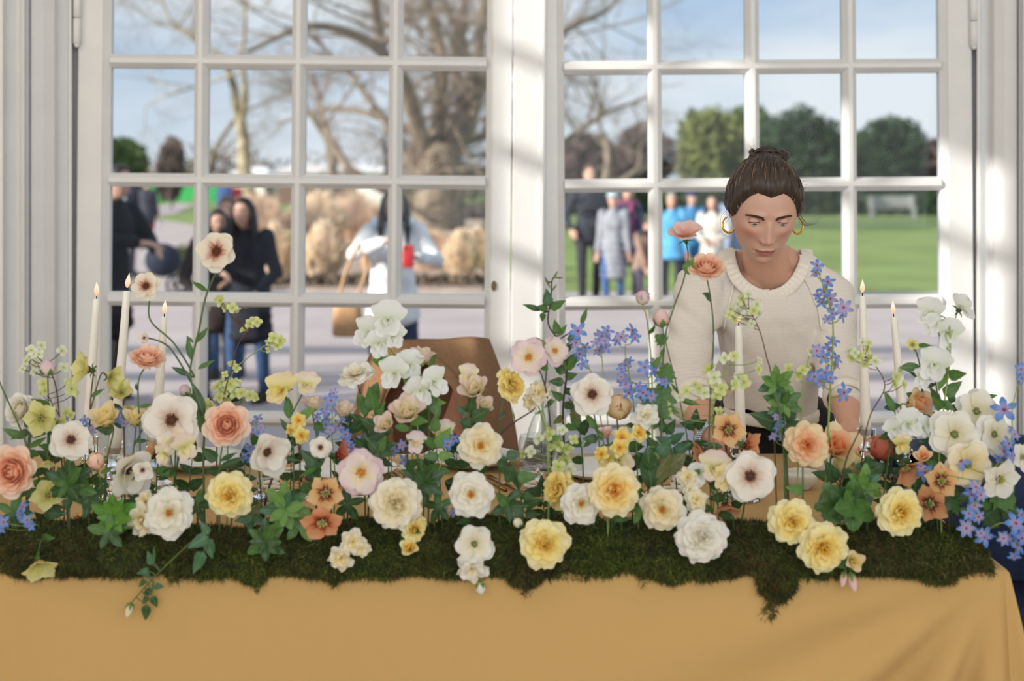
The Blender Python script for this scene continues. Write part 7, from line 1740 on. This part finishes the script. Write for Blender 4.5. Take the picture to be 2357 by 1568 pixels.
plant('stock', 'white ruffled bloom hanging over the cloth in the centre, with a small bud', [('ruffle', 1086, 1308, 88, 'white', (-.05, -.9, -.35), 2.366)], 1086, via=[(1070, 1250)], buds=[(1105, 1340, 28, 'white', (.1, -.4, -.9), 2.366, 'round')], group='stocks')
spray('delphinium', 'few blue florets between the white centre roses', 'blue', [(985, 1095, 30), (1000, 1110, 30), (1030, 1022, 34), (1045, 1012, 28), (1018, 1170, 30), (1045, 1180, 24), (975, 1120, 24), (1062, 1030, 26)], [(1000, 1205), (1002, 1120), (1025, 1040)], 2.46, group=GB, alt='blueb')
plant('sweet_pea', 'pale pink sweet pea beside the green centre leaves', [('pea', 955, 1020, 62, 'blush', (.3, -.9, .1), 2.46), ('pea', 1020, 1000, 74, 'creampea', (.1, -.8, .4), 2.49)], 972, via=[(975, 1110)], group=GS)
whorl('dark leaves under the pink flushed rose', 975, 1110, 56, 6, 0, 2.43, 975, 'ovate', tiers=2)
sprig('rose_sprig', 'dark leafy shoot right of the centre white rose', [(1210, 1200), (1195, 1120), (1180, 1070), (1155, 1045)], 2.44, [(1160, 1050, 1150, 1082, 'round'), (1165, 1050, 1198, 1045, 'round'), (1180, 1075, 1165, 1112, 'round'), (1185, 1085, 1198, 1130, 'ovate'), (1190, 1100, 1240, 1095, 'ovate', 1), (1200, 1130, 1172, 1150, 'ovate'), (1200, 1140, 1235, 1150, 'ovate'), (1205, 1165, 1250, 1148, 'ovate'), (1205, 1170, 1180, 1195, 'ovate'), (1208, 1180, 1245, 1185, 'ovate')], lc=0)
sprig('twig', 'bare twig crossing towards the decanter', [(1140, 1010), (1180, 975), (1222, 948), (1232, 938)], 2.46, [(1185, 972, 1180, 945, 'narrow', 4)], sm=4, rad=.0016, group='twigs', root=False)
# --- centre right
plant('garden_rose', 'pink and white open rose pair high beside the door joint', [('single', 1218, 822, 98, 'blush', (-.25, -1, .1), 2.48), ('single', 1276, 808, 76, 'blush', (.35, -.8, .3), 2.50)], 1268, via=[(1270, 1060), (1262, 930), (1245, 860)], sm=4, group=GO, leaves=[(1262, 850, 1232, 838, 'ovate', 1), (1255, 800, 1232, 775, 'ovate', 2)])
plant('garden_rose', 'yellow open rose turned right, left of the door joint', [('rose', 1172, 888, 88, 'lemon', (.75, -.55, .3), 2.48)], 1150, via=[(1150, 1080), (1152, 960)], group=GY)
plant('stock', 'greenish cream double bloom in front of the decanter neck', [('ruffle', 1240, 905, 74, 'cream', (.1, -.7, .6), 2.50), ('ruffle', 1222, 925, 54, 'cream', (-.5, -.8, 0), 2.50)], 1262, via=[(1262, 1070), (1255, 970)], sm=2, group='stocks', leaves=[(1252, 940, 1278, 920, 'lance', 2), (1250, 945, 1230, 955, 'lance', 2)])
spray('lime_spray', 'lime florets hanging across the decanter', 'lime', [(1265, 1000, 32), (1240, 1010, 30), (1285, 1025, 34), (1305, 1035, 32), (1222, 1040, 28), (1300, 1060, 36), (1285, 1075, 34), (1310, 1080, 30), (1268, 1030, 24), (1205, 1045, 28), (1295, 990, 24), (1320, 1012, 26)], [(1322, 1205), (1318, 1110), (1300, 1050), (1280, 1010), (1262, 985)], 2.48, group=GT, alt='whitelime')
sprig('leafy_branch', 'tall leafy branch with brown seed tips standing before the door joint', [(1308, 1200), (1300, 1060), (1296, 940), (1306, 840), (1290, 790), (1262, 745), (1268, 690), (1270, 650)], 2.52,
      [(1262, 705, 1258, 664, 'ovate', 3), (1266, 712, 1302, 690, 'ovate', 1), (1262, 710, 1232, 706, 'ovate', 1), (1245, 715, 1205, 700, 'lance', 0), (1250, 720, 1248, 742, 'ovate', 1), (1285, 770, 1276, 736, 'ovate', 1), (1286, 775, 1305, 745, 'lance', 1), (1310, 790, 1332, 760, 'ovate', 1), (1298, 810, 1320, 790, 'ovate', 0), (1300, 850, 1334, 808, 'ovate', 1), (1300, 860, 1272, 832, 'ovate', 0), (1300, 870, 1330, 860, 'ovate', 1), (1298, 880, 1262, 878, 'ovate', 0), (1298, 900, 1330, 905, 'ovate', 0), (1296, 920, 1268, 900, 'ovate', 1), (1296, 930, 1325, 940, 'ovate', 0), (1338, 750, 1350, 706, 'lance', 1), (1298, 960, 1272, 975, 'ovate', 4), (1300, 980, 1330, 990, 'ovate', 1),
       (1268, 665, 1252, 636, 'narrow', 4), (1270, 648, 1284, 622, 'narrow', 4), (1272, 640, 1298, 638, 'narrow', 4), (1262, 650, 1256, 640, 'narrow', 4), (1268, 672, 1282, 656, 'narrow', 4)], sm=4, rad=.0019)
sprig('leafy_branch', 'shorter leafy shoot behind the white bloom right of the door joint', [(1345, 1200), (1342, 1080), (1335, 1000), (1330, 940)], 2.53, [(1334, 985, 1312, 950, 'ovate', 1), (1336, 1000, 1356, 960, 'ovate', 0), (1340, 1020, 1302, 1018, 'ovate', 1), (1342, 1030, 1372, 1005, 'lance', 1), (1343, 1060, 1310, 1060, 'ovate', 0), (1335, 975, 1310, 915, 'lance', 4)], lc=1)
plant('butterfly_ranunculus', 'round white butterfly ranunculus with a brown eye right of the door joint', [('anemone', 1362, 908, 104, 'anem', (.05, -1, .12), 2.47)], 1372, via=[(1382, 1080), (1376, 1000)], group=GA, leaves=[(1376, 990, 1345, 950, 'lance', 1), (1376, 1000, 1408, 985, 'ovate', 0), (1376, 1010, 1340, 1010, 'ovate', 0)])
plant('poppy', 'translucent apricot poppy right of the round white bloom', [('ball', 1424, 938, 72, 'apricot', (.1, -.25, 1), 2.52)], 1430, via=[(1432, 1080)], group='apricot poppies')
plant('garden_rose', 'white ruffled rose right of the apricot poppy', [('ruffle', 1486, 958, 78, 'white', (-.1, -.8, .5), 2.47)], 1490, via=[(1492, 1080)], group=GY, auto=3, lk='ovate', lc=0)
spray('delphinium', 'airy blue delphinium stem by the leafy branch', 'blue', [(1330, 762, 40), (1326, 790, 34), (1335, 815, 34), (1342, 838, 30), (1328, 772, 30), (1348, 800, 28)], [(1400, 1200), (1392, 1050), (1372, 900), (1350, 830), (1335, 780)], 2.50, group=GB, alt='blueb')
spray('delphinium', 'airy blue delphinium left of the pane bar, tallest cluster', 'blueb', [(1385, 775, 44), (1398, 762, 34), (1380, 808, 38), (1372, 790, 30), (1395, 800, 28), (1392, 785, 30)], [(1402, 1200), (1400, 1000), (1390, 880), (1384, 800)], 2.49, group=GB, alt='blue')
spray('delphinium', 'airy blue delphinium with two side clusters right of the pane bar', 'blue', [(1456, 762, 44), (1430, 776, 36), (1420, 785, 26), (1462, 778, 28), (1438, 842, 36), (1448, 832, 28), (1430, 850, 26), (1432, 872, 34), (1445, 885, 30), (1470, 955, 26)], [(1470, 1200), (1466, 1040), (1455, 900), (1440, 820), (1442, 775)], 2.50, group=GB, alt='blueb')
spray('delphinium', 'lower blue delphinium beside the florist sleeve', 'blue', [(1484, 846, 40), (1512, 838, 40), (1520, 868, 36), (1530, 880, 30), (1440, 885, 32), (1448, 905, 34), (1480, 905, 36), (1500, 912, 32), (1470, 890, 26), (1505, 855, 28), (1430, 868, 26)], [(1500, 1200), (1502, 1060), (1498, 950), (1492, 870)], 2.49, group=GB, alt='blueb', leaves=[(1502, 960, 1535, 880, 'lobed', 1), (1503, 990, 1540, 930, 'lance', 0), (1500, 1000, 1460, 990, 'lance', 0)])
plant('ranunculus_bud', 'small pink white bud high left of the florist shoulder', [('ball', 1480, 686, 40, 'blush', (0, -.3, 1), 2.52)], 1505, via=[(1502, 1000), (1500, 850), (1490, 740)], group=GBU, sm=2)
plant('ranunculus_bud', 'green and pink bud in front of the florist sleeve', [], 1600, via=[(1590, 1060), (1560, 900), (1540, 820)], buds=[(1524, 752, 44, 'palepink', (-.12, -.3, 1), 2.50, 'round')], group=GBU, leaves=[(1532, 790, 1508, 770, 'lobed', 1), (1530, 800, 1518, 828, 'lance', 1), (1560, 905, 1545, 880, 'lance', 1)])
plant('cosmos', 'pale pink poppy-like bloom beside the florist face', [('poppy', 1578, 548, 84, 'palepink', (-.12, -.5, 1), 2.53)], 1528, via=[(1522, 1010), (1528, 800), (1548, 716), (1572, 650), (1584, 590)], group='pink poppies', leaves=[(1527, 880, 1540, 835, 'lobed', 1)])
plant('ranunculus', 'peach ranunculus against the florist shoulder', [('ranunculus', 1626, 622, 92, 'peach', (0, -.62, .78), 2.51)], 1640, via=[(1632, 1000), (1642, 780), (1636, 690)], group=GR_)
spray('lime_spray', 'pale lime florets in front of the jumper collar', 'whitelime', [(1682, 712, 26), (1708, 688, 30), (1722, 678, 26), (1742, 700, 28), (1735, 715, 26), (1720, 735, 28), (1700, 720, 28), (1690, 735, 22), (1745, 722, 22), (1712, 705, 26), (1678, 725, 20), (1698, 700, 22), (1730, 745, 22)], [(1790, 1190), (1778, 900), (1764, 820), (1748, 760), (1724, 712)], 2.52, sm=1, group=GT, alt='lime')
spray('hydrangea_spray', 'lime green florets across the jumper sleeve edge', 'lime', [(1632, 850, 34), (1645, 870, 36), (1660, 895, 34), (1640, 880, 30), (1622, 905, 30), (1650, 910, 30), (1610, 895, 26), (1700, 870, 36), (1712, 880, 34), (1690, 885, 28), (1668, 825, 28), (1690, 820, 26), (1745, 850, 28), (1748, 830, 22), (1655, 950, 32), (1645, 970, 34), (1665, 965, 28), (1600, 885, 22), (1580, 900, 26), (1565, 915, 24), (1540, 950, 24), (1535, 930, 22)], [(1640, 1190), (1645, 1060), (1640, 960), (1655, 890), (1680, 840)], 2.48, group=GT, alt='whitelime')
plant('lisianthus', 'pinkish cream lisianthus over the bare forearm', [('lisi', 1656, 905, 68, 'creampea', (.1, -.6, .8), 2.50)], 1660, via=[(1672, 1060), (1668, 970)], group=GL, sm=3)
plant('freesia', 'yellow freesia cluster above the golden rose', [('ruffle', 1432, 1008, 58, 'lemon', (-.2, -.9, .3), 2.46), ('ruffle', 1470, 998, 52, 'lemon', (.4, -.8, .3), 2.46), ('lisi', 1395, 1000, 44, 'palepink', (-.2, -.5, .9), 2.47), ('ruffle', 1385, 1046, 46, 'lemon', (-.4, -.8, .1), 2.46), ('ruffle', 1425, 1030, 52, 'lemon', (.1, -1, 0), 2.45)], 1410, via=[(1405, 1110)], group='yellow freesias')
plant('sweet_pea', 'pink edged cream sweet pea behind the golden rose', [('pea', 1425, 1062, 92, 'creampea', (.1, -.8, .4), 2.47), ('pea', 1398, 1058, 66, 'yellowpea', (-.3, -.9, .2), 2.47)], 1412, group=GS)
plant('garden_rose', 'deep yellow rose turned left behind the amber eyed white rose', [('rose', 1290, 1128, 98, 'lemon', (-.78, -.6, .2), 2.43)], 1292, group=GY)
plant('garden_rose', 'amber eyed white rose tucked under the golden rose', [('openrose', 1336, 1158, 108, 'white', (.25, -1, -.05), 2.39)], 1340, group=GO)
plant('garden_rose', 'golden full rose with an orange heart, right of centre', [('rose', 1414, 1128, 122, 'gold', (0, -1, .08), 2.375)], 1414, group=GY)
plant('garden_rose', 'yellow full rose lowest in the centre, over the moss', [('rose', 1252, 1250, 122, 'yellow', (0, -1, .02), 2.360)], 1256, group=GY, buds=[(1200, 1210, 26, 'cream', (-.5, -.4, .5), 2.39, 'round')])
sprig('leafy_branch', 'broad dark leaf pair standing right of the golden rose', [(1500, 1205), (1500, 1110), (1510, 1060), (1520, 1030)], 2.47, [(1500, 1130, 1492, 1030, 'oblong', 0), (1505, 1120, 1540, 1040, 'oblong', 4), (1508, 1100, 1580, 1045, 'oblong', 4), (1512, 1075, 1462, 1040, 'ovate', 0), (1515, 1050, 1545, 1010, 'ovate', 3), (1515, 1040, 1485, 1000, 'ovate', 0)], lc=0)
sprig('rose_sprig', 'bluish rose leaves below the florist forearm', [(1560, 1205), (1556, 1100), (1545, 1030), (1530, 990)], 2.50, [(1540, 1020, 1508, 1005, 'ovate', 3), (1542, 1020, 1575, 995, 'ovate', 3), (1548, 1040, 1510, 1045, 'ovate', 3), (1550, 1045, 1590, 1020, 'ovate', 3), (1552, 1065, 1520, 1075, 'ovate', 0), (1532, 995, 1518, 965, 'ovate', 3), (1534, 1000, 1556, 965, 'ovate', 0)], lc=3)
plant('garden_rose', 'creamy white rose with an amber eye turned left, right of centre', [('openrose', 1525, 1172, 112, 'cream', (-.3, -1, -.05), 2.385)], 1530, group=GO)
plant('narcissus', 'small cream and yellow flowers above the low white rose', [('ruffle', 1584, 1100, 62, 'cream', (-.3, -.9, .4), 2.42), ('ruffle', 1602, 1150, 68, 'cream', (.1, -1, .1), 2.40), ('ruffle', 1590, 1128, 48, 'cream', (.2, -1, .2), 2.41)], 1596, group='narcissi')
plant('garden_rose', 'round white full rose over the moss, right of centre', [('rose', 1614, 1236, 124, 'white', (0, -1, .0), 2.362)], 1616, group=GY)
plant('hellebore', 'peach hellebore facing front before the black trousers', [('hellebore', 1676, 990, 84, 'hell', (.1, -1, .2), 2.46), ('sidehell', 1712, 1026, 78, 'orange', (.5, .2, -.1), 2.50), ('sidehell', 1622, 1038, 64, 'orange', (-.8, -.2, -.2), 2.49)], 1668, via=[(1674, 1110)], sm=1, group=GH, leaves=[(1665, 1030, 1618, 1020, 'lance', 3)])
plant('lisianthus', 'pink and cream drooping sweet pea left of the dark eyed white bloom', [('pea', 1642, 1080, 96, 'creampea', (.1, -1, .3), 2.42), ('pea', 1662, 1098, 76, 'yellowpea', (.3, -1, -.2), 2.41), ('pea', 1610, 1092, 66, 'pea', (-.4, -.9, -.1), 2.42)], 1652, via=[(1652, 1150)], group=GS)
plant('butterfly_ranunculus', 'big white butterfly ranunculus with a dark eye in front of the table centre right', [('anemone', 1726, 1096, 124, 'anem', (-.05, -1, .08), 2.40)], 1700, via=[(1712, 1170)], group=GA)
plant('hellebore', 'rust hellebore hanging under the pink cream sweet pea', [('sidehell', 1668, 1158, 86, 'rust', (.1, -.5, -.85), 2.44)], 1690, via=[(1682, 1110)], group=GH)
# --- right
whorl('green leaf rosette in front of the jumper hem', 1788, 882, 44, 6, 2, 2.49, 1806, 'oblong', tiers=2, via=[(1806, 1080), (1796, 960)])
whorl('second green leaf rosette right below the first at the jumper hem', 1804, 930, 50, 6, 1, 2.50, 1812, 'oblong', tiers=2, via=[(1810, 1090)])
sprig('leafy_branch', 'dark leafy shoot before the black trousers', [(1818, 1200), (1812, 1080), (1806, 1000), (1800, 950)], 2.51, [(1804, 980, 1726, 950, 'ovate', 0), (1806, 985, 1780, 1020, 'ovate', 0), (1806, 970, 1836, 925, 'ovate', 0), (1808, 985, 1855, 972, 'ovate', 0), (1808, 1000, 1778, 1010, 'ovate', 0), (1806, 975, 1770, 935, 'lance', 0), (1810, 1010, 1830, 1040, 'ovate', 0)], sm=4, lc=0)
spray('delphinium', 'tiny blue florets beside the dark leafy shoot', 'blueb', [(1788, 960, 24), (1795, 975, 22), (1780, 1005, 26), (1800, 1008, 24), (1790, 985, 22)], [(1812, 1180), (1806, 1060), (1792, 980)], 2.49, group=GB, alt='blue')
plant('garden_rose', 'peach orange rose over the scalloped white bowl', [('rose', 1856, 1024, 108, 'apricot', (-.05, -1, .15), 2.45)], 1850, via=[(1848, 1150)], group=GY, sm=0)
plant('poppy', 'pale apricot tulip-like bloom behind the peach orange rose', [('lisi', 1925, 1030, 118, 'apricot', (.1, -.7, .7), 2.53)], 1918, via=[(1915, 1150)], group='apricot poppies')
plant('poppy', 'faded buff petal bloom right of the pale apricot one', [('ball', 1952, 1072, 86, 'yellow', (.5, -.25, .8), 2.55)], 1960, via=[(1955, 1150)], group='apricot poppies')
spray('delphinium', 'tall blue delphinium spike in front of the florist sleeve', 'blue', [(1880, 612, 36), (1878, 628, 30), (1906, 650, 36), (1898, 672, 38), (1912, 688, 36), (1882, 680, 28), (1892, 698, 30), (1942, 708, 44), (1938, 725, 34), (1915, 722, 28), (1905, 735, 26), (1916, 785, 36), (1908, 805, 36), (1880, 808, 36), (1895, 822, 32), (1925, 825, 36), (1922, 840, 30), (1875, 868, 36), (1900, 858, 38), (1888, 878, 32), (1912, 870, 30), (1942, 904, 50)], [(1896, 1190), (1906, 1000), (1912, 880), (1918, 780), (1912, 710), (1885, 630)], 2.50, group=GB, alt='blueb', rad=.0018)
spray('lime_spray', 'lime floret branch hooking over beside the right candle', 'lime', [(1978, 820, 30), (1968, 812, 26), (1995, 805, 28), (2005, 825, 30), (2015, 832, 28), (1990, 838, 28), (1960, 825, 26), (1985, 788, 22), (2000, 790, 20), (2062, 868, 34), (2070, 855, 28), (2058, 885, 26), (2080, 885, 24), (1955, 808, 22)], [(1965, 1190), (1985, 1050), (2002, 960), (2036, 895), (2022, 852), (1990, 818)], 2.51, sm=1, group=GT, alt='whitelime')
spray('hydrangea_spray', 'pale lime florets beside the peach rose, low right', 'lime', [(1865, 810, 20), (1848, 852, 28), (1838, 865, 24), (1815, 848, 26), (1860, 845, 20)], [(1830, 1190), (1838, 1050), (1846, 930), (1850, 860)], 2.51, group=GT)
plant('sweet_pea', 'translucent white sweet pea topping the right end, against the door stile', [('pea', 2140, 722, 84, 'pea', (-.4, -.8, .2), 2.52), ('pea', 2212, 712, 84, 'pea', (.5, -.7, .3), 2.52), ('pea', 2180, 768, 86, 'pea', (.1, -.9, -.2), 2.51), ('pea', 2145, 748, 62, 'pea', (-.2, -.9, -.2), 2.51)], 2168, via=[(2162, 1060), (2172, 940), (2186, 830), (2182, 740)], sm=2, group=GS)
plant('sweet_pea', 'white sweet pea below it, with large leaves', [('pea', 2150, 842, 96, 'pea', (-.2, -.9, .1), 2.50), ('pea', 2125, 870, 60, 'pea', (-.3, -.9, -.2), 2.50)], 2160, via=[(2150, 1060), (2160, 940)], group=GS, leaves=[(2165, 890, 2182, 842, 'oblong', 1), (2172, 910, 2215, 878, 'ovate', 1), (2160, 930, 2142, 890, 'ovate', 0), (2168, 925, 2200, 945, 'ovate', 1), (2160, 900, 2188, 800, 'lance', 2)])
plant('daisy', 'spiky green seed head between the right candles', [('hellebore', 2100, 794, 34, 'lime', (0, -.8, .5), 2.52)], 2118, via=[(2128, 1010), (2122, 880), (2112, 820)], group=GBU, leaves=[(2108, 795, 2162, 800, 'lance', 1), (2120, 870, 2092, 855, 'lance', 0), (2125, 880, 2122, 905, 'lance', 0)])
plant('poppy', 'apricot tulip-like bloom in front of the right candle', [('lisi', 2106, 930, 92, 'apricot', (.5, -.6, .3), 2.52)], 2120, via=[(2125, 1060)], group='apricot poppies', leaves=[(2085, 905, 2130, 925, 'oblong', 1), (2075, 960, 2118, 968, 'oblong', 0)])
sprig('leafy_branch', 'lance leaved shoot crossing the right candle', [(2020, 1190), (2050, 1020), (2062, 960), (2040, 905)], 2.50, [(2060, 950, 2036, 898, 'lance', 1), (2062, 955, 2105, 975, 'oblong', 0), (2055, 1000, 2020, 1010, 'ovate', 0), (2050, 1015, 2085, 1020, 'ovate', 1)], lc=1)
plant('sweet_pea', 'white and lime orchid-like blooms right of the right candle', [('pea', 2092, 978, 84, 'pea', (.1, -.9, .2), 2.48), ('pea', 2060, 990, 60, 'pea', (-.4, -.8, 0), 2.48), ('pea', 2075, 1022, 56, 'yellowpea', (0, -.9, -.3), 2.47), ('pea', 2125, 985, 60, 'pea', (.5, -.9, 0), 2.48)], 2090, via=[(2095, 1100)], group=GS)
plant('coral_tulip', 'coral flower half hidden behind green leaves at the right', [('ball', 2030, 1032, 72, 'coral', (.3, -.3, 1), 2.54)], 2040, via=[(2040, 1120)], group='coral tulips', leaves=[(2030, 1050, 1995, 1030, 'ovate', 0), (2030, 1060, 2070, 1045, 'ovate', 0), (2032, 1075, 1988, 1075, 'round', 0)])
plant('lisianthus', 'big white flower topmost of the white cluster at the right end', [('anemone', 2246, 948, 112, 'white', (.1, -.9, .3), 2.50, None, 'green')], 2210, via=[(2215, 1080)], group=GW, leaves=[(2250, 920, 2300, 908, 'lance', 1)])
plant('lisianthus', 'big white flower at the left of the white cluster', [('anemone', 2196, 1000, 124, 'white', (-.15, -1, .1), 2.46, None, 'green')], 2195, via=[(2195, 1100)], group=GW, leaves=[(2190, 1060, 2140, 1045, 'oblong', 1)])
plant('lisianthus', 'big white flower at the right of the white cluster', [('anemone', 2286, 1000, 104, 'white', (.3, -.9, .1), 2.47, None, 'green')], 2240, via=[(2245, 1100)], group=GW)
plant('lisianthus', 'creamy white flower lowest in the white cluster', [('anemone', 2225, 1068, 122, 'cream', (0, -1, -.15), 2.44, None, 'green')], 2215, group=GW)
plant('clematis', 'starry white flower hanging off the right end of the moss', [('hellebore', 2300, 1102, 108, 'white', (.2, -.9, -.3), 2.42), ('hellebore', 2352, 1052, 76, 'white', (.4, -.8, .1), 2.43)], 2255, via=[(2262, 1130)], group=GW, leaves=[(2285, 1120, 2340, 1165, 'lobed', 1), (2270, 1130, 2300, 1195, 'lobed', 0), (2265, 1140, 2330, 1190, 'lobed', 0)])
plant('hellebore', 'rust brown hellebore with a dark eye left of the white cluster', [('hellebore', 2165, 1108, 88, 'hell', (.1, -1, .2), 2.43), ('sidehell', 2082, 1074, 86, 'rust', (.3, -.7, -.5), 2.45)], 2140, via=[(2140, 1150)], sm=4, group=GH)
plant('hellebore', 'rust brown hellebore tipped sideways above the rightmost yellow rose', [('hellebore', 2142, 1158, 92, 'rust', (-.5, -.9, -.1), 2.42)], 2142, group=GH)
plant('hellebore', 'yellow and pink hellebore bud above the rust brown ones', [('lisi', 2126, 1052, 50, 'apricot', (-.4, -.7, .7), 2.44)], 2140, via=[(2142, 1110)], group=GBU)
whorl('green rosette standing left of the rightmost yellow rose', 1992, 1118, 50, 6, 2, 2.42, 1985, 'oblong', tiers=2)
whorl('dark lobed leaf beside the middle yellow rose of the right trio', 1925, 1160, 62, 5, 1, 2.43, 1930, 'lobed', a0=-30)
whorl('dark leaf low left of the rightmost yellow rose', 1965, 1165, 56, 6, 0, 2.41, 1968, 'round', tiers=2)
whorl('dark leaf behind the pale apricot blooms at the right', 2000, 1085, 40, 5, 0, 2.50, 1995, 'round')
sprig('leafy_branch', 'thin branching stem crossing the right bowls', [(1905, 1190), (1945, 1070), (1965, 1020), (1985, 980)], 2.47, [(1925, 1110, 1900, 1060, 'ovate', 0), (1930, 1100, 1912, 1075, 'ovate', 0), (1935, 1090, 1965, 1090, 'round', 0)], sm=1, rad=.0018, lc=0)
plant('garden_rose', 'rightmost yellow full rose, beside the rust hellebores', [('rose', 2070, 1178, 114, 'yellow', (.1, -1, .05), 2.385)], 2066, group=GY)
plant('garden_rose', 'yellow full rose upper left of the touching pair at the right', [('rose', 1823, 1200, 112, 'yellow', (-.1, -1, .02), 2.375)], 1822, group=GY)
plant('garden_rose', 'yellow full rose lower right of the touching pair at the right', [('rose', 1892, 1258, 122, 'yellow', (.05, -1, -.05), 2.358)], 1885, group=GY)
plant('rose_bud', 'opening cream bud and hanging pink bud below the touching yellow pair', [('lisi', 1964, 1292, 58, 'yellowpea', (.1, -.9, .3), 2.362)], 1955, via=[(1945, 1262)], buds=[(1958, 1318, 44, 'palepink', (.15, -.3, -.9), 2.362, 'slim'), (1945, 1316, 36, 'palepink', (-.25, -.3, -.9), 2.364, 'slim')], group=GBU)
spray('delphinium', 'blue delphinium floret by the right casing, above the white cluster', 'blue', [(2312, 944, 66), (2350, 850, 34), (2352, 872, 30), (2330, 990, 24)], [(2275, 1200), (2318, 1040), (2330, 940), (2348, 870)], 2.46, group=GB)
spray('delphinium', 'blue delphinium cluster inside the white cluster at the right', 'blue', [(2322, 1022, 40), (2310, 1040, 44), (2328, 1050, 36), (2298, 1058, 32), (2335, 1000, 34), (2212, 1062, 42), (2130, 1088, 40), (2120, 1075, 30)], [(2262, 1200), (2275, 1110), (2305, 1050), (2330, 1010)], 2.43, group=GB, alt='blueb')
spray('delphinium', 'trailing blue delphinium over the right moss end', 'blueb', [(2246, 1122, 40), (2236, 1140, 40), (2258, 1140, 34), (2244, 1165, 38), (2230, 1182, 36), (2252, 1190, 38), (2224, 1216, 44), (2266, 1236, 46), (2258, 1228, 30), (2310, 1240, 36)], [(2228, 1206), (2240, 1180, 2.40), (2248, 1150, 2.40), (2246, 1122, 2.40)], 2.39, group=GB, alt='blue')
spray('delphinium', 'blue delphinium hanging past the table corner at the right edge', 'blue', [(2338, 1205, 50), (2345, 1222, 44), (2340, 1255, 52), (2352, 1240, 40), (2318, 1238, 34), (2352, 1185, 36), (2335, 1280, 34)], [(2260, 1210), (2300, 1205, 2.40), (2330, 1222, 2.39), (2338, 1262, 2.38)], 2.385, group=GB, alt='blueb')
sprig('ivy_sprig', 'broad dark leaves under the starry white flower at the right end', [(2230, 1205), (2265, 1180), (2300, 1165), (2335, 1150)], 2.45, [(2280, 1170, 2262, 1130, 'lobed', 1), (2290, 1165, 2330, 1120, 'lobed', 1), (2300, 1165, 2352, 1180, 'lobed', 0), (2270, 1180, 2300, 1215, 'lobed', 0), (2250, 1190, 2210, 1170, 'ovate', 1), (2255, 1185, 2225, 1150, 'ovate', 0)], lc=0)
# --- low greenery that fills the gaps at the foot of the stems
for k, (px, py, r, lc, lab) in enumerate([
    (30, 1180, 46, 0, 'dark leaf under the biggest ranunculus at the left edge'), (205, 1150, 44, 0, 'dark leaf between the white left blooms, low'), (455, 1165, 42, 0, 'dark leaf right of the low left white rose'),
    (580, 1190, 40, 3, 'bluish leaf at the foot of the dark twig'), (800, 1160, 44, 0, 'dark leaf left of the large full white rose'), (870, 1040, 40, 0, 'dark leaf above the pink flushed rose'), (1010, 1165, 40, 0, 'dark leaf between the large and the centre white roses'),
    (1170, 1165, 44, 0, 'dark leaf right of the centre white rose, low'), (1475, 1170, 44, 1, 'green leaf between the golden and cream roses'), (1570, 1170, 38, 0, 'dark leaf beside the small cream flowers'),
    (2110, 1130, 40, 0, 'dark leaf above the rightmost yellow rose'), (2190, 1150, 46, 0, 'dark leaf under the creamy white flower of the right cluster')]):
    whorl(lab, px, py, r, 5, lc, 2.45, px, 'ovate' if k % 2 else 'oblong', a0=40 * k)
for k, (px, py, h, lc, lab) in enumerate([
    (118, 1120, 130, 0, 'leafy rose shoot left of the dark five-fingered leaf'), (215, 1120, 110, 1, 'leafy rose shoot beneath the peach globe bud'), (330, 1120, 90, 0, 'leafy rose shoot under the hanging side-on bloom'), (432, 1110, 130, 0, 'leafy rose shoot below the sweet peas at the left'),
    (562, 1110, 110, 0, 'leafy rose shoot behind the yellow left rose'), (668, 1090, 140, 0, 'leafy rose shoot right of the sideways white bloom'), (792, 1060, 150, 0, 'leafy rose shoot left of the pink flushed rose'), (975, 1060, 150, 1, 'leafy rose shoot under the round cream lisianthus'),
    (1055, 1090, 120, 0, 'leafy rose shoot left of the upper centre white rose'), (1255, 1160, 90, 0, 'leafy rose shoot under the deep yellow rose'), (1455, 1110, 150, 0, 'leafy rose shoot right of the yellow freesias'), (1590, 1060, 150, 0, 'leafy rose shoot below the bracelet'),
    (2050, 1110, 130, 0, 'leafy rose shoot above the rightmost yellow rose'), (2185, 1050, 190, 1, 'leafy rose shoot inside the white right cluster'), (2270, 1080, 170, 0, 'leafy rose shoot at the right end of the moss'), (60, 1090, 170, 1, 'leafy rose shoot behind the biggest ranunculus')]):
    lv = []; y0 = py + 50; dx = RG.uniform(-14, 14)
    for j in range(8):
        y = y0 - h * (j // 2) / 3.6; s_ = -1 if j % 2 else 1; x = px + dx * (j // 2) / 3; lv.append((x, y, x + s_ * RG.uniform(26, 42), y - RG.uniform(-4, 30), 'ovate', lc if RG.random() < .7 else 0))
    lv.append((px + dx, y0 - h * .9, px + dx * 1.3, y0 - h * .9 - 36, 'ovate', lc))
    sprig('rose_sprig', lab, [(px, 1205), (px, y0), (px + dx, y0 - h * .9)], 2.53, lv, lc=lc)
